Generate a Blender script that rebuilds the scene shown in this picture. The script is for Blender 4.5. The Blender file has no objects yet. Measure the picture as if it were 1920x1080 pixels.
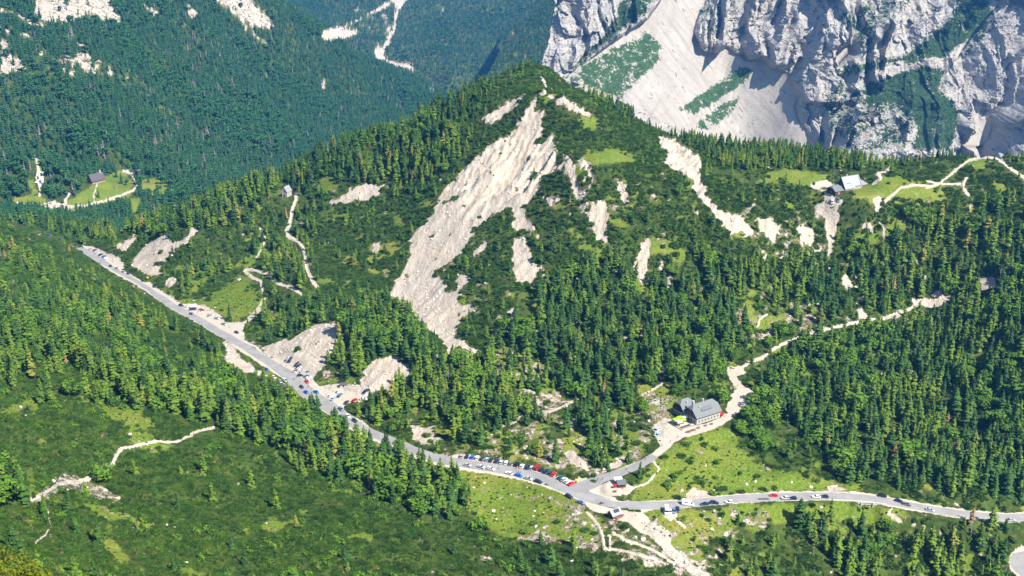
import bpy, bmesh, math, random
import numpy as np
from mathutils import Vector, Matrix
random.seed(7); rng = np.random.default_rng(11)
R = math.radians
S = bpy.context.scene
COL = S.collection

# ------------------------------------------------------------------ camera
CZ = 300.0; PITCH = R(20.0); F = 2059.0
cam_d = bpy.data.cameras.new('camera'); cam = bpy.data.objects.new('camera', cam_d); COL.objects.link(cam)
cam.location = (0, 0, CZ); cam.rotation_euler = (R(90) - PITCH, 0, 0)
cam_d.sensor_width = 36; cam_d.lens = F / 1920 * 36; cam_d.clip_start = 1; cam_d.clip_end = 20000
S.camera = cam
# ------------------------------------------------------------------ light
SUN_EL, SUN_AZ = R(48), R(128)          # azimuth clockwise from +y : from the right, a little behind the camera
sd = Vector((math.sin(SUN_AZ) * math.cos(SUN_EL), math.cos(SUN_AZ) * math.cos(SUN_EL), math.sin(SUN_EL)))
sun_d = bpy.data.lights.new('sun', 'SUN'); sun = bpy.data.objects.new('sun', sun_d); COL.objects.link(sun)
sun_d.energy = 5.0; sun_d.angle = R(0.5); sun_d.color = (1.0, 0.93, 0.80)
sun.rotation_euler = sd.to_track_quat('Z', 'Y').to_euler(); sun.location = (900, -500, 1500)
W = bpy.data.worlds.new('World'); S.world = W; W.use_nodes = True
wn = W.node_tree; bg = wn.nodes['Background']
sky = wn.nodes.new('ShaderNodeTexSky'); sky.sky_type = 'NISHITA'; sky.sun_disc = False
sky.sun_elevation = SUN_EL; sky.sun_rotation = SUN_AZ; sky.altitude = 1600; sky.air_density = 1.0; sky.ozone_density = 2.0
wn.links.new(sky.outputs[0], bg.inputs[0]); bg.inputs[1].default_value = 0.095
S.view_settings.view_transform = 'Standard'; S.view_settings.look = 'None'
S.view_settings.exposure = 1.05; S.view_settings.gamma = 1.0
S.cycles.max_bounces = 6; S.cycles.diffuse_bounces = 2; S.cycles.glossy_bounces = 1; S.cycles.transmission_bounces = 2
S.cycles.volume_bounces = 0; S.cycles.transparent_max_bounces = 6
S.cycles.use_denoising = True

# ------------------------------------------------------------------ camera maths (photo pixels, 1920 x 1080)
cp, sp = math.cos(PITCH), math.sin(PITCH)
def project(x, y, z):
    x = np.asarray(x, float); y = np.asarray(y, float); z = np.asarray(z, float) - CZ
    d = y * cp - z * sp; u = y * sp + z * cp
    d = np.where(d < 1e-3, 1e-3, d)
    return 960 + F * x / d, 540 - F * u / d, d
def raydir(px, py):
    a = (px - 960) / F; b = (540 - py) / F
    return a, cp + b * sp, -sp + b * cp
def PZ(px, py, z):                        # point of a pixel at height z
    dx, dy, dz = raydir(px, py); t = (z - CZ) / dz
    return (dx * t, dy * t, z)
def PD(px, py, D):                        # point of a pixel at ground distance D
    dx, dy, dz = raydir(px, py); t = D / math.hypot(dx, dy)
    return (dx * t, dy * t, CZ + dz * t)

# ------------------------------------------------------------------ noise
def _h(ix, iy, s):
    h = (ix.astype(np.int64) * 374761393 + iy.astype(np.int64) * 668265263 + s * 974634777) & 0xffffffff
    h = ((h ^ (h >> 13)) * 1274126177) & 0xffffffff
    return ((h ^ (h >> 16)) & 0xffff) / 65535.0
def vnoise(x, y, s=0):
    ix = np.floor(x); iy = np.floor(y); fx = x - ix; fy = y - iy
    fx = fx * fx * fx * (fx * (fx * 6 - 15) + 10); fy = fy * fy * fy * (fy * (fy * 6 - 15) + 10)
    a = _h(ix, iy, s); b = _h(ix + 1, iy, s); c = _h(ix, iy + 1, s); d = _h(ix + 1, iy + 1, s)
    return (a + (b - a) * fx) * (1 - fy) + (c + (d - c) * fx) * fy
def fbm(x, y, s=0, o=4, g=0.5):
    t = 0; a = 1; n = 0
    for k in range(o):
        t = t + a * (vnoise(x, y, s + k * 17) - .5); n += a; a *= g; x, y = x * 1.93 + y * .42 + 3.1, y * 1.93 - x * .42 + 7.7
    return t / n * 2
def ridged(x, y, s=0, o=4, g=0.5):
    t = 0; a = 1; n = 0
    for k in range(o):
        v = 1 - np.abs(vnoise(x, y, s + k * 31) * 2 - 1); t = t + a * v * v; n += a; a *= g
        x, y = x * 1.97 + y * .31 + 1.7, y * 1.97 - x * .31 + 5.3
    return t / n
def facets(x, y, s=0, tilt=.5, off=1.0):          # broken rock: every cell is a tilted flat face of its own
    ix, iy = np.floor(x), np.floor(y); best = np.full(x.shape, 9e9); out = np.zeros(x.shape)
    for i in (-1, 0, 1):
        for j in (-1, 0, 1):
            cx, cy = ix + i, iy + j; px_ = cx + _h(cx, cy, s); py_ = cy + _h(cx, cy, s + 5); d = (x - px_) ** 2 + (y - py_) ** 2
            v = (_h(cx, cy, s + 9) - .5) * off + (x - px_) * (_h(cx, cy, s + 13) - .35) * tilt * 2 + (y - py_) * (_h(cx, cy, s + 17) - .5) * tilt
            m = d < best; best = np.where(m, d, best); out = np.where(m, v, out)
    return out
def sstep(x, a, b):
    t = np.clip((x - a) / (b - a), 0, 1); return t * t * (3 - 2 * t)

# ------------------------------------------------------------------ the shape of the land: known points
K = []
def kz(*rows):
    for px, py, z in rows: K.append(PZ(px, py, z))
def kd(*rows):
    for px, py, D in rows: K.append(PD(px, py, D))
def kw(*rows): K.extend(rows)
ROAD = [(30,424,-20),(66,433,-16),(100,446,-14),(130,457,-12),(155,468,-10),(175,480,-9),(192,491,-8),(208,501,-7),(225,511,-6),(245,521,-5),(260,530,-4),(275,539,-3),(290,550,-2),
        (305,560,-1),(322,573,0),(342,583,0.8),(367,596,1.8),(392,611,2.8),(417,626,4),(442,640,5),(461,651,5.6),(492,671,6.6),(517,687,7.2),(542,703,7.8),(561,722,8.2),(580,739,8.5),(602,752,8.8),(624,767,9),
        (643,781,9.2),(664,795,9.5),(700,813,9.7),(745,831,10),(770,842,10.2),(807,856,10.5),(840,864,10.7),(890,872,11),(940,879,11),(990,889,11),(1040,905,11),(1077,921,11),(1107,934,10.8),
        (1145,944,10.4),(1207,948,9.4),(1262,947,8),(1325,941,6.5),(1387,935,5),(1420,933,4.2),(1482,931,3),(1545,930,1.6),(1607,932,0),(1657,938,-1.4),(1684,944,-2.4),(1727,952,-4),
        (1786,961,-6.5),(1844,968,-9),(1902,971,-11),(1960,966,-13.5),(2020,956,-16)]
HAIR = [(2040,1008,-19),(1990,1016,-20),(1948,1024,-21),(1918,1035,-22),(1904,1048,-22.6),(1906,1064,-23.2),(1925,1080,-24),(1965,1092,-25),(2030,1098,-27)]
SIDE = [(1080,918,11),(1095,910,11.1),(1112,904,11.3),(1132,897,11.8),(1170,884,12.8),(1201,871,13.8),(1220,861,14.5),(1244,842,15.8),(1262,824,16.8),(1287,811,17.6),(1325,801,18),(1354,791,18),(1371,774,18),(1388,757,18),(1399,742,18),(1388,725,17.6),(1372,706,16.5),(1372,693,16)]
kz(*ROAD[::2]); kz(*HAIR[1::2]); kz(*SIDE[2::2])
# bottom of the picture, pass meadow
kz((950,950,6),(900,930,7),(1010,980,7),(1100,1010,10),(1050,1060,10),(1200,1000,9.5),(1200,1060,8),(1330,1060,1),(1300,1000,6),(1400,1070,-6),(1420,1000,-1),(1500,1000,-5),(1550,1070,-15),
   (1600,1000,-8),(1700,1005,-13),(1700,1070,-24),(1800,1020,-19),(1840,1060,-26),(1640,965,-6),(1500,950,1.5),(1700,1150,-34),(1300,1150,-8),(1050,1150,12),(1980,1050,-24))
# left slope
kz((850,980,11),(800,900,13),(700,860,14),(870,910,9),(600,812,18),(700,960,21),(700,1070,27),(850,1060,17),(950,1060,12),(550,950,31),(400,900,40),(400,1070,50),(550,1070,38),(250,950,54),(150,1060,84),
   (105,905,66),(0,800,80),(0,700,66),(0,600,52),(0,500,36),(-120,520,60),(-120,800,110),(0,428,24),(60,440,16),(110,462,10),(150,492,8),(100,520,20),(190,530,10),(250,560,8),(200,600,24),(300,600,12),(340,640,16),(400,660,12),(300,700,34),(180,700,47),
   (440,690,13),(480,720,13),(500,780,26),(540,735,11.5),(600,785,13),(400,780,36),(300,800,46),(60,660,58),(60,1000,84),(700,1180,33),(300,1180,78))
# foot of the camera's own slope
kw((0,30,268),(-30,60,250),(20,60,242),(-30,100,222),(30,100,205),(-120,100,240),(120,100,170),(0,170,150),(-100,180,175),(-190,180,200),(120,180,95),(-60,260,98),(60,260,70),(-150,270,125),(180,280,20),(300,300,-40),(200,180,60),(-220,320,125),(0,330,50),(120,350,14))
# main hill
kz((1000,124,138),(1022,165,136),(1010,250,112),(1000,330,90),(950,350,82),(900,420,62),(850,470,45),(800,540,27),(760,560,20),(820,620,19),(870,665,22),(700,430,40),(600,520,22),(640,372,48),(520,500,16),(500,580,9),(560,405,30),(440,560,5),
   (300,480,5),(350,440,22),(250,462,0),(330,530,3),(600,660,17),(560,640,16),(560,685,10),(640,700,13),(720,700,18),(700,650,24),(740,620,24),(900,162,130),(850,200,118),(760,245,95),(680,268,82),(600,292,70),(480,347,50),(380,388,30),(300,422,12),(230,442,2),
   (900,260,104),(830,330,78),(760,350,62),(540,350,45),(500,430,22),(400,460,14),(400,510,4),(640,600,18),(930,560,38),(950,480,52))
kz((1043,185,137),(1110,215,126),(1100,300,110),(1180,300,104),(1050,400,76),(1100,450,65),(1150,600,32),(1200,500,52),(1100,750,16),(950,800,15),(820,790,13),(800,720,16),(1000,650,27),(900,740,20),(1300,600,32),(1300,500,52),(1300,700,23),(1340,730,19),(1310,795,18),(1240,800,16.5),(1150,850,13),(1050,850,13.5),(1200,700,24),
   (1063,160,130),(1150,207,115),(1250,257,97),(1300,300,96),(1290,270,92),(1400,278,88),(1500,287,88),(1600,302,88),(1590,350,86),(1520,350,85),(1660,365,84),(1700,305,90),(1800,293,92),(1860,320,90),(1920,302,92),(2050,300,96),(1560,400,72),(1480,400,74),(1500,450,58),(1400,400,76),(1330,400,80),
   (1400,500,50),(1700,450,58),(1850,450,60),(2000,450,62),(1600,550,32),(1700,560,24),(1760,568,22),(1750,500,42),(1660,595,19),(1500,640,17),(1430,672,16),(1400,620,26),(1550,600,24),(1600,750,4),(1500,720,9),(1700,650,14),(1850,700,14),(1900,600,36),(2000,650,36),(1800,850,-4),(1500,850,6),(1420,790,14),(1450,760,12),(1650,880,0),(1900,920,-8),(2000,850,0),
   (1300,860,13),(1400,880,8),(1250,900,10.5))
# behind the ridges
for px, py, z, dz1 in ((1000,122,138,70),(900,160,130,90),(850,200,118,90),(760,245,95,90),(680,268,82,90),(600,290,70,95),(480,345,50,90),(380,385,30,75),(300,420,12,50),(1063,160,130,70),(1150,207,115,80),(1250,257,97,90),(1400,275,88,90),(1500,285,88,90),(1600,300,88,90),(1700,300,90,90),(1800,290,92,90),(1920,300,92,90),(2050,300,96,90)):
    p = PZ(px, py, z); r = math.hypot(p[0], p[1])
    for m, q in ((r + 130, z - dz1), (r + 300, z - dz1 - 100)):
        kw((p[0] * m / r, p[1] * m / r, q))
# valley on the left, forest mountain, far valley, far mountain
kz((230,360,-76),(170,345,-74),(130,388,-72),(0,375,-66),(75,330,-72),(20,330,-68),(50,402,-52),(310,352,-84),(180,405,-60),(130,420,-38),(-100,380,-50),(-100,420,0))
kd((350,345,1560),(450,325,1830),(100,300,1530),(0,300,1520),(0,200,1740),(100,200,1740),(0,100,1930),(100,100,1930),(0,0,2120),(100,0,2120),(-150,200,1700),(-150,0,2050),(300,300,1640),(300,200,1880),(300,100,2120),(300,0,2320),(450,250,1980),(450,150,2200),(450,50,2430),(600,240,2250),(600,170,2420),(600,100,2580),
   (700,210,2550),(700,150,2750),(200,0,2220),(200,-80,2400),(400,-60,2560),(0,-120,2350),(-200,-150,2300),(510,0,2540),(560,35,2640),(640,75,2760),(710,112,2880),(785,150,3000),(830,185,2900))
for px, py, D in ((510,0,2540),(560,35,2640),(640,75,2760),(710,112,2880),(785,150,3000),(400,-60,2560),(830,185,2900)):
    p = PD(px, py, D); m = (D + 420) / D; kw((p[0] * m, p[1] * m, min(p[2] - 190, -300)))
kd((760,128,3650),(700,110,3650),(850,150,3550),(950,140,3600),(1050,140,3600),(1300,200,3500),(1600,200,3500),(600,60,3700),(500,40,3700),(620,20,4050),(760,60,3950),(900,70,3950),(1000,60,3950),(1000,0,4300),(850,0,4300),(700,0,4250),(560,-20,4300),(300,0,4200),(0,0,4100),(1300,0,4200),(1900,0,4200))
kd((1000,-200,5400),(700,-200,5400),(300,-200,5400),(0,-250,5300),(1400,-200,5400),(1900,-200,5400),(1000,-330,6400),(0,-330,6400),(1900,-330,6400))
kw(tuple(PD(10,1078,62)[:2]) + (PD(10,1078,62)[2] - 5.5,), tuple(PD(-60,1060,66)[:2]) + (PD(-60,1060,66)[2] - 4,), tuple(PD(90,1120,60)[:2]) + (PD(90,1120,60)[2] - 7,))
K = np.array(K); ku = np.arctan2(K[:, 0], K[:, 1]); kr = np.hypot(K[:, 0], K[:, 1]); kv = np.log(np.maximum(kr, 25) / 300)
CC = 0.035
def phi(d2): return np.sqrt(d2 + CC * CC)
A = phi((ku[:, None] - ku) ** 2 + (kv[:, None] - kv) ** 2); n = len(K)
Pm = np.stack([np.ones(n), ku, kv], 1)
M = np.zeros((n + 3, n + 3)); M[:n, :n] = A - np.eye(n) * 2e-3; M[:n, n:] = Pm; M[n:, :n] = Pm.T
# heights are interpolated as the slope of the sight line, so far and near fit equally well
ks = (K[:, 2] - CZ) / np.maximum(kr, 25)
wts = np.linalg.solve(M, np.concatenate([ks, np.zeros(3)]))
AZ = np.radians(np.linspace(-37, 37, 1250))
RR = np.concatenate([np.geomspace(26, 285, 70)[:-1], np.geomspace(285, 1250, 560)[:-1], np.geomspace(1250, 3100, 260)[:-1], np.geomspace(3100, 6400, 90)])
NA, NR = len(AZ), len(RR)
AZc = np.radians(np.linspace(-37, 37, 420)); RI = np.arange(NR)
def rbf(u, v):
    out = np.empty(u.size)
    for i in range(0, u.size, 40000):
        a = u[i:i + 40000, None]; b = v[i:i + 40000, None]
        out[i:i + 40000] = phi((a - ku) ** 2 + (b - kv) ** 2) @ wts[:n] + wts[n] + wts[n + 1] * a[:, 0] + wts[n + 2] * b[:, 0]
    return out
uu, vv = np.meshgrid(AZc, np.log(RR / 300))
Zc = rbf(uu.ravel(), vv.ravel()).reshape(NR, len(AZc))
Zg = np.stack([np.interp(AZ, AZc, row) for row in Zc]) * RR[:, None] + CZ
Xg = RR[:, None] * np.sin(AZ); Yg = RR[:, None] * np.cos(AZ)

# ------------------------------------------------------------------ what covers the land: maps drawn over the view, read per point of the ground
MW, MH, MO = 2240, 1400, 160
def new(v=0.0): return np.full((MH, MW), v, np.float32)
def poly(img, pts, val=1.0, mode='set'):
    p = np.array(pts, float) + MO; x0, y0 = np.floor(p.min(0)).astype(int); x1, y1 = np.ceil(p.max(0)).astype(int) + 1
    x0, y0 = max(x0, 0), max(y0, 0); x1, y1 = min(x1, MW), min(y1, MH)
    if x1 <= x0 or y1 <= y0: return
    gx, gy = np.meshgrid(np.arange(x0, x1) + .5, np.arange(y0, y1) + .5); ins = np.zeros(gx.shape, bool)
    for (ax, ay), (bx, by) in zip(p, np.roll(p, -1, 0)):
        if ay == by: continue
        c = ((ay > gy) != (by > gy)) & (gx < (bx - ax) * (gy - ay) / (by - ay) + ax); ins ^= c
    s = img[y0:y1, x0:x1]
    if mode == 'max': s[ins] = np.maximum(s[ins], val)
    else: s[ins] = val
def line(img, pts, w, val=1.0):
    p = np.array([q[:2] for q in pts], float) + MO
    for i in range(len(p) - 1):
        a, b = p[i], p[i + 1]; m = w + 2
        x0, y0 = np.maximum(np.floor(np.minimum(a, b) - m).astype(int), 0); x1, y1 = np.ceil(np.maximum(a, b) + m).astype(int)
        x1, y1 = min(x1, MW), min(y1, MH)
        if x1 <= x0 or y1 <= y0: continue
        gx, gy = np.meshgrid(np.arange(x0, x1) + .5, np.arange(y0, y1) + .5); d = b - a; L = max(d @ d, 1e-6)
        t = np.clip(((gx - a[0]) * d[0] + (gy - a[1]) * d[1]) / L, 0, 1)
        dist = np.hypot(gx - a[0] - t * d[0], gy - a[1] - t * d[1])
        v = np.clip((w / 2 + .7 - dist) / 1.4, 0, 1) * val; s = img[y0:y1, x0:x1]; np.maximum(s, v, out=s)
def blur(img, k):
    for ax in (0, 1):
        c = np.cumsum(np.pad(img, [(k + 1, k) if a == ax else (0, 0) for a in (0, 1)], mode='edge'), axis=ax, dtype=np.float64)
        n_ = img.shape[ax]
        img = ((np.take(c, np.arange(2 * k + 1, 2 * k + 1 + n_), ax) - np.take(c, np.arange(0, n_), ax)) / (2 * k + 1)).astype(np.float32)
    return img
def look(img, px, py):
    x = np.clip(px + MO, 0, MW - 2.001); y = np.clip(py + MO, 0, MH - 2.001)
    i = x.astype(int); j = y.astype(int); a = x - i; b = y - j
    return (img[j, i] * (1 - a) + img[j, i + 1] * a) * (1 - b) + (img[j + 1, i] * (1 - a) + img[j + 1, i + 1] * a) * b
# near maps (ground closer than about 1.2 km)
rock = new(); grass = new(); grav = new(); tree = new(.3); scrub = new(.55)
ASPH = [q[:2] for q in ROAD]
# --- trees
poly(tree, [(-160,560),(-160,440),(0,440),(150,480),(260,560),(340,610),(440,690),(500,730),(650,800),(760,850),(840,900),(910,960),(880,985),(760,950),(700,940),(600,880),(520,850),(430,815),(350,780),(250,760),(180,700),(100,650),(0,620),(-160,620)], .55)
poly(tree, [(0,560),(60,590),(150,640),(230,690),(330,730),(420,745),(520,750),(640,800),(760,850),(850,905),(900,955),(820,950),(700,915),(620,860),(520,850),(430,810),(330,780),(240,760),(160,700),(60,660),(0,660)], 1)
for _o, _v in ((1, .5), (0, .26)):
    line(tree, [(-20,690 + 22 - _o * 14),(60,690 + 22 - _o * 14),(160,725 + 22 - _o * 14),(240,785 + 12 - _o * 8),(330,805 + 20 - _o * 12),(430,835 + 24 - _o * 12),(520,875 + 24 - _o * 12),(620,890 + 26 - _o * 14),(700,940 + 24 - _o * 12),(820,975 + 20 - _o * 12),(900,985)], 44, _v)
poly(tree, [(-160,420),(0,428),(150,475),(250,560),(330,610),(400,665),(330,650),(240,600),(140,560),(0,540),(-160,520)], .34)
poly(tree, [(400,660),(460,690),(520,720),(470,740),(400,710),(330,690)], .45)
poly(tree, [(120,640),(210,600),(330,640),(400,700),(330,720),(220,690)], .4)
poly(tree, [(-160,760),(180,760),(330,790),(480,850),(640,920),(780,960),(900,1000),(1000,1040),(1100,1200),(-160,1200)], .05)
poly(tree, [(-160,900),(0,880),(42,900),(45,950),(0,960),(-160,960)], .8)
poly(tree, [(210,430),(300,400),(380,350),(480,310),(600,255),(700,225),(760,200),(850,180),(900,150),(925,170),(890,230),(880,290),(800,340),(760,345),(655,345),(600,335),(560,385),(520,360),(480,400),(400,440),(300,450)], .95)
poly(tree, [(-160,395),(60,398),(130,400),(240,385),(330,375),(330,400),(230,430),(190,455),(130,440),(60,425),(-160,412)], .95)
poly(tree, [(330,420),(420,440),(520,380),(540,360),(560,400),(580,380),(760,370),(780,440),(740,520),(650,560),(600,620),(510,640),(480,600),(500,500),(460,500),(400,530),(380,540),(330,530),(310,470)], .5)
poly(tree, [(600,400),(760,370),(790,430),(740,520),(650,560),(600,560),(590,470)], .18)
poly(tree, [(330,440),(400,430),(470,440),(470,480),(400,500),(350,500)], .25)
poly(tree, [(640,590),(760,560),(800,640),(870,690),(1000,690),(1080,740),(1190,740),(1240,760),(1150,850),(1090,880),(1000,870),(960,830),(880,860),(830,790),(780,770),(700,790),(660,760),(640,700),(600,700),(620,640)], .85)
poly(tree, [(1010,540),(1060,530),(1120,480),(1180,470),(1200,540),(1300,520),(1380,540),(1390,620),(1400,660),(1370,690),(1330,735),(1280,730),(1230,750),(1180,740),(1080,740),(1000,690),(960,690),(900,700),(940,620),(1000,600)], 1)
poly(tree, [(1290,440),(1380,455),(1450,500),(1560,480),(1640,420),(1700,400),(1900,380),(2080,380),(2080,600),(1760,545),(1690,580),(1560,600),(1480,640),(1400,670),(1380,560),(1300,520)], .72)
poly(tree, [(1400,680),(1500,640),(1600,610),(1700,590),(1780,575),(1860,520),(2080,500),(2080,960),(1920,955),(1830,950),(1740,935),(1650,905),(1590,905),(1540,870),(1470,830),(1430,790),(1400,760),(1420,730),(1405,700)], 1)
poly(tree, [(1430,800),(1480,790),(1560,870),(1590,910),(1500,905),(1440,870),(1400,850),(1400,800)], .3)
poly(tree, [(1035,128),(1100,150),(1180,190),(1290,235),(1400,250),(1500,262),(1620,280),(1660,300),(1640,325),(1560,318),(1440,315),(1400,325),(1330,300),(1270,258),(1180,222),(1090,175)], .95)
poly(tree, [(1640,280),(1700,280),(2080,275),(2080,300),(1900,295),(1750,300),(1680,330),(1640,320)], .45)
poly(tree, [(940,195),(985,150),(1000,118),(1040,124),(1100,190),(1120,215),(1230,260),(1260,330),(1150,330),(1060,300),(1020,240),(980,200),(890,270),(860,300),(900,230)], .035)
poly(tree, [(1010,380),(1050,330),(1100,330),(1200,330),(1300,370),(1420,470),(1380,500),(1300,440),(1290,500),(1200,450),(1110,470),(1040,440),(1010,460)], .09)
poly(tree, [(1130,470),(1200,450),(1290,470),(1330,520),(1250,540),(1180,520)], .12)
poly(tree, [(1330,330),(1440,330),(1560,385),(1640,400),(1700,370),(1920,360),(1800,380),(1640,420),(1560,460),(1440,420),(1350,400)], .14)
poly(tree, [(1700,310),(2080,300),(2080,400),(1900,380),(1750,380),(1680,370)], .12)
poly(tree, [(860,420),(960,395),(1000,500),(940,560),(870,640),(830,560),(800,540)], .16)
poly(tree, [(740,830),(860,850),(960,855),(1090,900),(1190,870),(1240,800),(1200,800),(1100,830),(960,800),(880,790),(800,800)], .12)
poly(tree, [(1110,770),(1190,770),(1175,875),(1140,880),(1090,890),(1075,870),(1100,860)], .7)
poly(tree, [(1380,790),(1400,755),(1425,765),(1445,800),(1430,830),(1385,840)], .5)
poly(tree, [(1320,860),(1400,870),(1480,890),(1560,905),(1540,920),(1400,925),(1330,915),(1290,905)], .1)
poly(tree, [(1320,1010),(1480,970),(1660,960),(1920,985),(2080,1000),(2080,1200),(1300,1200)], .42)
poly(tree, [(1660,965),(1930,985),(1880,1030),(1880,1200),(1700,1200),(1700,1020)], .95)
poly(tree, [(1480,985),(1640,975),(1700,1020),(1650,1100),(1520,1060)], .7)
# --- dwarf pine cover
poly(scrub, [(-160,400),(0,428),(160,490),(340,600),(440,700),(330,790),(500,860),(660,930),(800,960),(900,1000),(1000,1025),(1250,1050),(1200,1200),(-160,1200)], 1)
poly(scrub, [(920,240),(985,200),(950,180),(990,118),(1050,125),(1120,190),(1230,250),(1260,330),(1400,420),(1560,480),(1560,540),(1400,520),(1300,480),(1200,450),(1180,560),(1060,500),(1040,420),(1000,370),(990,280),(880,300)], .97)
poly(scrub, [(640,370),(780,350),(860,300),(830,350),(780,440),(740,540),(700,560),(600,560),(600,440)], .85)
poly(scrub, [(860,430),(960,390),(975,420),(940,560),(900,600),(880,650),(960,690),(960,640),(1000,620),(960,560),(900,530),(860,520)], .9)
poly(scrub, [(1330,350),(1540,350),(1560,400),(1700,360),(1800,330),(2080,320),(2080,470),(1700,560),(1560,600),(1400,560)], .9)
poly(scrub, [(300,400),(400,450),(350,540),(240,470)], .8)
poly(scrub, [(1320,1020),(1480,960),(1700,960),(1960,985),(2080,1200),(1300,1200)], .55)
poly(scrub, [(1310,880),(1350,870),(1370,890),(1360,915),(1310,910)], .75)
poly(scrub, [(860,790),(1010,830),(1060,860),(960,860),(870,850)], .7)
# --- grass
def G(*pts, v=1.0, s=.0, t=.0):
    poly(grass, pts, v); poly(scrub, pts, s); poly(tree, pts, t)
G((845,875),(880,880),(1000,905),(1065,930),(1085,950),(1125,1000),(1135,1025),(1050,1015),(960,1010),(905,985),(880,940),(860,915), v=1, s=.06)
G((1060,925),(1130,975),(1135,1025),(1050,1012),(1030,960), v=.8, s=.2)
G((1195,905),(1230,868),(1300,812),(1352,795),(1380,800),(1385,840),(1420,865),(1470,885),(1580,905),(1640,920),(1500,925),(1250,942),(1185,937), v=.9, s=.2, t=.03)
G((1260,845),(1290,860),(1330,900),(1420,915),(1500,915),(1400,930),(1310,935),(1280,900), v=.8, s=.5, t=.08)
G((1170,940),(1290,955),(1500,945),(1640,945),(1720,960),(1640,985),(1500,975),(1400,985),(1330,1010),(1310,1060),(1340,1085),(1250,1020),(1200,980), v=.8, s=.26, t=.03)
G((395,560),(420,535),(445,522),(470,530),(487,545),(490,570),(480,590),(450,603),(420,600),(395,580), s=.03, t=.01)
G((300,535),(340,560),(395,565),(400,590),(350,575),(310,560), s=.1)
G((1020,175),(1045,180),(1035,192),(1020,197)); G((1088,213),(1118,225),(1122,250),(1095,238)); G((1100,278),(1130,285),(1165,275),(1200,305),(1140,308),(1110,312),(1095,295)); G((1060,300),(1090,310),(1100,330),(1075,330))
G((1435,322),(1470,318),(1560,325),(1545,345),(1500,347),(1440,335)); G((1600,360),(1690,330),(1700,340),(1770,350),(1760,378),(1660,372),(1600,372), s=.1); G((1515,360),(1545,372),(1520,385)); G((1810,300),(1850,298),(1850,320),(1815,315))
G((588,340),(620,328),(640,348),(600,368)); G((1560,940),(1640,975),(1560,970))
G((740,820),(790,800),(850,830),(900,850),(960,855),(1100,890),(1190,870),(1225,830),(1210,800),(1190,770),(1130,760),(1100,800),(1090,870),(1000,845),(930,790),(880,800),(800,790),(730,790), v=.62, s=.6, t=.55)
G((1195,720),(1260,720),(1270,750),(1250,790),(1215,790), v=.7, s=.15, t=.05)
G((300,830),(330,845),(345,855),(290,850),(245,840),(232,800),(250,770),(270,800), v=.7, s=.4); 
G((60,870),(70,900),(75,930),(150,940),(200,950),(290,985),(270,1000),(200,970),(130,950),(60,945),(45,890), v=.75, s=.3)
G((480,985),(510,975),(540,985),(520,998),(490,995)); G((640,1005),(700,1000),(700,1012),(650,1012)); G((330,1060),(390,1070),(380,1085),(340,1080))
G((160,985),(200,1000),(240,1040),(230,1060),(190,1020))
for pts in (((1400,880),(1440,870),(1480,900),(1440,905)), ((1590,590),(1620,600),(1610,612)), ((930,620),(1010,690),(980,720),(930,680)), ((700,460),(760,440),(740,480),(690,500)), ((840,590),(880,600),(900,580),(870,550)), ((1180,520),(1230,530),(1230,560),(1190,550)), ((460,480),(500,450),(495,480),(470,510)), ((440,520),(480,505),(470,530)), ((1400,590),(1480,600),(1460,630),(1410,620)), ((0,760),(60,745),(80,770),(10,780)), ((130,740),(260,760),(300,800),(250,810),(180,770)),
            ((1230,440),(1290,470),(1280,500),(1200,470)), ((990,680),(1060,720),(1050,750),(1000,730)), ((1060,800),(1100,790),(1100,860),(1060,850))):
    poly(grass, pts, .75); poly(scrub, pts, .25); 
# small grassy clearings scattered through the scrub of the hill
gxx, gyy = np.meshgrid(np.arange(MW) - MO, np.arange(MH) - MO)
nz = vnoise(gxx / 26.0, gyy / 16.0, 91) * .6 + vnoise(gxx / 9.0, gyy / 6.0, 92) * .4
gap = ((nz > .68) & (gyy > 330) & (gxx > 330)).astype(np.float32)
gap[(gyy > 930) & (gxx < 1300)] = 0; gap[(gxx < 480) & (gyy > 560)] = 0
grass = np.maximum(grass, gap * .7); scrub = scrub * (1 - .8 * gap); tree = tree * (1 - .55 * gap)
nr = vnoise(gxx / 17.0, gyy / 13.0, 95) * .55 + vnoise(gxx / 6.0, gyy / 5.0, 96) * .45
pale = ((nr > .715) & (gyy > 360) & (gyy < 900) & (gxx > 640) & (gyy < 940 - .0 * gxx)).astype(np.float32) * (gxx < 1560); pale[(gxx > 1400) & (gyy > 600)] = 0
rock = np.maximum(rock, pale * .7)
gap2 = ((nz < .27) & (gyy > 440)).astype(np.float32) * (gxx < 1300); grass = np.maximum(grass, gap2 * .55); scrub *= 1 - .6 * gap2
# --- bare rock and scree
def Q(*pts, v=1.0, img=None):
    poly(rock if img is None else img, pts, v)
rock_keep = rock.copy(); Q((1023,170),(1007,173),(993,197),(987,213),(973,230),(957,250),(923,267),(897,293),(873,313),(853,337),(827,358),(817,397),(790,420),(767,457),(773,477),(757,503),(737,540),(733,557),(753,573),(773,590),(787,610),(820,627),(840,660),(853,677),(873,670),(903,660),(880,650),(860,630),(863,610),(890,577),(887,560),(867,577),(857,560),(870,537),(887,520),(860,513),(853,540),(830,537),(827,523),(813,520),(813,510),(840,493),(867,477),(880,453),(893,427),(923,403),(957,390),(963,403),(963,427),(973,440),(963,460),(960,493),(970,533),(993,527),(1010,517),(1013,507),(1000,487),(993,460),(983,450),(977,433),(990,430),(1010,453),(1007,433),(990,410),(977,390),(993,380),(1003,367),(1010,358),(1013,330),(1040,327),(1053,320),(1043,293),(1037,270),(1043,247),(1000,283),(1017,250),(1020,213),(1007,213),(1000,203),(1010,183))
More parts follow.
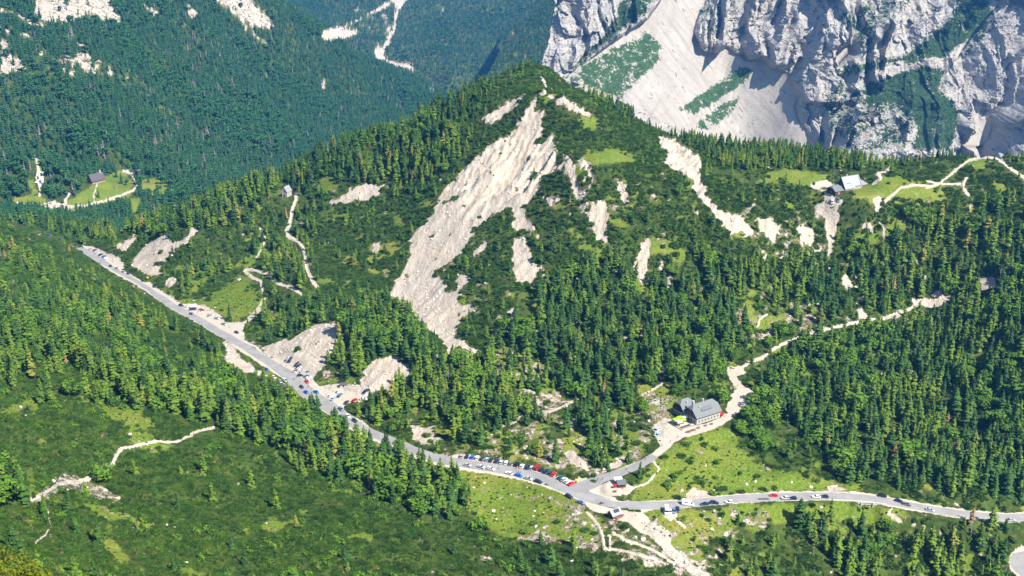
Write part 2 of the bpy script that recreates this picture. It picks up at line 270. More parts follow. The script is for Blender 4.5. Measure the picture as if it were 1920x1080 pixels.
for pts in (((1043,187),(1057,183),(1080,197),(1113,220),(1090,217),(1050,200),(1035,198)), ((973,180),(985,183),(960,210),(935,223),(910,237),(905,220),(930,207),(955,190)), ((1057,280),(1067,290),(1077,310),(1085,340),(1100,375),(1080,375),(1065,330),(1052,320)), ((1087,283),(1095,290),(1110,320),(1122,345),(1112,345),(1093,312)),
            ((1077,360),(1097,360),(1100,380),(1140,373),(1140,413),(1130,427),(1137,450),(1123,450),(1107,413),(1087,400)), ((1020,372),(1040,365),(1060,375),(1030,385)), ((1157,333),(1177,345),(1178,385),(1165,360)), ((1197,455),(1225,450),(1220,470),(1213,500),(1212,535),(1200,530),(1185,500),(1190,485),(1205,475)),
            ((887,470),(915,448),(918,455),(890,480),(883,487)), ((955,565),(965,590),(978,620),(958,605)), ((1225,247),(1262,262),(1290,278),(1320,297),(1312,320),(1322,355),(1335,380),(1347,393),(1375,400),(1390,397),(1407,423),(1413,440),(1405,450),(1390,433),(1373,442),(1350,415),(1328,392),(1305,368),(1300,345),(1300,333),(1275,326),(1245,308),(1252,290)),
            ((1417,410),(1440,408),(1465,425),(1463,440),(1450,440),(1460,465),(1475,490),(1465,475),(1440,440),(1415,435)), ((1490,430),(1525,425),(1525,450),(1520,455),(1538,470),(1530,475),(1515,460),(1500,465),(1495,445)), ((1530,390),(1550,380),(1580,395),(1570,420),(1565,450),(1556,480),(1552,470),(1548,430),(1540,405),(1525,405)),
            ((1610,425),(1630,417),(1648,430),(1635,436)), ((1635,368),(1652,366),(1652,396),(1640,392)), ((1577,510),(1585,515),(1597,530),(1592,552),(1577,535)), ((1600,560),(1612,575),(1625,600),(1610,598)), ((1710,565),(1740,560),(1762,543),(1780,560),(1770,575),(1725,577),(1712,572)), ((1830,520),(1865,513),(1865,537),(1840,545)), ((1660,595),(1695,583),(1680,602)), ((1525,518),(1533,517),(1535,528)),
            ((250,500),(247,490),(277,457),(313,443),(327,457),(353,443),(357,427),(373,427),(367,443),(353,457),(323,470),(310,493),(300,513),(283,517)), ((217,463),(260,443),(263,450),(233,473)), ((483,653),(520,643),(550,637),(580,613),(620,607),(637,593),(633,613),(634,650),(612,675),(590,700),(560,690),(510,680)), ((677,718),(683,693),(707,677),(740,668),(773,687),(768,712),(735,728),(700,740),(680,740)),
            ((655,352),(685,347),(730,347),(740,355),(690,357),(650,358)), ((608,380),(655,362),(700,358),(722,360),(705,372),(650,384)), ((770,800),(810,800),(835,830),(800,835),(775,825)), ((980,730),(1005,728),(1008,740),(985,745)), ((1065,845),(1100,860),(1105,885),(1070,870),(1055,850)), ((1240,690),(1250,690),(1245,715)), ((320,520),(335,525),(322,540),(312,535)), ((420,640),(440,650),(450,668),(480,690),(510,712),(480,702),(450,692),(425,690)),
            ((1305,940),(1285,935),(1283,922),(1300,915),(1330,925),(1340,937)), ((1545,915),(1575,912),(1590,922),(1560,926)), ((1140,878),(1170,850),(1180,860),(1160,880)), ((700,455),(716,452),(714,470),(700,472)), ((1700,700),(1712,690),(1716,720))):
    Q(*pts)
for v, pts in ((.41, ((740,825),(860,850),(900,800),(960,800),(1040,770),(1110,790),(1190,770),(1230,740),(1275,760),(1250,800),(1200,870),(1100,895),(1000,865),(880,855),(780,845))), (.45, ((1040,925),(1130,960),(1200,960),(1300,1000),(1420,950),(1480,960),(1380,1010),(1345,1085),(1180,1060),(1060,1025),(960,1015),(1020,980))), (.42, ((980,560),(1020,640),(1060,760),(1010,780),(940,700),(900,600))), (.42, ((1330,400),(1560,400),(1560,480),(1440,490))), (.42, ((1380,580),(1560,560),(1600,600),(1450,660),(1390,640))), (.5, ((1050,935),(1095,945),(1115,985),(1080,1010),(1040,990),(1020,960))), (.55, ((1030,850),(1100,865),(1110,895),(1060,890),(1010,870))), (.55, ((1190,800),(1260,740),(1270,770),(1240,830),(1200,850))), (.5, ((1290,950),(1420,948),(1440,1000),(1380,990),(1320,975))), (.52, ((740,835),(830,850),(870,858),(800,850))), (.5, ((960,800),(1040,770),(1080,800),(1060,850),(1000,840))), (.48, ((1000,730),(1060,740),(1040,780),(990,770))),
               (.5, ((1185,985),(1300,1010),(1340,1075),(1250,1060),(1180,1020))), (.5, ((900,640),(1000,690),(1000,740),(930,700))), (.45, ((1380,590),(1500,600),(1520,640),(1420,650))), (.48, ((590,690),(680,700),(690,740),(620,735))), (.45, ((420,600),(500,650),(480,660),(430,640))), (.5, ((1480,560),(1560,570),(1560,600),(1500,600))), (.5, ((1290,580),(1330,600),(1310,660),(1290,640))), (.45, ((1560,480),(1640,500),(1600,540)))):
    poly(rock, pts, v, 'max')
for pts, v in ((((60,940),(95,900),(120,885),(150,890),(185,905),(222,930),(222,940),(195,940),(150,925),(115,922),(75,942)), .84), (((120,890),(150,888),(190,915),(160,905)), .6), (((190,950),(220,955),(275,985),(300,1000),(260,985),(215,970)), .55), (((890,1045),(925,1043),(928,1055),(895,1055)), .8), (((973,1007),(1010,1000),(1060,1003),(1068,1012),(1050,1022),(990,1020),(960,1015)), .85), (((950,1035),(975,1030),(970,1045)), .6),
               (((1180,1030),(1220,1040),(1270,1060),(1330,1070),(1330,1090),(1250,1075),(1200,1050)), .8), (((1040,1000),(1125,1015),(1140,1030),(1060,1020)), .55), (((1380,955),(1420,960),(1440,985),(1410,980)), .6), (((1200,740),(1225,735),(1262,780),(1255,800),(1230,790)), .7), (((1190,830),(1230,825),(1240,840),(1200,855)), .55), (((1560,790),(1580,800),(1570,830)), .6), (((1470,830),(1482,810),(1485,850)), .5),
               (((780,1010),(800,1005),(805,1020),(785,1022)), .5), (((5,468),(60,468),(150,478),(148,482),(60,473),(10,472)), .8), (((225,610),(245,612),(244,617)), .6), (((310,1048),(325,1045),(330,1055),(315,1058)), .6), (((1260,1035),(1300,1040),(1310,1060),(1280,1055)), .7), (((1200,1010),(1215,1005),(1222,1018),(1205,1020)), .8), (((960,930),(990,925),(985,932),(1040,930),(1030,938),(970,938)), .7), ((( 900,915),(925,915),(925,922),(905,922)),.7),(((1080,940),(1090,960),(1075,980),(1065,965)),.55)):
    Q(*pts, v=v)
for pts in ([(1150,335),(1162,360),(1175,392)], [(1062,385),(1070,410),(1076,436)], [(1118,455),(1126,480),(1132,505)], [(1240,318),(1250,345),(1262,385)], [(1388,425),(1396,450),(1402,475)], [(1250,500),(1256,530),(1264,562)], [(1712,470),(1728,505),(1742,548)], [(1552,475),(1556,500),(1560,525)], [(1598,498),(1610,550),(1628,602)], [(1530,608),(1540,635),(1546,662)], [(1012,462),(1016,490),(1022,520)], [(1085,300),(1100,340),(1112,380)], [(1128,395),(1136,430),(1140,460)], [(1300,385),(1318,410),(1330,440)], [(1425,440),(1432,460),(1436,490)], [(1648,395),(1655,430),(1658,450)], [(905,520),(915,545),(918,575)], [(1165,600),(1172,630),(1176,650)], [(1350,560),(1358,590),(1362,610)]):
    line(rock, pts, 4.5, .95)
# green islands inside the scree
for x, y, a, b in ((845,375,14,7),(862,360,8,4),(812,440,7,4),(845,540,8,4),(800,590,5,3),(858,655,9,6),(1090,380,7,6),(1010,395,14,9),(880,345,10,4),(905,330,9,3),(865,388,12,3),(838,548,11,4),(1240,285,6,4),(1380,418,8,5),(1500,440,6,4),(1510,455,7,4),(990,300,12,4),(945,370,14,3),(975,350,12,3),(1000,330,10,3),(1100,395,9,6),(560,655,10,5),(600,640,9,4),(290,475,12,3),(300,495,9,3)):
    th = np.linspace(0, 6.28, 14)[:-1]; p = [(x + a * math.cos(t) - b * .9 * math.sin(t), y + b * math.sin(t) - a * .45 * math.cos(t)) for t in th]
    poly(rock, p, 0); poly(scrub, p, .9); poly(tree, p, .1)
# --- gravel: car parks, shoulders, tracks and footpaths
for pts in (((505,671),(534,660),(575,660),(605,681),(586,710),(599,725),(636,720),(692,725),(705,731),(675,754),(649,756),(642,769),(657,787),(630,772),(592,745),(561,717),(530,697)), ((332,570),(367,570),(392,577),(411,590),(427,605),(455,605),(474,595),(492,574),(495,578),(480,594),(457,612),(459,640),(449,643),(417,622),(380,600),(355,590)),
            ((151,462),(172,462),(197,472),(229,487),(236,502),(225,508),(204,499),(166,472)), ((1105,914),(1132,909),(1152,897),(1182,910),(1192,916),(1176,927),(1145,931),(1160,940),(1130,940),(1105,932)), ((1094,944),(1157,951),(1189,950),(1200,958),(1220,977),(1245,994),(1262,1002),(1240,1006),(1200,998),(1182,980),(1150,975),(1140,965),(1110,958)),
            ((1240,985),(1262,1002),(1257,1020),(1281,1044),(1303,1061),(1335,1080),(1300,1080),(1265,1050),(1240,1025),(1215,1000)), ((1245,955),(1268,955),(1272,970),(1258,978),(1243,964)), ((1225,800),(1245,785),(1270,790),(1310,800),(1270,825),(1245,845),(1235,830)), ((1360,770),(1372,740),(1388,720),(1415,735),(1425,742),(1405,755),(1385,775),(1365,790)), ((1270,800),(1300,805),(1345,795),(1368,780),(1375,785),(1340,805),(1290,820)),
            ((1520,345),(1550,338),(1568,350),(1545,358),(1525,355)), ((1548,360),(1580,375),(1582,388),(1560,388),(1545,372)), ((1085,895),(1110,900),(1120,906),(1100,915),(1082,905)), ((870,852),(900,858),(1000,880),(1080,903),(1078,910),(990,887),(880,868),(840,862),(845,854)), ((275,537),(300,545),(330,560),(345,575),(318,570),(290,550)), ((1360,690),(1395,690),(1400,700),(1375,708))):
    poly(grav, pts, 1.0)
SHO = [(x, y + 2 + 2.0 * min(1, max(0, (y - 450) / 300))) for x, y in ASPH]
line(grav, [q for q in SHO if q[0] > 190], 9); line(grav, [(x, y - 1) for x, y in ASPH if 145 < x < 200], 4); line(grav, [(x, y - 2) for x, y in ASPH if x > 190], 7)
line(grav, [(x, y + 5) for x, y in ASPH if 560 < x < 1260], 17); line(grav, [(x, y) for x, y in ASPH if 1200 < x], 17)
line(grav, [(x + 3, y - 5) for x, y in ASPH if 265 < x < 480], 10); line(grav, [(x - 3, y + 7) for x, y in ASPH if 420 < x < 560], 9); line(grav, [q[:2] for q in HAIR], 22); line(grav, [q[:2] for q in SIDE], 13)
for w, pts in ((6,[(556,360),(556,377),(549,391),(547,407),(543,422),(537,434),(543,444),(559,453),(567,463),(573,480),(577,505),(585,525),(596,540)]), (5,[(467,597),(483,583),(490,570),(496,558),(490,527),(473,520),(460,510),(463,505),(477,507),(500,513),(520,530),(547,540),(567,552)]), (3,[(480,487),(490,470),(500,447),(488,430)]),
               (7,[(60,938),(85,925),(110,908),(150,903),(175,895),(190,880),(210,868),(218,852),(228,842)]), (4.5,[(228,842),(240,838),(255,835),(290,828),(330,830),(355,818),(375,808),(405,802)]), (3,[(90,960),(97,985),(85,1003),(65,1020)]), (5,[(1100,960),(1115,975),(1125,990),(1131,1010),(1133,1028)]), (4,[(1133,1028),(1180,1035),(1230,1050),(1280,1070)]), (5,[(1150,1000),(1175,1013),(1200,1022),(1240,1040),(1262,1055)]), (3,[(1140,1005),(1165,1002),(1180,993)]), (3,[(1144,1030),(1143,1005)]),
               (4,[(1015,146),(1025,160),(1022,175),(1040,185)]), (4,[(1740,353),(1760,345),(1780,330),(1793,318),(1820,300),(1850,295),(1868,297),(1880,300)]), (5,[(1875,300),(1897,317),(1930,340)]), (5,[(1812,333),(1805,350),(1815,365)]), (4,[(1660,378),(1690,352),(1720,347),(1745,350)]), (3,[(1645,325),(1660,322),(1670,312)]),(5,[(1640,345),(1652,335),(1645,325)]), (5,[(1372,693),(1400,683),(1430,670),(1455,652),(1480,640),(1510,628),(1560,615),(1620,602),(1660,597),(1695,586),(1715,574)]), (3,[(660,798),(700,815),(740,832),(790,848),(835,862)]), (3,[(1225,862),(1237,880),(1215,905),(1190,915)]),
               (3,[(650,776),(680,792),(700,810)]), (3,[(1790,945),(1810,955),(1840,975)]), (3,[(1672,955),(1665,963),(1690,975),(1730,988),(1770,1000)]), (4,[(1268,975),(1285,990)]), (3,[(940,800),(970,790),(985,770)]), (3,[(1020,780),(1060,760),(1100,740)]), (4,[(445,638),(480,650),(500,670)]), (3,[(1440,590),(1425,600),(1420,615)]), (3,[(1735,340),(1770,345),(1800,345)]), (3,[(1235,700),(1245,720),(1205,740)]), (4,[(1532,400),(1530,405)])):
    line(grav, pts, w)
for m_ in (rock, grav): pass
def smear(img, k, g=1.0):                       # what stands just below a feature would hide it: carry the mask down
    out = img.copy()
    for d_ in range(2, k + 1, 2): out[d_:] = np.maximum(out[d_:], img[:-d_] * g)
    return out
_rm = new(); line(_rm, [q for q in ASPH if q[0] < 655], 12); line(_rm, [q for q in ASPH if 770 < q[0] < 1760], 12)
def ragged(img, k, sx, sy, amt, seed, lo=.42, hi=.58):    # turns a drawn outline into a broken natural edge
    n_ = vnoise(gxx / sx + gyy / (sx * 3), gyy / sy, seed) * .5 + vnoise(gxx / sx * 2.3, gyy / sy * 2.3, seed + 1) * .3 + vnoise(gxx / sx * 5, gyy / sy * 5, seed + 2) * .2
    return sstep(blur(img, k) + (n_ - .5) * amt, lo, hi).astype(np.float32)
strong = (rock > .85); rock = np.where(rock > 0.001, rock, 0).astype(np.float32)
rock = np.maximum(ragged(rock * strong, 4, 11, 8, 1.65, 401, .44, .58), ragged(rock * (~strong), 5, 16, 9, 1.2, 405, .42, .62) * .56)
g0_ = grass; grass = ragged(grass, 7, 22, 11, 1.25, 411, .34, .6) * .95; scrub = np.clip(np.maximum(scrub, (g0_ > .5) * (1 - grass) * .9 * (gyy > 330)), 0, 1); scrub *= 1 - rock
tree = np.maximum(tree, 0) * (1 - .8 * rock)
bare = np.clip(rock + grav, 0, 1); bare = np.maximum(bare, blur(bare, 1))
scrub *= 1 - np.clip(bare * 1.5, 0, 1); tree *= 1 - np.clip(np.maximum(rock * 1.3, blur(grav, 1) * 2.5), 0, 1); _sg = smear(grav, 22); _sg[:, 1450 + MO:] *= .45; tree *= 1 - .85 * np.clip(_sg, 0, 1); tree *= 1 - .75 * np.clip(smear(rock * (rock > .8), 20), 0, 1); tree *= 1 - .93 * smear(_rm, 30); scrub *= 1 - np.clip(smear(blur(grav, 1) * 2, 8), 0, 1)
grass *= 1 - np.clip(rock, 0, 1) * (rock > .9)
rock, grav, grass = blur(rock, 1), blur(grav, 1) * .7 + grav * .3, blur(grass, 3)
# far maps
frock = new(); fgrass = new(); fgrav = new(); ftree = new(1.0)
for v, pts in ((.95,((70,0),(205,0),(218,20),(230,42),(195,40),(165,28),(150,42),(90,40),(63,28))), (.7,((60,-160),(240,-160),(215,0),(65,0))), (.8,((0,12),(30,25),(60,38),(98,52),(60,50),(25,30),(0,22))), (.7,((0,44),(20,60),(38,68),(20,66),(0,55))), (.85,((0,70),(15,75),(22,100),(45,120),(62,138),(0,142))), (.7,((35,58),(60,68),(68,80),(45,74))), (.65,((108,125),(130,112),(150,138),(120,143))), (.5,((60,95),(170,100),(240,145),(160,140))), (.55,((140,75),(165,88),(190,108),(150,90))),
               (.9,((398,0),(470,0),(500,25),(518,50),(500,55),(470,48),(440,20),(420,10))), (.6,((390,-160),(500,-160),(470,0),(400,0))), (.75,((345,0),(360,10),(378,33),(360,36),(350,18))), (.7,((268,5),(300,15),(303,32),(275,28))), (.9,((605,148),(615,146),(611,165),(608,182),(603,162))), (.8,((662,150),(667,150),(665,160))), (.6,((225,142),(248,145),(240,150))), (.6,((315,0),(330,0),(328,8)))):
    poly(frock, pts, v)
line(frock, [(405,-10),(425,15),(445,30),(462,50),(485,72),(500,86)], 5, .9)
line(frock, [(780,-60),(750,0),(722,20),(690,42),(655,58),(615,66)], 24, 1.0); line(frock, [(765,-40),(745,0),(738,30),(733,55),(722,78),(710,100)], 19, .98); line(frock, [(712,92),(712,108),(730,117),(755,124),(778,128)], 8, 1); line(frock, [(605,42),(660,22),(740,2)], 3, .7)
poly(frock, [(640,55),(745,5),(735,60),(715,90),(690,60)], .35)
for x, y in ((810,168),(962,62),(968,100),(985,108),(830,18),(905,82)): poly(frock, [(x-6,y-3),(x+4,y-6),(x+7,y+3),(x-2,y+4)], .62)
for pts in (((170,348),(190,335),(230,320),(252,345),(240,372),(180,385),(130,397),(112,384),(150,365)), ((268,335),(300,333),(318,345),(312,365),(265,368)), ((25,370),(60,367),(88,375),(80,392),(20,385)), ((70,300),(84,298),(84,325),(72,325)), ((760,133),(785,133),(780,142)), ((240,372),(265,370),(270,385),(250,400)), ((40,330),(62,340),(75,365),(65,365))):
    poly(fgrass, pts, 1); poly(ftree, pts, .03)
line(fgrav, [(128,388),(160,386),(195,378),(230,366),(250,357),(258,348),(256,338),(248,328),(238,322)], 4); line(fgrav, [(184,342),(178,358),(176,375),(180,382)], 2)
poly(fgrav, [(84,380),(100,378),(128,386),(140,392),(110,394),(84,388)], 1); line(fgrav, [(30,383),(60,385),(84,384)], 4); line(fgrav, [(124,385),(124,375),(132,362)], 4)
poly(fgrav, [(68,325),(82,322),(83,340),(78,348),(70,340)], 1); line(fgrav, [(67,293),(71,310),(74,330)], 4); line(fgrav, [(75,345),(76,360),(75,368)], 4); poly(fgrav, [(172,337),(190,338),(186,342),(174,341)], 1)
poly(fgrav, [(225,315),(238,325),(232,325)], 1)
_st = frock > .97; frock = np.maximum(ragged(frock * (~_st), 2, 9, 6, 1.25, 421, .42, .58) * .68, ragged(frock * _st, 1, 9, 6, .7, 425)).astype(np.float32)
ftree *= 1 - np.clip(smear(frock, 6) * 1.4, 0, 1); ftree *= 1 - np.clip(smear(blur(fgrav, 1), 14) * 2, 0, 1)
fgrass = ragged(fgrass, 2, 9, 5, .8, 431) * .95; fgrass = blur(fgrass, 1)

# ------------------------------------------------------------------ roads are cut into the land
def smooth_path(pts, step=3.0):
    P = np.array([PZ(*q) for q in pts]); out = []
    for i in range(len(P) - 1):
        p0, p1, p2, p3 = P[max(i - 1, 0)], P[i], P[i + 1], P[min(i + 2, len(P) - 1)]
        m = max(1, int(np.linalg.norm(p2 - p1) / step))
        for k in range(m):
            t = k / m; out.append(.5 * ((2 * p1) + (-p0 + p2) * t + (2 * p0 - 5 * p1 + 4 * p2 - p3) * t * t + (-p0 + 3 * p1 - 3 * p2 + p3) * t ** 3))
    out.append(P[-1]); out = np.array(out)
    for _ in range(6): out[1:-1] = out[1:-1] * .5 + (out[:-2] + out[2:]) * .25
    return out
road_p, hair_p, side_p = smooth_path(ROAD), smooth_path(HAIR), smooth_path(SIDE)
def carve(P, half, fade):
    sel = np.zeros(Zg.shape, bool); r = np.hypot(P[:, 0], P[:, 1]); a = np.arctan2(P[:, 0], P[:, 1])
    i0, i1 = np.searchsorted(RR, [r.min() - 40, r.max() + 40]); j0, j1 = np.searchsorted(AZ, [a.min() - .06, a.max() + .06])
    X, Y, Zs = Xg[i0:i1, j0:j1], Yg[i0:i1, j0:j1], Zg[i0:i1, j0:j1]
    x = X.ravel(); y = Y.ravel(); best = np.full(x.size, 1e9); zz = np.zeros(x.size)
    for k in range(0, len(P) - 1, 12):                       # in short pieces, each against the points round it
        q = P[k:k + 13]; lo = q[:, :2].min(0) - half - fade; hi = q[:, :2].max(0) + half + fade
        m = np.nonzero((x > lo[0]) & (x < hi[0]) & (y > lo[1]) & (y < hi[1]))[0]
        for a_, b_ in zip(q[:-1], q[1:]):
            d = b_[:2] - a_[:2]; t = np.clip(((x[m] - a_[0]) * d[0] + (y[m] - a_[1]) * d[1]) / (d @ d + 1e-9), 0, 1)
            ds = np.hypot(x[m] - a_[0] - t * d[0], y[m] - a_[1] - t * d[1]); up = ds < best[m]
            best[m[up]] = ds[up]; zz[m[up]] = (a_[2] + t * (b_[2] - a_[2]))[up]
    w = (1 - sstep(best, half, half + fade)).reshape(X.shape)
    Zs[:] = Zs * (1 - w) + zz.reshape(X.shape) * w
    return w, (i0, i1, j0, j1)
PX, PY, _ = project(Xg, Yg, Zg); NEAR = (RR < 1180)[:, None] | (np.hypot(Xg, Yg) < 0)
def mask(n_, f_, px, py, r): return np.where(r < 1200, look(n_, px, py), look(f_, px, py))
RG = np.repeat(RR[:, None], NA, 1)
m_rock = mask(rock, frock, PX, PY, RG); m_grav = mask(grav, fgrav, PX, PY, RG)
amp = np.clip((RG - 120) / 300, 0.1, 1) * (1 - m_grav * .9)
Zg += amp * (fbm(Xg / 55, Yg / 55, 3, 3) * 3.0 + fbm(Xg / 13, Yg / 13, 5, 3) * 1.1)
far = sstep(RG, 1250, 1700); Zg += far * (fbm(Xg / 260, Yg / 260, 8, 4) * 26 + fbm(Xg / 60, Yg / 60, 9, 2) * 5)
rr_ = np.clip(m_rock, 0, 1) * (RG < 1200)
ca, sa = math.cos(.62), math.sin(.62); us, vs = Xg * ca - Yg * sa, Xg * sa + Yg * ca          # across / along the fall line
cr = sstep(Zg, 48, 95)
Zg += rr_ * ((ridged(us / 13, vs / 40, 21, 4) - .45) * (2.0 + 9.0 * cr) + (ridged(us / 4.5, vs / 14, 23, 3) - .45) * (1.0 + 2.5 * cr))
fr = np.clip(m_rock, 0, 1) * (RG > 1200); Zg += fr * (ridged(Xg / 30, Yg / 45, 27, 4) - .5) * 14
carve(side_p, 4.5, 9); carve(hair_p, 5.5, 12); carve(road_p, 5.0, 10)
def height(x, y):
    x = np.asarray(x, float); y = np.asarray(y, float); r = np.hypot(x, y); a = np.arctan2(x, y)
    fi = np.clip(np.interp(r, RR, np.arange(NR)), 0, NR - 1.001); fj = np.clip((a - AZ[0]) / (AZ[1] - AZ[0]), 0, NA - 1.001)
    i = fi.astype(int); j = fj.astype(int); p = fi - i; q = fj - j
    return (Zg[i, j] * (1 - q) + Zg[i, j + 1] * q) * (1 - p) + (Zg[i + 1, j] * (1 - q) + Zg[i + 1, j + 1] * q) * p
def ground_at(px, py, r0=150, r1=6000):     # where the sight line of a photo pixel meets the ground
    dx, dy, dz = raydir(px, py); h = math.hypot(dx, dy)
    t = np.geomspace(r0 / h, r1 / h, 4000); g = height(dx * t, dy * t) - (CZ + dz * t)
    k = np.nonzero(g > 0)[0]; k = k[0] if len(k) else len(t) - 1
    if k > 0:
        a, b = g[k - 1], g[k]; tt = t[k - 1] + (t[k] - t[k - 1]) * (-a / (b - a + 1e-9))
    else: tt = t[0]
    return Vector((dx * tt, dy * tt, float(height(dx * tt, dy * tt))))
PADS = []
def pad(x, y, rad, z=None, fade=5):          # level ground under a building
    z = float(height(x, y)) if z is None else z
    i0, i1 = np.searchsorted(RR, [math.hypot(x, y) - rad - fade - 3, math.hypot(x, y) + rad + fade + 3])
    d = np.hypot(Xg[i0:i1] - x, Yg[i0:i1] - y); w = 1 - sstep(d, rad, rad + fade)
    Zg[i0:i1] = Zg[i0:i1] * (1 - w) + z * w
    return z
# ------------------------------------------------------------------ small helpers
def tag(o, label=None, cat=None, group=None, kind=None):
    if label: o['label'] = label
    if cat: o['category'] = cat
    if group: o['group'] = group
    if kind: o['kind'] = kind
    return o
def link(name, me, parent=None, loc=None, rotz=None):
    o = bpy.data.objects.new(name, me); COL.objects.link(o)
    if parent is not None: o.parent = parent
    if loc is not None: o.location = loc
    if rotz is not None: o.rotation_euler = (0, 0, rotz)
    return o
def mesh(name, V, Fc, mats=(), midx=None, smooth=False):
    me = bpy.data.meshes.new(name); V = np.asarray(V, np.float32)
    if isinstance(Fc, np.ndarray) and Fc.ndim == 2:
        nf, k = Fc.shape; me.vertices.add(len(V)); me.vertices.foreach_set('co', V.ravel()); me.loops.add(nf * k); me.loops.foreach_set('vertex_index', Fc.astype(np.int32).ravel())
        me.polygons.add(nf); me.polygons.foreach_set('loop_start', np.arange(0, nf * k, k, dtype=np.int32)); me.polygons.foreach_set('loop_total', np.full(nf, k, np.int32))
    else: me.from_pydata([tuple(map(float, v)) for v in V], [], [tuple(f) for f in Fc])
    for m in mats: me.materials.append(m)
    if midx is not None: me.polygons.foreach_set('material_index', np.asarray(midx, np.int32))
    me.polygons.foreach_set('use_smooth', np.full(len(me.polygons), smooth, bool))
    me.update(calc_edges=True); me.validate(); return me
class NT:                                     # a terse node-tree writer
    def __init__(s, name, rough=.9, spec=.1):
        s.m = bpy.data.materials.new(name); s.m.use_nodes = True; s.t = s.m.node_tree; s.b = s.t.nodes['Principled BSDF']; s.b.inputs['Roughness'].default_value = rough
        s.b.inputs['Specular IOR Level'].default_value = spec
    def n(s, typ, ins=None, **kw):
        x = s.t.nodes.new('ShaderNode' + typ)
        for k, v in kw.items(): setattr(x, k, v)
        for k, v in (ins or {}).items():
            if isinstance(v, bpy.types.NodeSocket): s.t.links.new(v, x.inputs[k])
            else:
                if isinstance(v, (tuple, list)) and len(v) == 3 and x.inputs[k].type == 'RGBA': v = (*v, 1)
                x.inputs[k].default_value = v
        return x
    def pos(s, sc=(1, 1, 1)):
        g = s.n('NewGeometry'); return s.n('VectorMath', {0: g.outputs['Position'], 1: sc}, operation='MULTIPLY').outputs[0]
    def noise(s, scale, detail=4, rough=.6, vec=None, dist=0):
        return s.n('TexNoise', {'Vector': vec if vec is not None else s.pos(), 'Scale': scale, 'Detail': detail, 'Roughness': rough, 'Distortion': dist}).outputs[0]
    def math(s, op, a, b=0.0, c=None, clamp=False):
        d = {0: a, 1: b}
        if c is not None: d[2] = c
        return s.n('Math', d, operation=op, use_clamp=clamp).outputs[0]
    def mix(s, f, a, b, bt='MIX'):
        x = s.n('Mix', data_type='RGBA', blend_type=bt)
        for k, v in ((0, f), (6, a), (7, b)):
            if isinstance(v, bpy.types.NodeSocket): s.t.links.new(v, x.inputs[k])
            else: x.inputs[k].default_value = (*v, 1) if isinstance(v, (tuple, list)) else v
        return x.outputs[2]
    def rng(s, v, a, b, c=0.0, d=1.0, smooth=False):
        return s.n('MapRange', {0: v, 1: a, 2: b, 3: c, 4: d}, interpolation_type='SMOOTHSTEP' if smooth else 'LINEAR').outputs[0]
    def ramp(s, v, stops):
        r = s.n('ValToRGB', {0: v}); e = r.color_ramp.elements
        while len(e) < len(stops): e.new(.5)
        for q, (p, c) in zip(e, stops): q.position = p; q.color = (*c, 1)
        return r.outputs[0]
    def out(s, col=None, bump=None, bs=1.0, bd=.3):
        if col is not None: s.t.links.new(col, s.b.inputs['Base Color'])
        if bump is not None:
            x = s.n('Bump', {'Height': bump, 'Strength': bs, 'Distance': bd}); s.t.links.new(x.outputs[0], s.b.inputs['Normal'])
        return s.m
def plain(name, col, rough=.6, spec=.3, var=.12, scale=3.0, metal=0.0):
    q = NT(name, rough, spec); q.b.inputs['Metallic'].default_value = metal
    nz_ = q.noise(scale, 3)
    return q.out(q.mix(nz_, tuple(c * (1 - var) for c in col), tuple(min(1, c * (1 + var)) for c in col)))

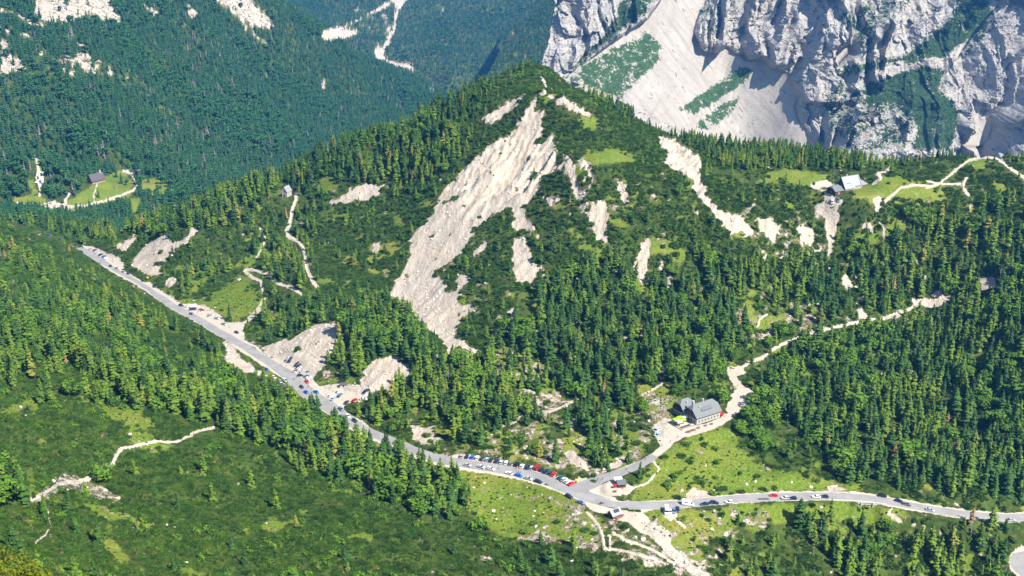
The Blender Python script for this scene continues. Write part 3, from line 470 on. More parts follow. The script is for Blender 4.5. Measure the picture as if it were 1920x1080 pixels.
# ------------------------------------------------------------------ ground material
def ground_material():
    q = NT('ground_cover', .95, .05)
    at = q.n('Attribute', attribute_name='cover', attribute_type='GEOMETRY'); sp_ = q.n('SeparateColor', {0: at.outputs['Color']})
    r, g, b = sp_.outputs[0], sp_.outputs[1], sp_.outputs[2]
    n1 = q.noise(.045, 5, .6); n2 = q.noise(.35, 5, .65); n3 = q.noise(1.6, 4, .7); n4 = q.noise(.012, 3)
    soil = q.mix(q.rng(n2, .35, .65), (.022, .040, .010), (.065, .095, .020))
    soil = q.mix(q.rng(n1, .5, .7), soil, (.085, .125, .022))
    gr = q.mix(q.rng(n1, .38, .62), (.095, .165, .016), (.205, .215, .032)); n5 = q.noise(.75, 5, .75)
    gr = q.mix(q.rng(n2, .42, .7), gr, (.125, .175, .02)); gr = q.mix(q.rng(n3, .52, .66, 0, .6), gr, (.05, .11, .012)); gr = q.mix(q.rng(n5, .50, .58, 0, .8), gr, (.055, .12, .012)); gr = q.mix(q.rng(q.noise(.09, 4, .7), .5, .62, 0, .6), gr, (.10, .19, .014)); gr = q.mix(q.rng(n5, .36, .46, .7, 0), gr, (.30, .26, .09))
    gr = q.mix(q.math('MULTIPLY', q.rng(n4, .52, .66), q.rng(n2, .4, .7)), gr, (.30, .24, .06))
    fib = q.noise(.25, 5, .7, q.pos((1.0, .35, .5)))
    rk = q.ramp(fib, [(.30, (.36, .30, .245)), (.40, (.47, .405, .335)), (.56, (.55, .485, .41)), (.8, (.60, .545, .475))])
    rk = q.mix(q.rng(n1, .45, .7, 0, .5), rk, (.58, .46, .35)); rk = q.mix(q.rng(n3, .58, .70, 0, .5), rk, (.30, .27, .23))
    tuft = q.math('MULTIPLY', q.rng(n2, .60, .68), q.rng(n3, .42, .6)); rk = q.mix(q.math('MULTIPLY', tuft, .8), rk, (.10, .125, .035))
    gv = q.mix(q.rng(n2, .3, .7), (.40, .355, .29), (.50, .45, .38)); gv = q.mix(q.rng(n1, .55, .75, 0, .6), gv, (.40, .34, .25)); gv = q.mix(q.rng(n5, .55, .65, 0, .5), gv, (.30, .28, .20))
    n6 = q.noise(.11, 4, .7); ed = q.math('ADD', q.math('MULTIPLY', q.math('SUBTRACT', n2, .5), 1.9), q.math('MULTIPLY', q.math('SUBTRACT', n6, .5), 1.3)); ed2 = q.math('MULTIPLY', q.math('SUBTRACT', n3, .5), 1.1); e = q.math('ADD', ed, ed2)
    gf = q.rng(q.math('ADD', g, q.math('MULTIPLY', e, .9)), .30, .62); rf = q.rng(q.math('ADD', r, q.math('MULTIPLY', e, .8)), .42, .58); bf = q.rng(q.math('ADD', b, q.math('MULTIPLY', e, .75)), .30, .50)
    soil = q.mix(q.math('MULTIPLY', q.rng(g, .1, .4), q.rng(n5, .45, .6)), soil, (.16, .15, .045)); c = q.mix(gf, soil, gr); c = q.mix(q.math('MULTIPLY', q.rng(r, .12, .4), q.rng(q.math('ADD', n2, n5), .92, 1.08, 0, .8)), c, (.34, .275, .155))
    st = q.math('MULTIPLY', q.rng(n3, .66, .70), q.rng(n2, .50, .60)); c = q.mix(q.math('MULTIPLY', st, g), c, (.62, .58, .5))
    c = q.mix(rf, c, rk); c = q.mix(bf, c, gv)
    v = q.n('TexVoronoi', {'Vector': q.pos(), 'Scale': .55}, feature='F1').outputs[0]
    h = q.math('ADD', q.math('MULTIPLY', n3, q.math('ADD', q.math('MULTIPLY', rf, 1.0), .45)), q.math('MULTIPLY', q.math('MULTIPLY', v, rf), .6))
    h = q.math('ADD', h, q.math('MULTIPLY', q.math('MULTIPLY', fib, rf), 2.0)); h = q.math('MULTIPLY', h, q.math('SUBTRACT', 1.0, q.math('MULTIPLY', bf, .8)))
    return q.out(c, h, .8, 1.0)
def build_ground():
    PX_, PY_, _ = project(Xg, Yg, Zg); wob = 3.2
    wx = (vnoise(Xg / 5, Yg / 5, 41) - .5) * 2 * wob; wy = (vnoise(Xg / 5, Yg / 5, 42) - .5) * 2 * wob
    Rk = mask(rock, frock, PX_ + wx, PY_ + wy, RG); Gr = mask(grass, fgrass, PX_ + wx, PY_ + wy, RG); Gv = mask(grav, fgrav, PX_ + wx * .3, PY_ + wy * .3, RG)
    Gr = np.where(RG > 3200, .15, Gr)
    V = np.stack([Xg, Yg, Zg], -1).reshape(-1, 3)
    i, j = np.meshgrid(np.arange(NR - 1), np.arange(NA - 1), indexing='ij'); a = i * NA + j
    Fc = np.stack([a, a + 1, a + NA + 1, a + NA], -1).reshape(-1, 4)
    me = mesh('ground', V, Fc, [ground_material()], smooth=True)
    ca_ = me.color_attributes.new('cover', 'FLOAT_COLOR', 'POINT'); ca_.data.foreach_set('color', np.stack([Rk, Gr, Gv, np.ones_like(Rk)], -1).astype(np.float32).ravel())
    return tag(link('ground', me), kind='structure')

# ------------------------------------------------------------------ rock massif on the right
def massif():
    crk = new(); cgr = new()                                                     # scree / green cover as seen
    for pts in (((1270,-160),(1350,-160),(1325,0),(1310,30),(1302,60),(1312,88),(1322,98),(1345,95),(1360,86),(1372,95),(1400,115),(1430,110),(1445,130),(1480,138),(1487,160),(1500,180),(1490,200),(1500,230),(1525,262),(1545,300),(1400,300),(1280,250),(1200,210),(1140,180),(1060,150),(1075,133),(1160,72),(1215,35),(1240,0)),
                ((1860,0),(1880,0),(1830,60),(1795,110),(1780,120),(1800,80)), ((1820,240),(1850,220),(1862,235),(1855,262),(1838,275),(1800,275),(1815,250)), ((1560,95),(1590,80),(1600,95),(1570,125))): poly(crk, pts, 1)
    for v, pts in ((.82,((1062,150),(1100,120),(1150,90),(1215,60),(1245,85),(1240,110),(1200,150),(1165,185),(1120,170))), (.9,((1170,-20),(1232,-20),(1215,20),(1160,62),(1110,105),(1075,133),(1062,140),(1090,105),(1130,70),(1155,30))), (.95,((1280,200),(1330,165),(1400,122),(1416,130),(1400,152),(1340,194),(1298,218))), (.78,((1296,242),(1340,202),(1388,180),(1378,208),(1330,245))), (.6,((1030,0),(1045,0),(1040,60),(1030,80))),
                   (1,((1800,-160),(1870,-160),(1850,0),(1862,20),(1840,60),(1800,85),(1770,110),(1745,108),(1700,125),(1690,110),(1740,70),(1780,40),(1795,0))), (1,((1620,160),(1680,140),(1720,125),(1780,130),(1765,150),(1762,172),(1790,190),(1800,220),(1790,260),(1780,285),(1710,280),(1722,240),(1700,210),(1660,190),(1630,200))), (.7,((1560,130),(1620,115),(1690,100),(1700,112),(1650,130),(1600,142),(1570,140))), (.9,((1800,110),(1850,50),(1868,30),(1865,50),(1830,85),(1795,120))),
                   (.55,((1570,150),(1660,180),(1720,220),(1700,280),(1600,285),(1560,250),(1540,190))), (.5,((1310,0),(1360,0),(1350,60),(1330,70),(1310,40))), (.6,((1570,30),(1640,0),(1700,0),(1680,40),(1600,60))), (.6,((1600,60),(1640,40),(1650,70),(1620,100))), (.8,((1580,125),(1600,118),(1602,135),(1585,140)))): poly(cgr, pts, v, 'max')
    crk, cgr = blur(crk, 2), blur(blur(cgr, 5), 3)
    NX, NZ = 1150, 620
    x = np.linspace(-260, 1500, NX); z = np.linspace(-330, 460, NZ); X, Z = np.meshgrid(x, z)
    Y0 = 1930 + 1.02 * (Z + 125)
    # the main corrie line: base comes nearer on the left scree, stands back on the right
    Y0 = Y0 + 110 * sstep(X, 120, 420) + 60 * np.exp(-((X - 430) / 90) ** 2) - 60 * np.exp(-((X - 640) / 120) ** 2) + 60 * np.exp(-((X - 900) / 60) ** 2)
    PXm, PYm, _ = project(X, Y0, Z); sc = look(crk, PXm, PYm); gn = look(cgr, PXm, PYm); cl = 1 - sc
    wx = fbm(X / 160, Z / 160, 61, 3) * 40; wz = fbm(X / 160, Z / 160, 62, 3) * 40
    D = (X + wx) * .84 - (Z + wz) * .54; E = (X + wx) * .54 + (Z + wz) * .84       # across / along the gullies, which lean up to the right
    D2 = (X + wx) * .97 - (Z + wz) * .24; E2 = (X + wx) * .24 + (Z + wz) * .97
    def saw(p, cut=.14):                                              # ribs that rise slowly from the right and break off steeply on the left
        f = p - np.floor(p); k_ = np.floor(p); a_ = .45 + .9 * _h(k_, k_ * 0 + 3, 7); return np.where(f < cut, f / cut, ((1 - f) / (1 - cut)) ** 1.15) * a_
    wv = fbm(X / 90, Z / 150, 75, 3)
    wf = fbm(X / 45, Z / 45, 79, 3)
    H = saw(D / 118 + wv * .9 + .3, .1) * 40 * (.4 + .8 * vnoise(E / 170, D / 110, 76)) + facets(D2 / 52 + wf * .35, E2 / 120 + wf * .3, 81, .55, .9) * 42 + facets(D2 / 21 + wf * .5, E2 / 48 + wf * .4, 85, .6, .8) * 19 + saw(D2 / 33 + wv * 1.6 + .1, .18) * 15 * (.2 + vnoise(E2 / 60, D2 / 40, 77)) + facets(D / 8.5, E / 17, 87, .6, .9) * 7 + facets(D / 3.6, E / 7, 89, .5, .9) * 2.5
    nearsc = np.clip(look(blur(crk, 16), PXm, PYm) * 1.5, 0, 1); H *= 1 - .75 * nearsc
    H += fbm(X / 60, Z / 9, 68, 3) * 4.5                                             # bedding
    H *= np.clip(cl * 1.2, 0, 1) * (1 - .5 * np.clip(gn - .5, 0, 1))
    H += sc * (fbm(D / 42, E / 400, 69, 2) * 15 + fbm(D / 9, E / 140, 70, 2) * 1.2)
    for pts, a_, w_ in (([(1352,-60),(1345,-20),(1318,30),(1304,60),(1316,97)], 44, 120), ([(1412,-30),(1402,15),(1396,45),(1404,75)], 30, 45), ([(1470,-20),(1458,40),(1442,80),(1446,118)], 34, 60), ([(1560,-90),(1540,-10),(1532,55),(1508,110),(1484,150),(1502,185)], 42, 130), ([(1625,30),(1604,70),(1592,110),(1590,165)], 42, 75), ([(1662,-10),(1636,35),(1612,65)], 30, 50), ([(1600,175),(1575,225),(1563,275)], 45, 70), ([(1705,180),(1688,215),(1680,285)], 36, 60),
                        ([(1768,-20),(1748,15),(1744,55)], 26, 45), ([(1990,20),(1935,95),(1893,185),(1862,205),(1852,228),(1846,290)], 95, 200), ([(1818,180),(1800,230),(1794,275)], 22, 60), ([(1205,-20),(1185,30),(1130,80),(1095,120)], 22, 35), ([(1110,-20),(1090,60),(1070,120)], 16, 30)):
        p = np.array(pts, float); o = np.argsort(p[:, 1]); xs = np.interp(PYm, p[o, 1], p[o, 0]); d = PXm - xs + (vnoise(X / 14, Z / 14, 71) - .5) * 7 + (vnoise(X / 40, Z / 40, 72) - .5) * 10
        w = sstep(PYm, p[:, 1].min() - 18, p[:, 1].min() + 6) * (1 - sstep(PYm, p[:, 1].max() - 4, p[:, 1].max() + 10))
        prof = np.where(d < 0, np.clip(1 + d / 6, 0, 1), np.clip(1 - d / w_, 0, 1) ** 1.2) * a_ - np.where(d < 0, np.exp(d / 16), 0) * a_ * .3
        H = H + prof * w * (.2 + .8 * cl) * (1 - .6 * nearsc)
    H = H - 22 * np.exp(-((PXm - 1430) / 110) ** 2) * sstep(PYm, 60, 130) * cl
    xb = 62 + fbm(Z / 30, Z * 0 + 3, 73, 3) * 14 + np.interp(Z, [-300, -125, -60, 0, 105, 300], [0, -6, -16, -8, 26, 70])
    back = np.maximum(xb - X, 0); Y = Y0 - H + back * 3.2; X = np.where(back > 0, xb + back * .22, X)      # the end wall of the massif runs away from the valley
    Z = np.where(Z > 105, 105 + (Z - 105) * np.interp(X, [100, 420, 900], [.06, .35, 1]), Z)
    PXn, PYn, _ = project(X, Y, Z); sc = look(crk, PXn, PYn); gn = look(cgr, PXn, PYn)
    V = np.stack([X, Y, Z], -1).reshape(-1, 3); i, j = np.meshgrid(np.arange(NZ - 1), np.arange(NX - 1), indexing='ij'); a = i * NX + j
    q = NT('limestone_cliff', .95, .05)
    at = q.n('Attribute', attribute_name='cover', attribute_type='GEOMETRY'); s_ = q.n('SeparateColor', {0: at.outputs['Color']}); sc_, gn_ = s_.outputs[0], s_.outputs[1]
    n1 = q.noise(.012, 5, .6); n2 = q.noise(.07, 5, .65); n3 = q.noise(.25, 4, .7); bed = q.noise(.05, 5, .7, q.pos((.3, .3, 3.2))); gq = q.n('NewGeometry').outputs['Position']; rot_ = q.n('VectorRotate', {'Vector': gq, 'Axis': (0, 1, 0), 'Angle': R(-52)}, rotation_type='AXIS_ANGLE').outputs[0]; stv = q.noise(.05, 6, .75, q.n('VectorMath', {0: rot_, 1: (.22, .3, 2.2)}, operation='MULTIPLY').outputs[0])
    rk = q.ramp(q.math('ADD', q.math('MULTIPLY', bed, .5), q.math('MULTIPLY', n2, .5)), [(.34, (.24, .24, .25)), (.45, (.41, .395, .38)), (.55, (.52, .495, .465)), (.68, (.60, .56, .515))])
    rk = q.mix(q.rng(n1, .45, .65, 0, .6), rk, (.55, .48, .41)); rk = q.mix(q.rng(n3, .58, .72, 0, .35), rk, (.27, .26, .27))
    sr = q.mix(q.rng(stv, .35, .65), (.27, .25, .23), (.43, .395, .35)); sr = q.mix(q.rng(n1, .4, .7, 0, .6), sr, (.33, .29, .25))
    c = q.mix(sc_, rk, sr)
    e = q.math('ADD', q.math('MULTIPLY', q.math('SUBTRACT', n2, .5), 2.4), q.math('MULTIPLY', q.math('SUBTRACT', n3, .5), 2.2))
    nst = q.noise(.035, 4, .65, q.pos((1.6, .6, .6)))
    gf = q.rng(q.math('ADD', q.math('ADD', gn_, e), q.math('MULTIPLY', q.math('SUBTRACT', nst, .5), .9)), .52, .62)
    sp2 = q.math('MULTIPLY', q.rng(n2, .58, .63), q.rng(n3, .5, .6)); gf = q.math('MAXIMUM', gf, q.math('MULTIPLY', sp2, q.math('SUBTRACT', 1.0, q.math('MULTIPLY', sc_, .93)))); tf = q.math('MULTIPLY', q.rng(n3, .60, .64), q.rng(n1, .45, .6)); gf = q.math('MAXIMUM', gf, q.math('MULTIPLY', tf, .8)); gf = q.math('MAXIMUM', gf, q.math('MULTIPLY', q.math('MULTIPLY', q.rng(stv, .585, .63), q.rng(n2, .47, .53)), .9))
    c = q.mix(gf, c, q.mix(q.rng(n3, .4, .62), (.018, .045, .020), (.060, .115, .034)))
    h = q.math('ADD', q.math('MULTIPLY', n2, 5.0), q.math('ADD', q.math('MULTIPLY', n3, 2.5), q.math('MULTIPLY', bed, 6.0))); h = q.math('MULTIPLY', h, q.math('SUBTRACT', 1.1, sc_))
    me = mesh('rock_massif', V, np.stack([a, a + 1, a + NX + 1, a + NX], -1).reshape(-1, 4), [q.out(c, h, 1.0, 1.4)], smooth=False)
    ca_ = me.color_attributes.new('cover', 'FLOAT_COLOR', 'POINT'); ca_.data.foreach_set('color', np.stack([sc, gn, gn * 0, gn * 0 + 1], -1).astype(np.float32).ravel())
    return tag(link('mountain_cliff', me), kind='structure')

# ------------------------------------------------------------------ asphalt
def strip(name, P, width, mat, lift=.07, offs=0.0, sub=4):
    P = np.array(P); T = np.gradient(P[:, :2], axis=0); T /= np.linalg.norm(T, axis=1)[:, None] + 1e-9; Nn = np.stack([-T[:, 1], T[:, 0]], 1)
    w = np.full(len(P), width) if np.isscalar(width) else np.asarray(width); V = []
    for k in range(sub + 1):
        s_ = (k / sub - .5) * w + offs; e_ = (vnoise(np.arange(len(P)) / 2.3, np.full(len(P), k * 3.1), 5) - .5) * .7 if k in (0, sub) else 0
        xy = P[:, :2] + Nn * (s_ + e_)[:, None] if not np.isscalar(s_) else P[:, :2] + Nn * (s_ + e_)
        V.append(np.stack([xy[:, 0], xy[:, 1], P[:, 2] + lift + .06 * (1 - (2 * k / sub - 1) ** 2)], 1))
    V = np.stack(V, 1).reshape(-1, 3); m = sub + 1; i, j = np.meshgrid(np.arange(len(P) - 1), np.arange(sub), indexing='ij'); a = i * m + j
    return link(name, mesh(name, V, np.stack([a, a + m, a + m + 1, a + 1], -1).reshape(-1, 4), [mat], smooth=True))
def asphalt():
    q = NT('asphalt', .85, .25); n1 = q.noise(.12, 4); n2 = q.noise(2.2, 4, .7); n3 = q.noise(.5, 3)
    c = q.mix(q.rng(n1, .35, .65), (.23, .228, .228), (.32, .313, .307)); c = q.mix(q.rng(n2, .4, .7, 0, .5), c, (.22, .218, .22)); c = q.mix(q.rng(n3, .6, .64, 0, .35), c, (.22, .22, .225)); return q.out(c, n2, .2, .05)
ASM = asphalt()
# ------------------------------------------------------------------ foliage materials
def leaf_material(name, dark, mid, light, warm=None, scale=.35):
    q = NT(name, .75, .15)
    oi = q.n('ObjectInfo').outputs['Random']; n1 = q.noise(.02, 3); n2 = q.noise(scale * 4, 3, .7); n3 = q.noise(.09, 2)
    t = q.math('ADD', q.math('MULTIPLY', oi, .55), q.math('MULTIPLY', n1, .45))
    c = q.mix(q.rng(t, .25, .75), dark, mid); c = q.mix(q.math('MULTIPLY', q.rng(n2, .45, .7), .75), c, light); c = q.mix(q.rng(n3, .5, .75, 0, .5), c, mid); n4 = q.noise(.17, 2); c = q.mix(q.rng(n4, .34, .48, .55, 0), c, dark); c = q.mix(q.rng(n4, .56, .68, 0, .45), c, light)
    if warm: c = q.mix(q.rng(q.math('FRACT', q.math('MULTIPLY', oi, 7.31)), .93, .98, 0, .7), c, warm)
    q.b.inputs['Subsurface Weight'].default_value = 0
    return q.out(c)
M_SPR = leaf_material('spruce_needles', (.012, .044, .011), (.038, .100, .016), (.108, .195, .025), (.15, .18, .03))
M_LAR = leaf_material('larch_needles', (.052, .108, .012), (.105, .175, .016), (.185, .26, .026), (.25, .22, .045))
M_BRO = leaf_material('broad_leaves', (.040, .105, .010), (.085, .178, .014), (.165, .28, .022))
M_PIN = leaf_material('dwarf_pine_needles', (.012, .042, .008), (.042, .102, .014), (.122, .208, .020), (.14, .15, .03))
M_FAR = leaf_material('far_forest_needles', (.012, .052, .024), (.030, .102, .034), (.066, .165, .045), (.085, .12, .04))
M_DEAD = plain('dead_wood', (.34, .30, .28), .9, .1)
M_RUST = leaf_material('browned_needles', (.22, .13, .05), (.30, .19, .07), (.36, .26, .10))
M_BARK = plain('bark', (.12, .09, .07), .95, .05)
M_AUT = leaf_material('reddish_leaves', (.07, .12, .008), (.15, .16, .01), (.27, .19, .012), (.42, .10, .02), .8)

def conifer(rs, layers=15, rad=.155, low=.06, arms=9, open_=0.0):
    g = random.Random(rs); V = []; Fc = []
    def tri(*p):
        b = len(V); V.extend(p); Fc.append(tuple(range(b, b + len(p))))
    for L in range(layers):
        t = L / (layers - 1); z = low + (.96 - low) * t ** .92; r = rad * (1 - t) ** .66 * (.85 + .3 * g.random()) + .016
        if t < .1: r *= .8
        n_ = max(4, int(arms * (1 - .45 * t))); a0 = g.random() * 6.28; lop = g.random() * 6.28
        for k in range(n_):
            if g.random() < open_ + .07: continue
            a = a0 + 6.283 * k / n_ + g.uniform(-.25, .25); rr = r * g.uniform(.6, 1.3) * (1 + .18 * math.cos(a - lop)); dz = -rr * g.uniform(.25, .6); zz = z + g.uniform(-.012, .012)
            c, s = math.cos(a), math.sin(a); w = rr * .42 * g.uniform(.8, 1.2) + .008
            root = (c * .012, s * .012, zz + .018); tip = (c * rr, s * rr, zz + dz); m = .6
            l = (c * rr * m - s * w, s * rr * m + c * w, zz + dz * m - .022); q_ = (c * rr * m + s * w, s * rr * m - c * w, zz + dz * m - .022)
            top = (c * rr * m, s * rr * m, zz + dz * m * .75 + .012)
            tri(root, l, top); tri(root, top, q_); tri(top, l, tip); tri(top, tip, q_)
            if L % 2: tri(l, (c * rr * m * .8, s * rr * m * .8, zz + dz - .05), tip)
    # inner dark body that closes the tree
    b = len(V); n_ = 6
    for L in range(5):
        t = L / 4; z = low + .03 + (.88 - low) * t; r = rad * .5 * (1 - t) ** .8 + .004
        for k in range(n_): V.append((r * math.cos(6.283 * k / n_ + L), r * math.sin(6.283 * k / n_ + L), z))
    for L in range(4):
        for k in range(n_): Fc.append((b + L * n_ + k, b + L * n_ + (k + 1) % n_, b + (L + 1) * n_ + (k + 1) % n_, b + (L + 1) * n_ + k))
    V.append((0, 0, 1.0)); tp = len(V) - 1
    for k in range(n_): Fc.append((b + 4 * n_ + k, b + 4 * n_ + (k + 1) % n_, tp))
    return V, Fc
def trunk(r=.012, h=.9, n_=6, limbs=0, rs=0):
    V = []; Fc = []; g = random.Random(rs)
    def cone(p0, p1, r0, r1):
        b = len(V); d = (Vector(p1) - Vector(p0)).normalized(); u = d.orthogonal().normalized(); v = d.cross(u)
        for p, r_ in ((p0, r0), (p1, r1)):
            for k in range(n_): V.append(tuple(Vector(p) + (u * math.cos(6.283 * k / n_) + v * math.sin(6.283 * k / n_)) * r_))
        for k in range(n_): Fc.append((b + k, b + (k + 1) % n_, b + n_ + (k + 1) % n_, b + n_ + k))
    cone((0, 0, -.04), (0, 0, h * .5), r, r * .65); cone((0, 0, h * .5), (0, 0, h), r * .65, r * .15)
    for k in range(limbs):
        z = g.uniform(.2, .9) * h; a = g.random() * 6.28; L = .22 * (1.05 - z) * g.uniform(.6, 1.2)
        cone((0, 0, z), (math.cos(a) * L, math.sin(a) * L, z + g.uniform(-.02, .08)), r * .35, r * .08)
    return V, Fc
def broad(rs, n_=620, size=.055):
    g = random.Random(rs); V = []; Fc = []; lobes = [(g.gauss(0, .13), g.gauss(0, .13), g.uniform(.38, .82), g.uniform(.15, .25)) for _ in range(9)]
    for _ in range(n_):
        x, y, z, r = g.choice(lobes); d = Vector((g.gauss(0, 1), g.gauss(0, 1), g.gauss(.25, 1))).normalized(); c = Vector((x, y, z)) + d * r * g.uniform(.8, 1.08)
        nrm = (d + Vector((g.gauss(0, .5), g.gauss(0, .5), g.gauss(.3, .5)))).normalized(); u = nrm.orthogonal().normalized(); u.rotate(Matrix.Rotation(g.random() * 6.28, 3, nrm)); v = nrm.cross(u); s_ = size * g.uniform(.6, 1.4)
        b = len(V); V.extend([tuple(c + u * s_), tuple(c + v * s_ * .7), tuple(c - u * s_), tuple(c - v * s_ * .7)]); Fc.append((b, b + 1, b + 2, b + 3))
    return V, Fc
def mound(rs, n_=96, tuft=.42, wid=.095, flat=.55):
    g = random.Random(rs); V = []; Fc = []; el = g.uniform(.8, 1.2)
    N1 = 10
    for L, (z, r) in enumerate(((-.12, .98), (.22, .86), (.42, .52), (.5, .04))):
        for k in range(N1):
            a = 6.283 * k / N1; w = 1 + .12 * math.sin(3 * a + rs); V.append((r * w * math.cos(a) * el, r * w * math.sin(a) / el, z * flat * 1.5))
    for L in range(3):
        for k in range(N1): Fc.append((L * N1 + k, L * N1 + (k + 1) % N1, (L + 1) * N1 + (k + 1) % N1, (L + 1) * N1 + k))
    for _ in range(n_):
        r = math.sqrt(g.random()) * 1.0; a = g.random() * 6.283; x = r * math.cos(a) * el; y = r * math.sin(a) / el; z = flat * .95 * math.sqrt(max(0, 1 - r * r * .95)) - .08
        h = tuft * g.uniform(.6, 1.35); w = wid * g.uniform(.7, 1.3); lx, ly = x * .28 + g.gauss(0, .06), y * .28 + g.gauss(0, .06); b = len(V); a1 = g.random() * 6.28
        for k in range(3): V.append((x + w * math.cos(a1 + 2.094 * k), y + w * math.sin(a1 + 2.094 * k), z))
        V.append((x + lx, y + ly, z + h)); Fc.extend([(b, b + 1, b + 3), (b + 1, b + 2, b + 3), (b + 2, b, b + 3)])
    return V, Fc
def stone(rs):
    g = random.Random(rs); bm = bmesh.new(); bmesh.ops.create_icosphere(bm, subdivisions=2, radius=1)
    for v in bm.verts: v.co *= g.uniform(.72, 1.12); v.co.z *= .6; v.co.x *= 1.2
    V = [tuple(v.co) for v in bm.verts]; Fc = [tuple(v.index for v in f.verts) for f in bm.faces]; bm.free(); return V, Fc
def joined(name, parts):
    V = []; Fc = []; mi = []; mats = []
    for (v, f), m in parts:
        b = len(V); V += v; Fc += [tuple(i + b for i in q) for q in f]; 
        if m not in mats: mats.append(m)
        mi += [mats.index(m)] * len(f)
    return mesh(name, V, Fc, mats, mi)
# crowns and trunks used by the single trees, and the same trees joined for the mass of the forest
SPR = [conifer(i, 17, .142 + .02 * (i % 3), .05 + .03 * (i % 2), 9) for i in range(4)]
LAR = [conifer(20 + i, 14, .175, .10, 8, .18) for i in range(3)]
BRO = [broad(40 + i) for i in range(3)]
TRK, TRKL = trunk(), trunk(.014, .97, 6, 10, 3)
SPRm = [mesh('spruce_crown', *c, [M_SPR]) for c in SPR]; LARm = [mesh('larch_crown', *c, [M_LAR]) for c in LAR]; BROm = [mesh('broadleaf_crown', *c, [M_BRO]) for c in BRO]
TRm = mesh('conifer_trunk', *TRK, [M_BARK]); TRLm = mesh('limbed_trunk', *TRKL, [M_BARK])
def proto(name, me): return bpy.data.objects.new(name, me)          # a shape the forest repeats; it is not itself in the scene
P_TREES = [proto('spruce_shape', joined('spruce_shape', [(c, M_SPR), (TRK, M_BARK)])) for c in SPR] + [proto('larch_shape', joined('larch_shape', [(c, M_LAR), (TRK, M_BARK)])) for c in LAR] + [proto('broadleaf_shape', joined('broadleaf_shape', [(c, M_BRO), (TRK, M_BARK)])) for c in BRO] \
          + [proto('dead_tree_shape', joined('dead_tree_shape', [(trunk(.012, 1, 5, 26, 9), M_DEAD)])), proto('browned_tree_shape', joined('browned_tree_shape', [(conifer(31, 12, .15, .1, 7, .3), M_RUST), (TRK, M_BARK)]))]
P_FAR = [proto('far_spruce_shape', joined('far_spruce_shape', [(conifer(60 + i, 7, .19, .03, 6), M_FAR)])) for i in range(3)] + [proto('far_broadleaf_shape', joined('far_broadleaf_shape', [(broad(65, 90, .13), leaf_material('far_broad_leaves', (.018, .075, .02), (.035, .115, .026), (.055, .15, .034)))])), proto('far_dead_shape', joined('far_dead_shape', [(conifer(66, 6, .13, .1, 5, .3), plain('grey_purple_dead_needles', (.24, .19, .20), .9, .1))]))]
P_PINE = [proto('dwarf_pine_shape', joined('dwarf_pine_shape', [(mound(i), M_PIN)])) for i in range(3)]
M_ROCK = plain('white_limestone', (.62, .58, .52), .95, .05, .18, 1.5)
P_SHRUB = [proto('leafy_shrub_shape', joined('leafy_shrub_shape', [(broad(70 + i, 170, .10), M_BRO)])) for i in range(2)]
P_ROCK = [proto('stone_shape', joined('stone_shape', [(stone(i), M_ROCK)])) for i in range(3)]

def scatter(name, pts, scl, rot, idx, protos, label, cat, group=None):
    me = bpy.data.meshes.new(name); me.vertices.add(len(pts)); me.vertices.foreach_set('co', np.asarray(pts, np.float32).ravel())
    for nm, typ, dat, key in (('scl', 'FLOAT_VECTOR', scl, 'vector'), ('rot', 'FLOAT_VECTOR', rot, 'vector'), ('idx', 'INT', idx, 'value')):
        at = me.attributes.new(nm, typ, 'POINT'); at.data.foreach_set(key, np.asarray(dat, np.int32 if typ == 'INT' else np.float32).ravel())
    o = link(name, me); ng = bpy.data.node_groups.new(name, 'GeometryNodeTree')
    ng.interface.new_socket('Geometry', in_out='INPUT', socket_type='NodeSocketGeometry'); ng.interface.new_socket('Geometry', in_out='OUTPUT', socket_type='NodeSocketGeometry')
    N = ng.nodes.new; Lk = ng.links.new; gi, go = N('NodeGroupInput'), N('NodeGroupOutput'); g2i = N('GeometryNodeGeometryToInstance')
    for p in reversed(protos):
        oi = N('GeometryNodeObjectInfo'); oi.inputs['Object'].default_value = p; oi.inputs['As Instance'].default_value = True; Lk(oi.outputs['Geometry'], g2i.inputs[0]) if len(protos) == 1 else None
    iop = N('GeometryNodeInstanceOnPoints')
    if True:
        jn = N('GeometryNodeJoinGeometry')
        for p in reversed(protos):
            oi = N('GeometryNodeObjectInfo'); oi.inputs['Object'].default_value = p; oi.inputs['As Instance'].default_value = True; Lk(oi.outputs['Geometry'], jn.inputs[0])
        Lk(jn.outputs[0], iop.inputs['Instance'])
    def attr(nm, typ):
        a = N('GeometryNodeInputNamedAttribute'); a.data_type = typ; a.inputs['Name'].default_value = nm; return a.outputs['Attribute']
    iop.inputs['Pick Instance'].default_value = True
    Lk(gi.outputs[0], iop.inputs['Points']); Lk(attr('idx', 'INT'), iop.inputs['Instance Index']); Lk(attr('rot', 'FLOAT_VECTOR'), iop.inputs['Rotation']); Lk(attr('scl', 'FLOAT_VECTOR'), iop.inputs['Scale']); Lk(iop.outputs[0], go.inputs[0])
    md = o.modifiers.new('spread', 'NODES'); md.node_group = ng
    return tag(o, label, cat, group, 'stuff')

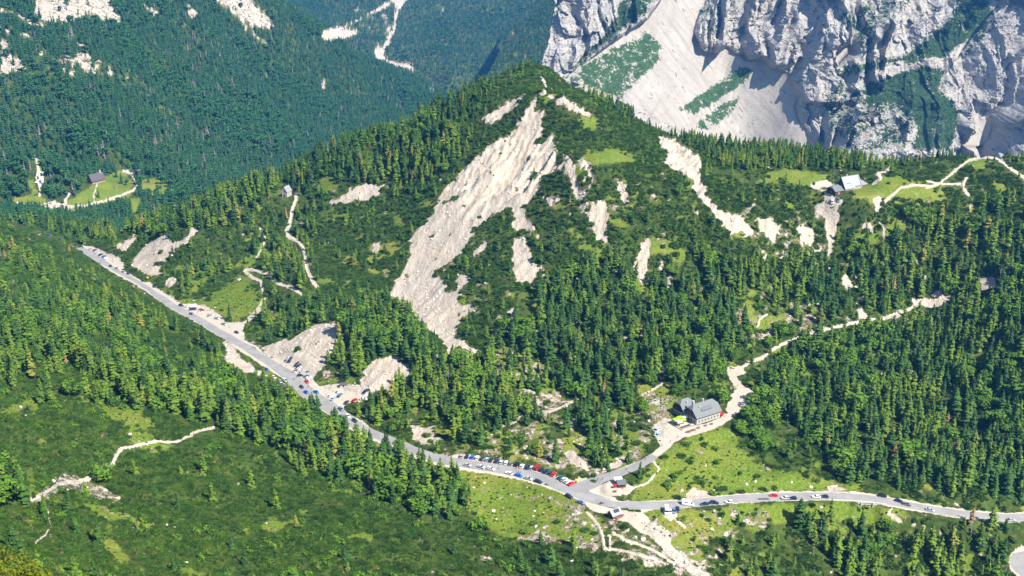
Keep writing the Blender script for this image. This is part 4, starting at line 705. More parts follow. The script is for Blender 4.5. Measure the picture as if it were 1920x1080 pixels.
def jgrid(cell, x0, x1, y0, y1):
    gx, gy = np.meshgrid(np.arange(x0, x1, cell), np.arange(y0, y1, cell)); gx = gx.ravel() + rng.random(gx.size) * cell; gy = gy.ravel() + rng.random(gy.size) * cell; return gx, gy
def in_view(x, y, m=120):
    z = height(x, y); px, py, d = project(x, y, z); return (px > -m) & (px < 1920 + m) & (py > -m * .6) & (py < 1080 + m), z, px, py
BLOCK = []                                                       # footprints kept clear: (x, y, radius)
def clear(x, y, extra=0.0):
    k = np.ones(x.shape, bool)
    for bx, by, br in BLOCK: k &= np.hypot(x - bx, y - by) > br + extra
    return k
def path_dist(x, y, P):
    d = np.full(x.shape, 1e9)
    for k in range(0, len(P) - 1, 10):
        q = P[k:k + 11:2]; lo = q[:, :2].min(0) - 12; hi = q[:, :2].max(0) + 12; m = np.nonzero((x > lo[0]) & (x < hi[0]) & (y > lo[1]) & (y < hi[1]))[0]
        if len(m): d[m] = np.minimum(d[m], np.hypot(x[m, None] - q[:, 0], y[m, None] - q[:, 1]).min(1))
    return d
def off_road(x, y, w=6.0): return (path_dist(x, y, road_p) > w) & (path_dist(x, y, side_p) > w - 1.5) & (path_dist(x, y, hair_p) > w + 1)
# ------------------------------------------------------------------ builders for made things
class MB:
    def __init__(s): s.V = []; s.F = []; s.M = []
    def add(s, V, F, m=0): b = len(s.V); s.V += [tuple(v) for v in V]; s.F += [tuple(i + b for i in f) for f in F]; s.M += [m] * len(F); return s
    def box(s, x0, x1, y0, y1, z0, z1, m=0, bev=0.0):
        if bev: 
            b = min(bev, (x1 - x0) * .4, (y1 - y0) * .4); P = [(x0 + b, y0), (x1 - b, y0), (x1, y0 + b), (x1, y1 - b), (x1 - b, y1), (x0 + b, y1), (x0, y1 - b), (x0, y0 + b)]
        else: P = [(x0, y0), (x1, y0), (x1, y1), (x0, y1)]
        return s.prism(P, z0, z1, m)
    def prism(s, P, z0, z1, m=0, P2=None):
        n_ = len(P); P2 = P2 or P
        return s.add([(x, y, z0) for x, y in P] + [(x, y, z1) for x, y in P2], [tuple(range(n_))[::-1], tuple(range(n_, 2 * n_))] + [(i, (i + 1) % n_, n_ + (i + 1) % n_, n_ + i) for i in range(n_)], m)
    def slab(s, q, t, m=0):                       # a thick sheet through a polygon, thickness downwards along its normal
        q = [Vector(p) for p in q]; n_ = (q[1] - q[0]).cross(q[2] - q[0]).normalized(); n_ = n_ if n_.z > 0 else -n_; k = len(q)
        return s.add([tuple(p) for p in q] + [tuple(p - n_ * t) for p in q], [tuple(range(k)), tuple(range(k, 2 * k))[::-1]] + [(i, (i + 1) % k, k + (i + 1) % k, k + i) for i in range(k)], m)
    def tube(s, p0, p1, r0, r1=None, n_=8, m=0):
        r1 = r0 if r1 is None else r1; p0, p1 = Vector(p0), Vector(p1); d = (p1 - p0).normalized(); u = d.orthogonal().normalized(); v = d.cross(u)
        ring = lambda p, r: [tuple(p + (u * math.cos(6.2832 * k / n_) + v * math.sin(6.2832 * k / n_)) * r) for k in range(n_)]
        return s.add(ring(p0, r0) + ring(p1, r1), [tuple(range(n_))[::-1], tuple(range(n_, 2 * n_))] + [(k, (k + 1) % n_, n_ + (k + 1) % n_, n_ + k) for k in range(n_)], m)
    def blob(s, c, r, m=0, sub=2):
        bm = bmesh.new(); bmesh.ops.create_icosphere(bm, subdivisions=sub, radius=1); V = [(c[0] + v.co.x * r[0], c[1] + v.co.y * r[1], c[2] + v.co.z * r[2]) for v in bm.verts]; F = [tuple(v.index for v in f.verts) for f in bm.faces]; bm.free(); return s.add(V, F, m)
    def mesh(s, name, mats, smooth=False):
        me = mesh(name, s.V, s.F, mats if isinstance(mats, (list, tuple)) else [mats], s.M, smooth)
        bm = bmesh.new(); bm.from_mesh(me); bmesh.ops.recalc_face_normals(bm, faces=bm.faces); bm.to_mesh(me); bm.free(); return me
    def build(s, name, mats, parent=None, **k): return link(name, s.mesh(name, mats), parent, **k)
def root(name, label, cat, loc, rotz=0.0, group=None):
    o = link(name, None, None, loc, rotz); o.empty_display_size = .5; return tag(o, label, cat, group)
def heading(px, py, dx, dy, z):
    a = PZ(px - dx, py - dy, z); b = PZ(px + dx, py + dy, z); return math.atan2(b[1] - a[1], b[0] - a[0])
WHITE = plain('white_plaster', (.40, .385, .355), .85, .1, .06, 1.2); ROOFG = NT('grey_metal_roof', .55, .35)
_n = ROOFG.noise(.6, 4); _w = ROOFG.n('TexWave', {'Vector': ROOFG.n('TexCoord').outputs['Object'], 'Scale': 1.6, 'Distortion': .2}).outputs[0]; ROOFG = ROOFG.out(ROOFG.mix(_n, (.115, .13, .138), (.155, .172, .18)), _w, .25, .05)
_q = NT('pale_roof', .5, .4); ROOFP = _q.out(_q.mix(_q.noise(.5, 4), (.24, .255, .27), (.32, .335, .345)), _q.n('TexWave', {'Vector': _q.n('TexCoord').outputs['Object'], 'Scale': 1.4}).outputs[0], .25, .05)
_q = NT('dark_boards', .85, .15); WOOD = _q.out(_q.mix(_q.noise(2.5, 3, .6, _q.pos((1, 1, .2))), (.045, .035, .03), (.10, .075, .055)), _q.n('TexWave', {'Vector': _q.n('TexCoord').outputs['Object'], 'Scale': 3.0}).outputs[0], .3, .03)
_q = NT('brown_boards', .85, .15); WOODB = _q.out(_q.mix(_q.noise(2.5, 3, .6, _q.pos((1, 1, .2))), (.16, .075, .04), (.27, .14, .08)))
GLASS = plain('window_glass', (.03, .04, .055), .12, .6); STONE = plain('grey_stone_wall', (.50, .47, .42), .9, .1, .25, 1.1); CONC = plain('concrete', (.55, .53, .50), .85, .1, .12, .8)
REDP = plain('red_paint', (.55, .03, .025), .5, .4); REDF = plain('red_fabric', (.62, .02, .03), .8, .1); LIME = plain('lime_green_fabric', (.30, .62, .02), .7, .1); WHF = plain('white_fabric', (.80, .80, .78), .7, .1); METAL = plain('galvanised_metal', (.45, .46, .47), .4, .5); YEL = plain('yellow_plastic', (.80, .58, .02), .5, .3); TYRE = plain('rubber', (.02, .02, .02), .8, .2)
SLATE = plain('dark_shingle_roof', (.10, .095, .11), .8, .15, .25, 2.0)

def gable(mb, x0, x1, y0, y1, ze, zr, ov=.5, t=.14, hip=0.0, m=0, yr=None):
    """roof with its ridge along x; hip = how far the ridge ends are cut in"""
    ym = (y0 + y1) / 2 if yr is None else yr; s_ = (zr - ze) / (ym - y0); zo = ze - ov * s_; s2 = (zr - ze) / (y1 - ym); zo2 = ze - ov * s2
    X0, X1, Y0, Y1 = x0 - ov, x1 + ov, y0 - ov, y1 + ov
    if hip:
        hz_ = zr - hip * 1.15; f = (hz_ - zo) / (zr - zo); f2 = (hz_ - zo2) / (zr - zo2)
        ya, yb = Y0 + (ym - Y0) * f, Y1 + (ym - Y1) * f2
        mb.slab([(X0, Y0, zo), (X1, Y0, zo), (X1, ya, hz_), (X1 - hip - ov, ym, zr), (X0 + hip + ov, ym, zr), (X0, ya, hz_)], t, m)
        mb.slab([(X0, Y1, zo2), (X0, yb, hz_), (X0 + hip + ov, ym, zr), (X1 - hip - ov, ym, zr), (X1, yb, hz_), (X1, Y1, zo2)], t, m)
        mb.slab([(X0, ya, hz_), (X0 + hip + ov, ym, zr), (X0, yb, hz_)], t, m); mb.slab([(X1, ya, hz_), (X1, yb, hz_), (X1 - hip - ov, ym, zr)], t, m)
    else:
        mb.slab([(X0, Y0, zo), (X1, Y0, zo), (X1, ym, zr), (X0, ym, zr)], t, m); mb.slab([(X0, Y1, zo2), (X0, ym, zr), (X1, ym, zr), (X1, Y1, zo2)], t, m)
def gable_wall(mb, x0, x1, y0, y1, z0, ze, zr, m=0, yr=None, cut=0.0):
    ym = (y0 + y1) / 2 if yr is None else yr; zr -= .18; ze -= .12
    if cut:
        zc = zr - cut; f = (zc - ze) / (zr - ze); P = [(y0, z0), (y1, z0), (y1, ze), (y1 + (ym - y1) * f, zc), (y0 + (ym - y0) * f, zc), (y0, ze)]
    else: P = [(y0, z0), (y1, z0), (y1, ze), (ym, zr), (y0, ze)]
    k = len(P); mb.add([(x0, y, z) for y, z in P] + [(x1, y, z) for y, z in P], [tuple(range(k)), tuple(range(k, 2 * k))[::-1]] + [(i, (i + 1) % k, k + (i + 1) % k, k + i) for i in range(k)], m)
def window(parent, cx, cy, cz, w, h, face, fm=None, shutter=None, name='window'):
    """a framed pane standing 4 cm proud of a wall; face: 'y-' looks towards -y, 'x-' towards -x, ..."""
    d = {'y-': (0, -1), 'y+': (0, 1), 'x-': (-1, 0), 'x+': (1, 0)}[face]; fr = MB(); pn = MB(); t = .07
    def bx(mb, u0, u1, z0, z1, d0, d1, m=0):
        if d[0] == 0: ys = sorted((cy + d[1] * d0, cy + d[1] * d1)); mb.box(cx + u0, cx + u1, ys[0], ys[1], cz + z0, cz + z1, m)
        else: xs = sorted((cx + d[0] * d0, cx + d[0] * d1)); mb.box(xs[0], xs[1], cy + u0, cy + u1, cz + z0, cz + z1, m)
    for a in ((-w/2 - t, w/2 + t, -h/2 - t, -h/2), (-w/2 - t, w/2 + t, h/2, h/2 + t), (-w/2 - t, -w/2, -h/2, h/2), (w/2, w/2 + t, -h/2, h/2), (-t/2, t/2, -h/2, h/2)): bx(fr, *a, -.02, .07)
    if shutter:
        bx(fr, -w/2 - t - .42, -w/2 - t - .03, -h/2, h/2, 0, .05, 1); bx(fr, w/2 + t + .03, w/2 + t + .42, -h/2, h/2, 0, .05, 1)
    bx(pn, -w/2, w/2, -h/2, h/2, -.02, .035)
    f = fr.build(name, [fm or WHITE, shutter or WHITE], parent); pn.build('pane', GLASS, f); return f

# ---- the big lodge by the gravel road
LODZ = 18.0; c0 = PZ(1306, 797, LODZ); ua = math.atan2(.535, .845)
pad(c0[0] + 5, c0[1] + 9, 15, LODZ, 7); tcx = c0[0] + math.cos(ua + 2.55) * 9; tcy = c0[1] + math.sin(ua + 2.55) * 9; pad(tcx, tcy, 7, LODZ - .3, 5)
L = root('mountain_lodge', 'big white lodge with grey metal roof and dark gable beside the lime green awnings', 'lodge', (c0[0], c0[1], LODZ), ua)
w_ = MB(); w_.box(0, 17.5, 0, 11, -2.5, 3.1); w_.box(-1.2, 7.5, 11.01, 19, -2.5, 3.1); w_.build('wall', WHITE, L)
u_ = MB(); u_.box(.02, 17.48, .02, 10.98, 3.1, 4.9); gable_wall(u_, -.04, .25, 0, 11, 3.12, 4.9, 10.2, cut=1.9); gable_wall(u_, 17.3, 17.55, 0, 11, 3.12, 4.9, 10.2, cut=1.9); u_.box(-1.15, 7.45, 11.0, 18.95, 3.1, 4.9); gable_wall(u_, -1.3, -1.0, 11.03, 19.03, 3.12, 4.9, 9.0, cut=1.9); u_.build('upper_wall', WOOD, L)
r_ = MB(); gable(r_, 0, 17.5, 0, 11, 4.9, 10.2, .75, .18, 1.9); rf = r_.build('roof', ROOFG, L)
r2 = MB(); gable(r2, -1.2, 7.3, 9.4, 19, 4.9, 10.0, .7, .18, 1.9); r2.build('roof', ROOFG, L)
dm = MB(); dm.slab([(5, 1.3, 6.95), (12.5, 1.3, 6.95), (12.5, 4.3, 8.75), (5, 4.3, 8.75)], .18); dm.box(5.1, 12.4, 1.5, 1.7, 5.9, 6.75, 1); dd_ = dm.build('dormer', [ROOFG, WOOD], L)
for k in range(4): window(dd_, 6.2 + k * 1.75, 1.5, 6.3, 1.0, .45, 'y-')
for x, y, z, h_, s_ in ((2.6, 6.6, 9.2, 2.3, .55), (10.5, 7.4, 8.0, 2.4, .45), (4.6, 3.4, 7.6, 1.2, .35), (3.0, 12.3, 6.2, 2.6, .35)):
    c_ = MB(); c_.box(x - s_, x + s_, y - s_, y + s_, z, z + h_); c_.box(x - s_ - .1, x + s_ + .1, y - s_ - .1, y + s_ + .1, z + h_, z + h_ + .15, 1); c_.build('chimney', [WHITE, METAL], rf)
for k in range(7): window(L, 1.8 + k * 2.3, 0, 1.75, .95, 1.15, 'y-')
for k in range(7): window(L, 1.8 + k * 2.3, .02, 4.0, .8, .8, 'y-', WOODB)
for y in (1.8, 4.4, 8.6, 9.9): window(L, 0, y, 1.5, 1.0, 1.3, 'x-')
for y in (3.0, 5.5, 8.0): window(L, -.04, y, 4.3, .9, 1.1, 'x-')
window(L, -.04, 5.5, 7.1, .9, 1.0, 'x-')
for y in (13, 15.5, 17.5): window(L, -1.2, y, 1.5, .9, 1.2, 'x-')
d_ = MB(); d_.box(-.09, .0, 6.1, 7.3, -.3, 2.1); dh = d_.build('door', WOODB, L); MB().box(-.15, -.09, 6.2, 6.3, .85, 1.0).build('handle', METAL, dh)
fd = MB(); fd.box(-.35, 17.9, -.35, 11.3, -2.6, -.25); fd.build('foundation', STONE, L)
BLOCK += [(c0[0] + math.cos(ua) * a - math.sin(ua) * b, c0[1] + math.sin(ua) * a + math.cos(ua) * b, 7.5) for a in (2, 8, 14) for b in (3, 9)] + [(c0[0] - math.sin(ua) * 16, c0[1] + math.cos(ua) * 16, 7)]
def loc2(u, v, z=0.0): return (c0[0] + math.cos(ua) * u - math.sin(ua) * v, c0[1] + math.sin(ua) * u + math.cos(ua) * v, LODZ + z)
BLOCK += [(*loc2(-6, 1)[:2], 7), (*loc2(-6, 7)[:2], 6)]
t_ = root('terrace', 'raised stone terrace with railing at the dark gable end of the big lodge', 'terrace', loc2(-10.8, -.5), ua); MB().box(0, 10.2, 0, 10.4, -2.5, .05, bev=.2).build('deck', STONE, t_)
rl = MB()
for a in np.linspace(0, 10.2, 9): rl.box(a - .05, a + .05, .02, .12, .05, 1.0)
for b in np.linspace(0, 10.4, 9): rl.box(.02, .12, b - .05, b + .05, .05, 1.0)
rl.box(0, 10.2, .0, .14, 1.0, 1.08); rl.box(.0, .14, .15, 10.4, 1.0, 1.08); rl.build('railing', WOODB, t_)
def awning(u, v, w, d, mat, lab, z=2.5):
    a = root('awning', lab, 'awning', loc2(u, v, .05), ua, 'awnings over the lodge terrace')
    m_ = MB(); m_.slab([(0, 0, z), (w, 0, z), (w, d / 2, z + .45), (0, d / 2, z + .45)], .05); m_.slab([(0, d / 2, z + .45), (w, d / 2, z + .45), (w, d, z), (0, d, z)], .05); m_.box(0, w, -.03, .02, z - .22, z - .02); m_.box(0, w, d - .02, d + .03, z - .22, z - .02); m_.build('canopy', mat, a)
    for x in (.08, w - .08):
        for y in (.08, d - .08): MB().tube((x, y, 0), (x, y, z - .05), .04, n_=6).build('pole', METAL, a)
awning(-10.4, 3.4, 3.2, 3.0, WHF, 'white awning at the outer left corner of the lodge terrace'); awning(-10.4, 6.5, 3.4, 3.2, LIME, 'lime green awning behind the outer white one on the lodge terrace'); awning(-6.9, 4.2, 3.0, 3.4, LIME, 'lime green awning in the middle of the lodge terrace'); awning(-6.8, 7.7, 3.2, 2.5, LIME, 'lime green awning at the back of the lodge terrace near the wall'); awning(-3.7, 6.4, 2.9, 2.6, WHF, 'white awning closest to the lodge gable wall')
def parasol(p, mat, lab, r=1.5, h_=2.4):
    a = root('parasol', lab, 'parasol', p); c_ = MB(); n_ = 8; rim = [(r * math.cos(6.283 * k / n_), r * math.sin(6.283 * k / n_), h_ - .45) for k in range(n_)]
    c_.add(rim + [(0, 0, h_)] + [(x, y, z - .18) for x, y, z in rim], [(k, (k + 1) % n_, n_) for k in range(n_)] + [(k, n_ + 1 + k, n_ + 1 + (k + 1) % n_, (k + 1) % n_) for k in range(n_)]); c_.build('canopy', mat, a); MB().tube((0, 0, 0), (0, 0, h_ - .02), .03, n_=6).build('pole', METAL, a); return a
p_ = ground_at(1357, 783); parasol((*loc2(18.8, .4)[:2], float(height(*loc2(18.8, .4)[:2]))), REDF, 'large red parasol at the right corner of the big lodge', 1.7, 2.7)
def bench_table(p, rz, lab, grp='picnic tables', mat=None):
    a = root('picnic_table', lab, 'picnic table', p, rz, grp); mat = mat or WOODB
    m_ = MB()
    for k in range(4): m_.box(-.9, .9, -.38 + k * .2, -.22 + k * .2, .70, .74)
    m_.build('table_top', mat, a)
    for s_ in (-1, 1): MB().box(-.9, .9, s_ * .75 - .13, s_ * .75 + .13, .42, .46).build('seat', mat, a)
    for s_ in (-.65, .65): l_ = MB(); l_.box(s_ - .04, s_ + .04, -.75, .75, .34, .42); l_.add([(s_ - .04, -.6, 0), (s_ + .04, -.6, 0), (s_ + .04, -.25, .7), (s_ - .04, -.25, .7), (s_ - .04, -.5, 0), (s_ + .04, -.5, 0), (s_ + .04, -.15, .7), (s_ - .04, -.15, .7)], [(0, 1, 2, 3), (4, 7, 6, 5), (0, 4, 5, 1), (3, 2, 6, 7), (1, 5, 6, 2), (0, 3, 7, 4)]); l_.add([(s_ - .04, .6, 0), (s_ + .04, .6, 0), (s_ + .04, .25, .7), (s_ - .04, .25, .7), (s_ - .04, .5, 0), (s_ + .04, .5, 0), (s_ + .04, .15, .7), (s_ - .04, .15, .7)], [(3, 2, 1, 0), (5, 6, 7, 4), (1, 5, 4, 0), (7, 6, 2, 3), (2, 6, 5, 1), (4, 7, 3, 0)]); l_.build('leg', mat, a)
for k, (x, y, w1) in enumerate(((1289, 811, 'leftmost'), (1293, 810, 'second'), (1297, 808, 'third'), (1302, 807, 'fourth'), (1310, 803, 'fifth'), (1323, 799, 'sixth'), (1334, 796, 'seventh'))):
    g_ = ground_at(x, y); bench_table(g_, ua + .1, f'{w1} brown picnic table{"" if k == 0 else " from the left"} in the line along the lodge front')
for k, (u, v) in enumerate(((-9, 1.6), (-6.6, 1.6), (-4.2, 1.6), (-9, 4.8), (-5.4, 5.8), (-2.4, 7.4), (-8.6, 8))):
    bench_table(loc2(u, v, .05), ua, ('dark terrace table ' + ['at the front left corner', 'in the middle of the front edge', 'at the front near the lodge wall', 'under the outer white awning', 'under the middle green awning', 'under the white awning by the wall', 'under the back left green awning'][k]), 'tables on the lodge terrace', WOOD)

# ---- the upper lodge on the plateau
UZ = 85.5; c1 = PZ(1585, 358, UZ); ub = math.atan2(.50, .86)
pad(c1[0] + 3, c1[1] + 4, 20, UZ, 12)
U = root('mountain_hut', 'long pale roofed lodge on the plateau in front of the rock wall', 'lodge', (c1[0], c1[1], UZ), ub)
w_ = MB(); w_.box(0, 17, 0, 9.5, -2.5, 2.4); gable_wall(w_, 0, .25, 0, 9.5, 2.4, 2.6, 9.6); gable_wall(w_, 16.75, 17, 0, 9.5, 2.4, 2.6, 9.6); w_.build('wall', WOOD, U); b_ = MB(); b_.box(-.05, 17.05, -.06, 9.56, -2.5, 1.0); b_.build('plinth', WHITE, U)
r_ = MB(); gable(r_, 0, 9, 0, 9.5, 2.5, 9.8, .8, .2); gable(r_, 9.4, 17, .5, 9.5, 2.7, 9.6, .8, .2); rf = r_.build('roof', ROOFP, U)
an = MB(); an.box(17.05, 24, 1, 7.5, -2.5, 2.0); an.build('annex', WOODB, U); a2 = MB(); a2.slab([(17.1, .4, 2.1), (24.6, .4, 2.1), (24.6, 7.8, 3.9), (17.1, 7.8, 3.9)], .18); a2.build('roof', ROOFP, U)
for k in range(2): window(rf, 3.4 + 1.9 * k, 1.35, 4.9, .9, .6, 'y-', METAL, name='roof_window')
c_ = MB(); c_.box(5.6, 6.6, 5.4, 6.4, 8.5, 10.8); c_.build('chimney', WHITE, rf)
for k in range(6): window(U, 1.6 + 2.7 * k, 0, 1.6, .9, 1.0, 'y-', WHITE, REDP)
for y in (2, 4.7, 7.4): window(U, 0, y, 3.0, .9, 1.1, 'x-', WHITE, REDP)
for k in range(2): window(U, 18.6 + 2.6 * k, 1, .8, .8, .8, 'y-', WHITE, REDP)
c2 = PZ(1566, 366, UZ); U2 = root('wooden_annex_house', 'dark boarded house with grey hipped roof and red windows left of the long upper lodge', 'house', (c2[0], c2[1], UZ), ub)
w_ = MB(); w_.box(0, 7.5, 0, 9, -2, 3.1); gable_wall(w_, 0, .2, 0, 9, 3.1, 3.2, 6.2, cut=1.1); gable_wall(w_, 7.3, 7.5, 0, 9, 3.1, 3.2, 6.2, cut=1.1); w_.build('wall', WOOD, U2)
r_ = MB(); gable(r_, 0, 7.5, 0, 9, 3.2, 6.4, .8, .18, 1.2); rf = r_.build('roof', ROOFG, U2); MB().box(3.2, 3.9, 5.6, 6.3, 5.2, 7.2).build('chimney', WHITE, rf)
for k in range(2): window(U2, 1.8 + 3.6 * k, 0, 1.5, 1.0, 1.1, 'y-', REDP, REDP)
for y in (2.4, 6.4): window(U2, 7.5, y, 1.5, .9, 1.1, 'x+', REDP, REDP)
window(U2, 0, 4.5, 1.5, 1.0, 1.1, 'x-', WHITE, REDP); d_ = MB(); d_.box(3.1, 4.1, -.08, 0, -.2, 1.95); dh = d_.build('door', WHITE, U2); MB().box(3.9, 3.98, -.14, -.08, .8, 1.0).build('handle', METAL, dh)
BLOCK += [(c1[0] + math.cos(ub) * a - math.sin(ub) * 4, c1[1] + math.sin(ub) * a + math.cos(ub) * 4, 9) for a in (0, 7, 14, 21)] + [(c2[0] + 3, c2[1] + 5, 9)]
for nm_, px_, py_, h_, lab in (('flagpole', 1562, 340, 9, 'pale flagpole standing behind the dark boarded house on the plateau'), ('radio_mast', 1486, 328, 5, 'small grey mast in the grass left of the upper lodge')):
    g_ = ground_at(px_, py_ + 3); a = root(nm_, lab, 'pole', g_); MB().tube((0, 0, -.2), (0, 0, h_), .12, .06).build('pole', METAL, a); MB().box(-.3, .3, -.3, .3, -.3, .12).build('base', CONC, a); MB().box(-.5, .5, -.04, .04, h_ * .8, h_ * .8 + .1).build('crossbar', METAL, a)

# ---- kiosk, timber hut, shed
KZ = 12.3; g_ = PZ(1159, 915, KZ); pad(g_[0], g_[1], 6, KZ, 4); ka = .12
Kk = root('kiosk', 'small brown boarded kiosk with pale grey roof beside the road junction', 'kiosk', g_, ka); w_ = MB(); w_.box(0, 4, 0, 3, -.6, 2.2); w_.build('wall', WOODB, Kk); r_ = MB(); r_.slab([(-.4, -.7, 2.1), (4.4, -.7, 2.1), (4.4, 3.4, 3.0), (-.4, 3.4, 3.0)], .12); r_.build('roof', ROOFG, Kk); window(Kk, 2, 0, 1.35, 2.0, .8, 'y-', REDP); window(Kk, 0, 1.5, 1.3, 1.0, .8, 'x-', REDP); MB().box(.6, 3.4, -.45, -.05, .9, .96).build('counter', WOOD, Kk)
MB().box(.5, 1.7, -.09, -.0, -.4, .85).build('panel', REDP, Kk)
a = root('market_tent', 'white flat topped tent roof behind the kiosk at the junction', 'tent', (g_[0] - 1.5, g_[1] + 3.6, KZ), ka); m_ = MB(); m_.add([(0, 0, 2.3), (4.4, 0, 2.3), (4.4, 3.6, 2.3), (0, 3.6, 2.3), (2.2, 1.8, 3.0), (0, 0, 2.05), (4.4, 0, 2.05), (4.4, 3.6, 2.05), (0, 3.6, 2.05)], [(0, 1, 4), (1, 2, 4), (2, 3, 4), (3, 0, 4), (0, 5, 6, 1), (1, 6, 7, 2), (2, 7, 8, 3), (3, 8, 5, 0)]); m_.build('canopy', WHF, a)
for x in (.05, 4.35):
    for y in (.05, 3.55): MB().tube((x, y, 0), (x, y, 2.3), .035, n_=6).build('pole', METAL, a)
parasol((g_[0] - 1.6, g_[1] - .2, KZ), REDF, 'red parasol against the left side of the small kiosk', 1.0, 2.3)
bench_table((g_[0] - 2.0, g_[1] - 3.8, KZ - .1), .2, 'wooden table standing on the gravel in front of the kiosk', 'tables by the kiosk')
BLOCK += [(g_[0] + 2, g_[1] + 2, 5)]
HZ = 9.6; g_ = PZ(1150, 974, HZ); pad(g_[0] + 2, g_[1] + 2.5, 6, HZ, 5); ha = .62
Hh = root('timber_hut', 'little timber hut with grey roof and dark panels below the junction', 'hut', g_, ha); w_ = MB(); w_.box(0, 5, 0, 4.2, -1.2, 2.3); gable_wall(w_, 0, .15, 0, 4.2, 2.3, 2.35, 4.1); gable_wall(w_, 4.85, 5, 0, 4.2, 2.3, 2.35, 4.1); w_.build('wall', WOODB, Hh)
r_ = MB(); gable(r_, -.2, 5, 0, 4.2, 2.35, 4.2, .6, .12); rf = r_.build('roof', ROOFP, Hh)
sl = 1.85 / 2.1
for k in range(3): m_ = MB(); x = 1.1 + k * 1.15; m_.slab([(x, .35, 2.35 + .35 * sl + .22), (x + .9, .35, 2.35 + .35 * sl + .22), (x + .9, 1.7, 2.35 + 1.7 * sl + .22), (x, 1.7, 2.35 + 1.7 * sl + .22)], .06); m_.build('solar_panel', GLASS, rf)
MB().box(-3.2, 5.2, -2.4, -.02, -.9, -.02).build('terrace', STONE, Hh); window(Hh, 2.5, 0, 1.2, 1.2, .9, 'y-'); d_ = MB(); d_.box(-.08, 0, 1.4, 2.4, 0, 1.95); dh = d_.build('door', WOOD, Hh); MB().box(-.14, -.08, 1.5, 1.58, .9, 1.05).build('handle', METAL, dh)
BLOCK += [(g_[0] + 2, g_[1] + 2, 7)]
for k, (x, y, t__) in enumerate(((1158, 973, 'nearest the hut wall'), (1163, 970, 'second from the hut'), (1167, 968, 'farthest to the right of the hut'), (1156, 977, 'lowest and closest to the grass'))): bench_table(ground_at(x, y), ha + .2, 'brown table with benches ' + t__, 'tables beside the timber hut')
g_ = ground_at(644, 726); a = root('stone_shed', 'low grey flat roofed shed on the gravel behind the parked cars', 'shed', g_, .1); MB().box(-2.2, 2.2, 0, 2.4, -.5, 1.5, bev=.1).build('wall', STONE, a); MB().slab([(-2.6, -.4, 1.6), (2.6, -.4, 1.6), (2.6, 2.7, 2.0), (-2.6, 2.7, 2.0)], .15).build('roof', SLATE, a); MB().box(-.5, .5, -.06, 0, -.1, 1.3).build('door', WOOD, a); BLOCK += [(g_.x, g_.y, 4)]
# ---- chapel, valley hut, tower
g_ = ground_at(534, 374); pad(g_.x, g_.y + 4, 6, None, 5); g_.z = float(height(g_.x, g_.y)); a = root('chapel', 'small white chapel with steep grey roof at the top of the winding track', 'chapel', g_, -.35)
w_ = MB(); w_.box(-2.6, 2.6, 0, 8, -1.5, 5.0); P = [(-2.6, 5.0), (2.6, 5.0), (0, 9.3)]; w_.add([(x, 0.0, z) for x, z in P] + [(x, .3, z) for x, z in P], [(0, 1, 2), (5, 4, 3), (0, 3, 4, 1), (1, 4, 5, 2), (2, 5, 3, 0)]); w_.build('wall', WHITE, a)
r_ = MB(); r_.slab([(-3.1, -.4, 4.4), (0, -.4, 9.5), (0, 8.4, 9.5), (-3.1, 8.4, 4.4)], .15); r_.slab([(3.1, -.4, 4.4), (3.1, 8.4, 4.4), (0, 8.4, 9.5), (0, -.4, 9.5)], .15); r_.build('roof', ROOFP, a); d_ = MB(); d_.box(-.7, .7, -.07, 0, 0, 2.4); d_.build('door', WOOD, a); window(a, 0, 0, 5.0, .7, 1.2, 'y-', WOOD); BLOCK += [(g_.x, g_.y + 4, 7)]
g_ = ground_at(181, 341, 1200); a = root('valley_cottage', 'cottage with dark grey shingle roof among spruces in the left valley clearing', 'cottage', g_, .85); pad(g_.x, g_.y, 14, None, 10); a.location.z = float(height(g_.x, g_.y)); BLOCK += [(g_.x, g_.y, 15)]
w_ = MB(); w_.box(-9, 9, -6, 6, -3, 4.0); gable_wall(w_, -9, -8.7, -6, 6, 4, 4.1, 11.4); gable_wall(w_, 8.7, 9, -6, 6, 4, 4.1, 11.4); w_.build('wall', WOODB, a); r_ = MB(); gable(r_, -9, -.3, -6, 6, 4.1, 11.6, 1.0, .25); gable(r_, .3, 9, -5.4, 6, 5.2, 12.2, 1.0, .25); rf = r_.build('roof', SLATE, a); MB().box(5.2, 7.2, -1, 1, 10, 14.5).build('chimney', WHITE, rf); MB().box(-9.4, 9.4, -6.4, 6.4, -3.1, .7).build('plinth', WHITE, a)
for k in range(5): window(a, -7 + 3.3 * k, -6, 2.2, 1.4, 1.4, 'y-', WHITE)
for y in (-3, 0, 3): window(a, -9, y, 2.4, 1.3, 1.4, 'x-', WHITE)
g_ = ground_at(262, 334, 1200); a = root('wooden_tower', 'narrow dark wooden tower on a white base beside the valley clearing', 'tower', g_, .3); MB().box(-1.7, 1.7, -1.7, 1.7, -1.5, 4.6).build('base', WHITE, a); MB().box(-2, 2, -2, 2, 4.6, 10.6).build('cabin', WOOD, a); m_ = MB(); m_.add([(-2.8, -2.8, 10.4), (2.8, -2.8, 10.4), (2.8, 2.8, 10.4), (-2.8, 2.8, 10.4), (0, 0, 13.4)], [(0, 1, 4), (1, 2, 4), (2, 3, 4), (3, 0, 4), (3, 2, 1, 0)]); m_.build('roof', SLATE, a); window(a, 0, -2, 7.5, 1.2, 1.4, 'y-'); BLOCK += [(g_.x, g_.y, 7)]

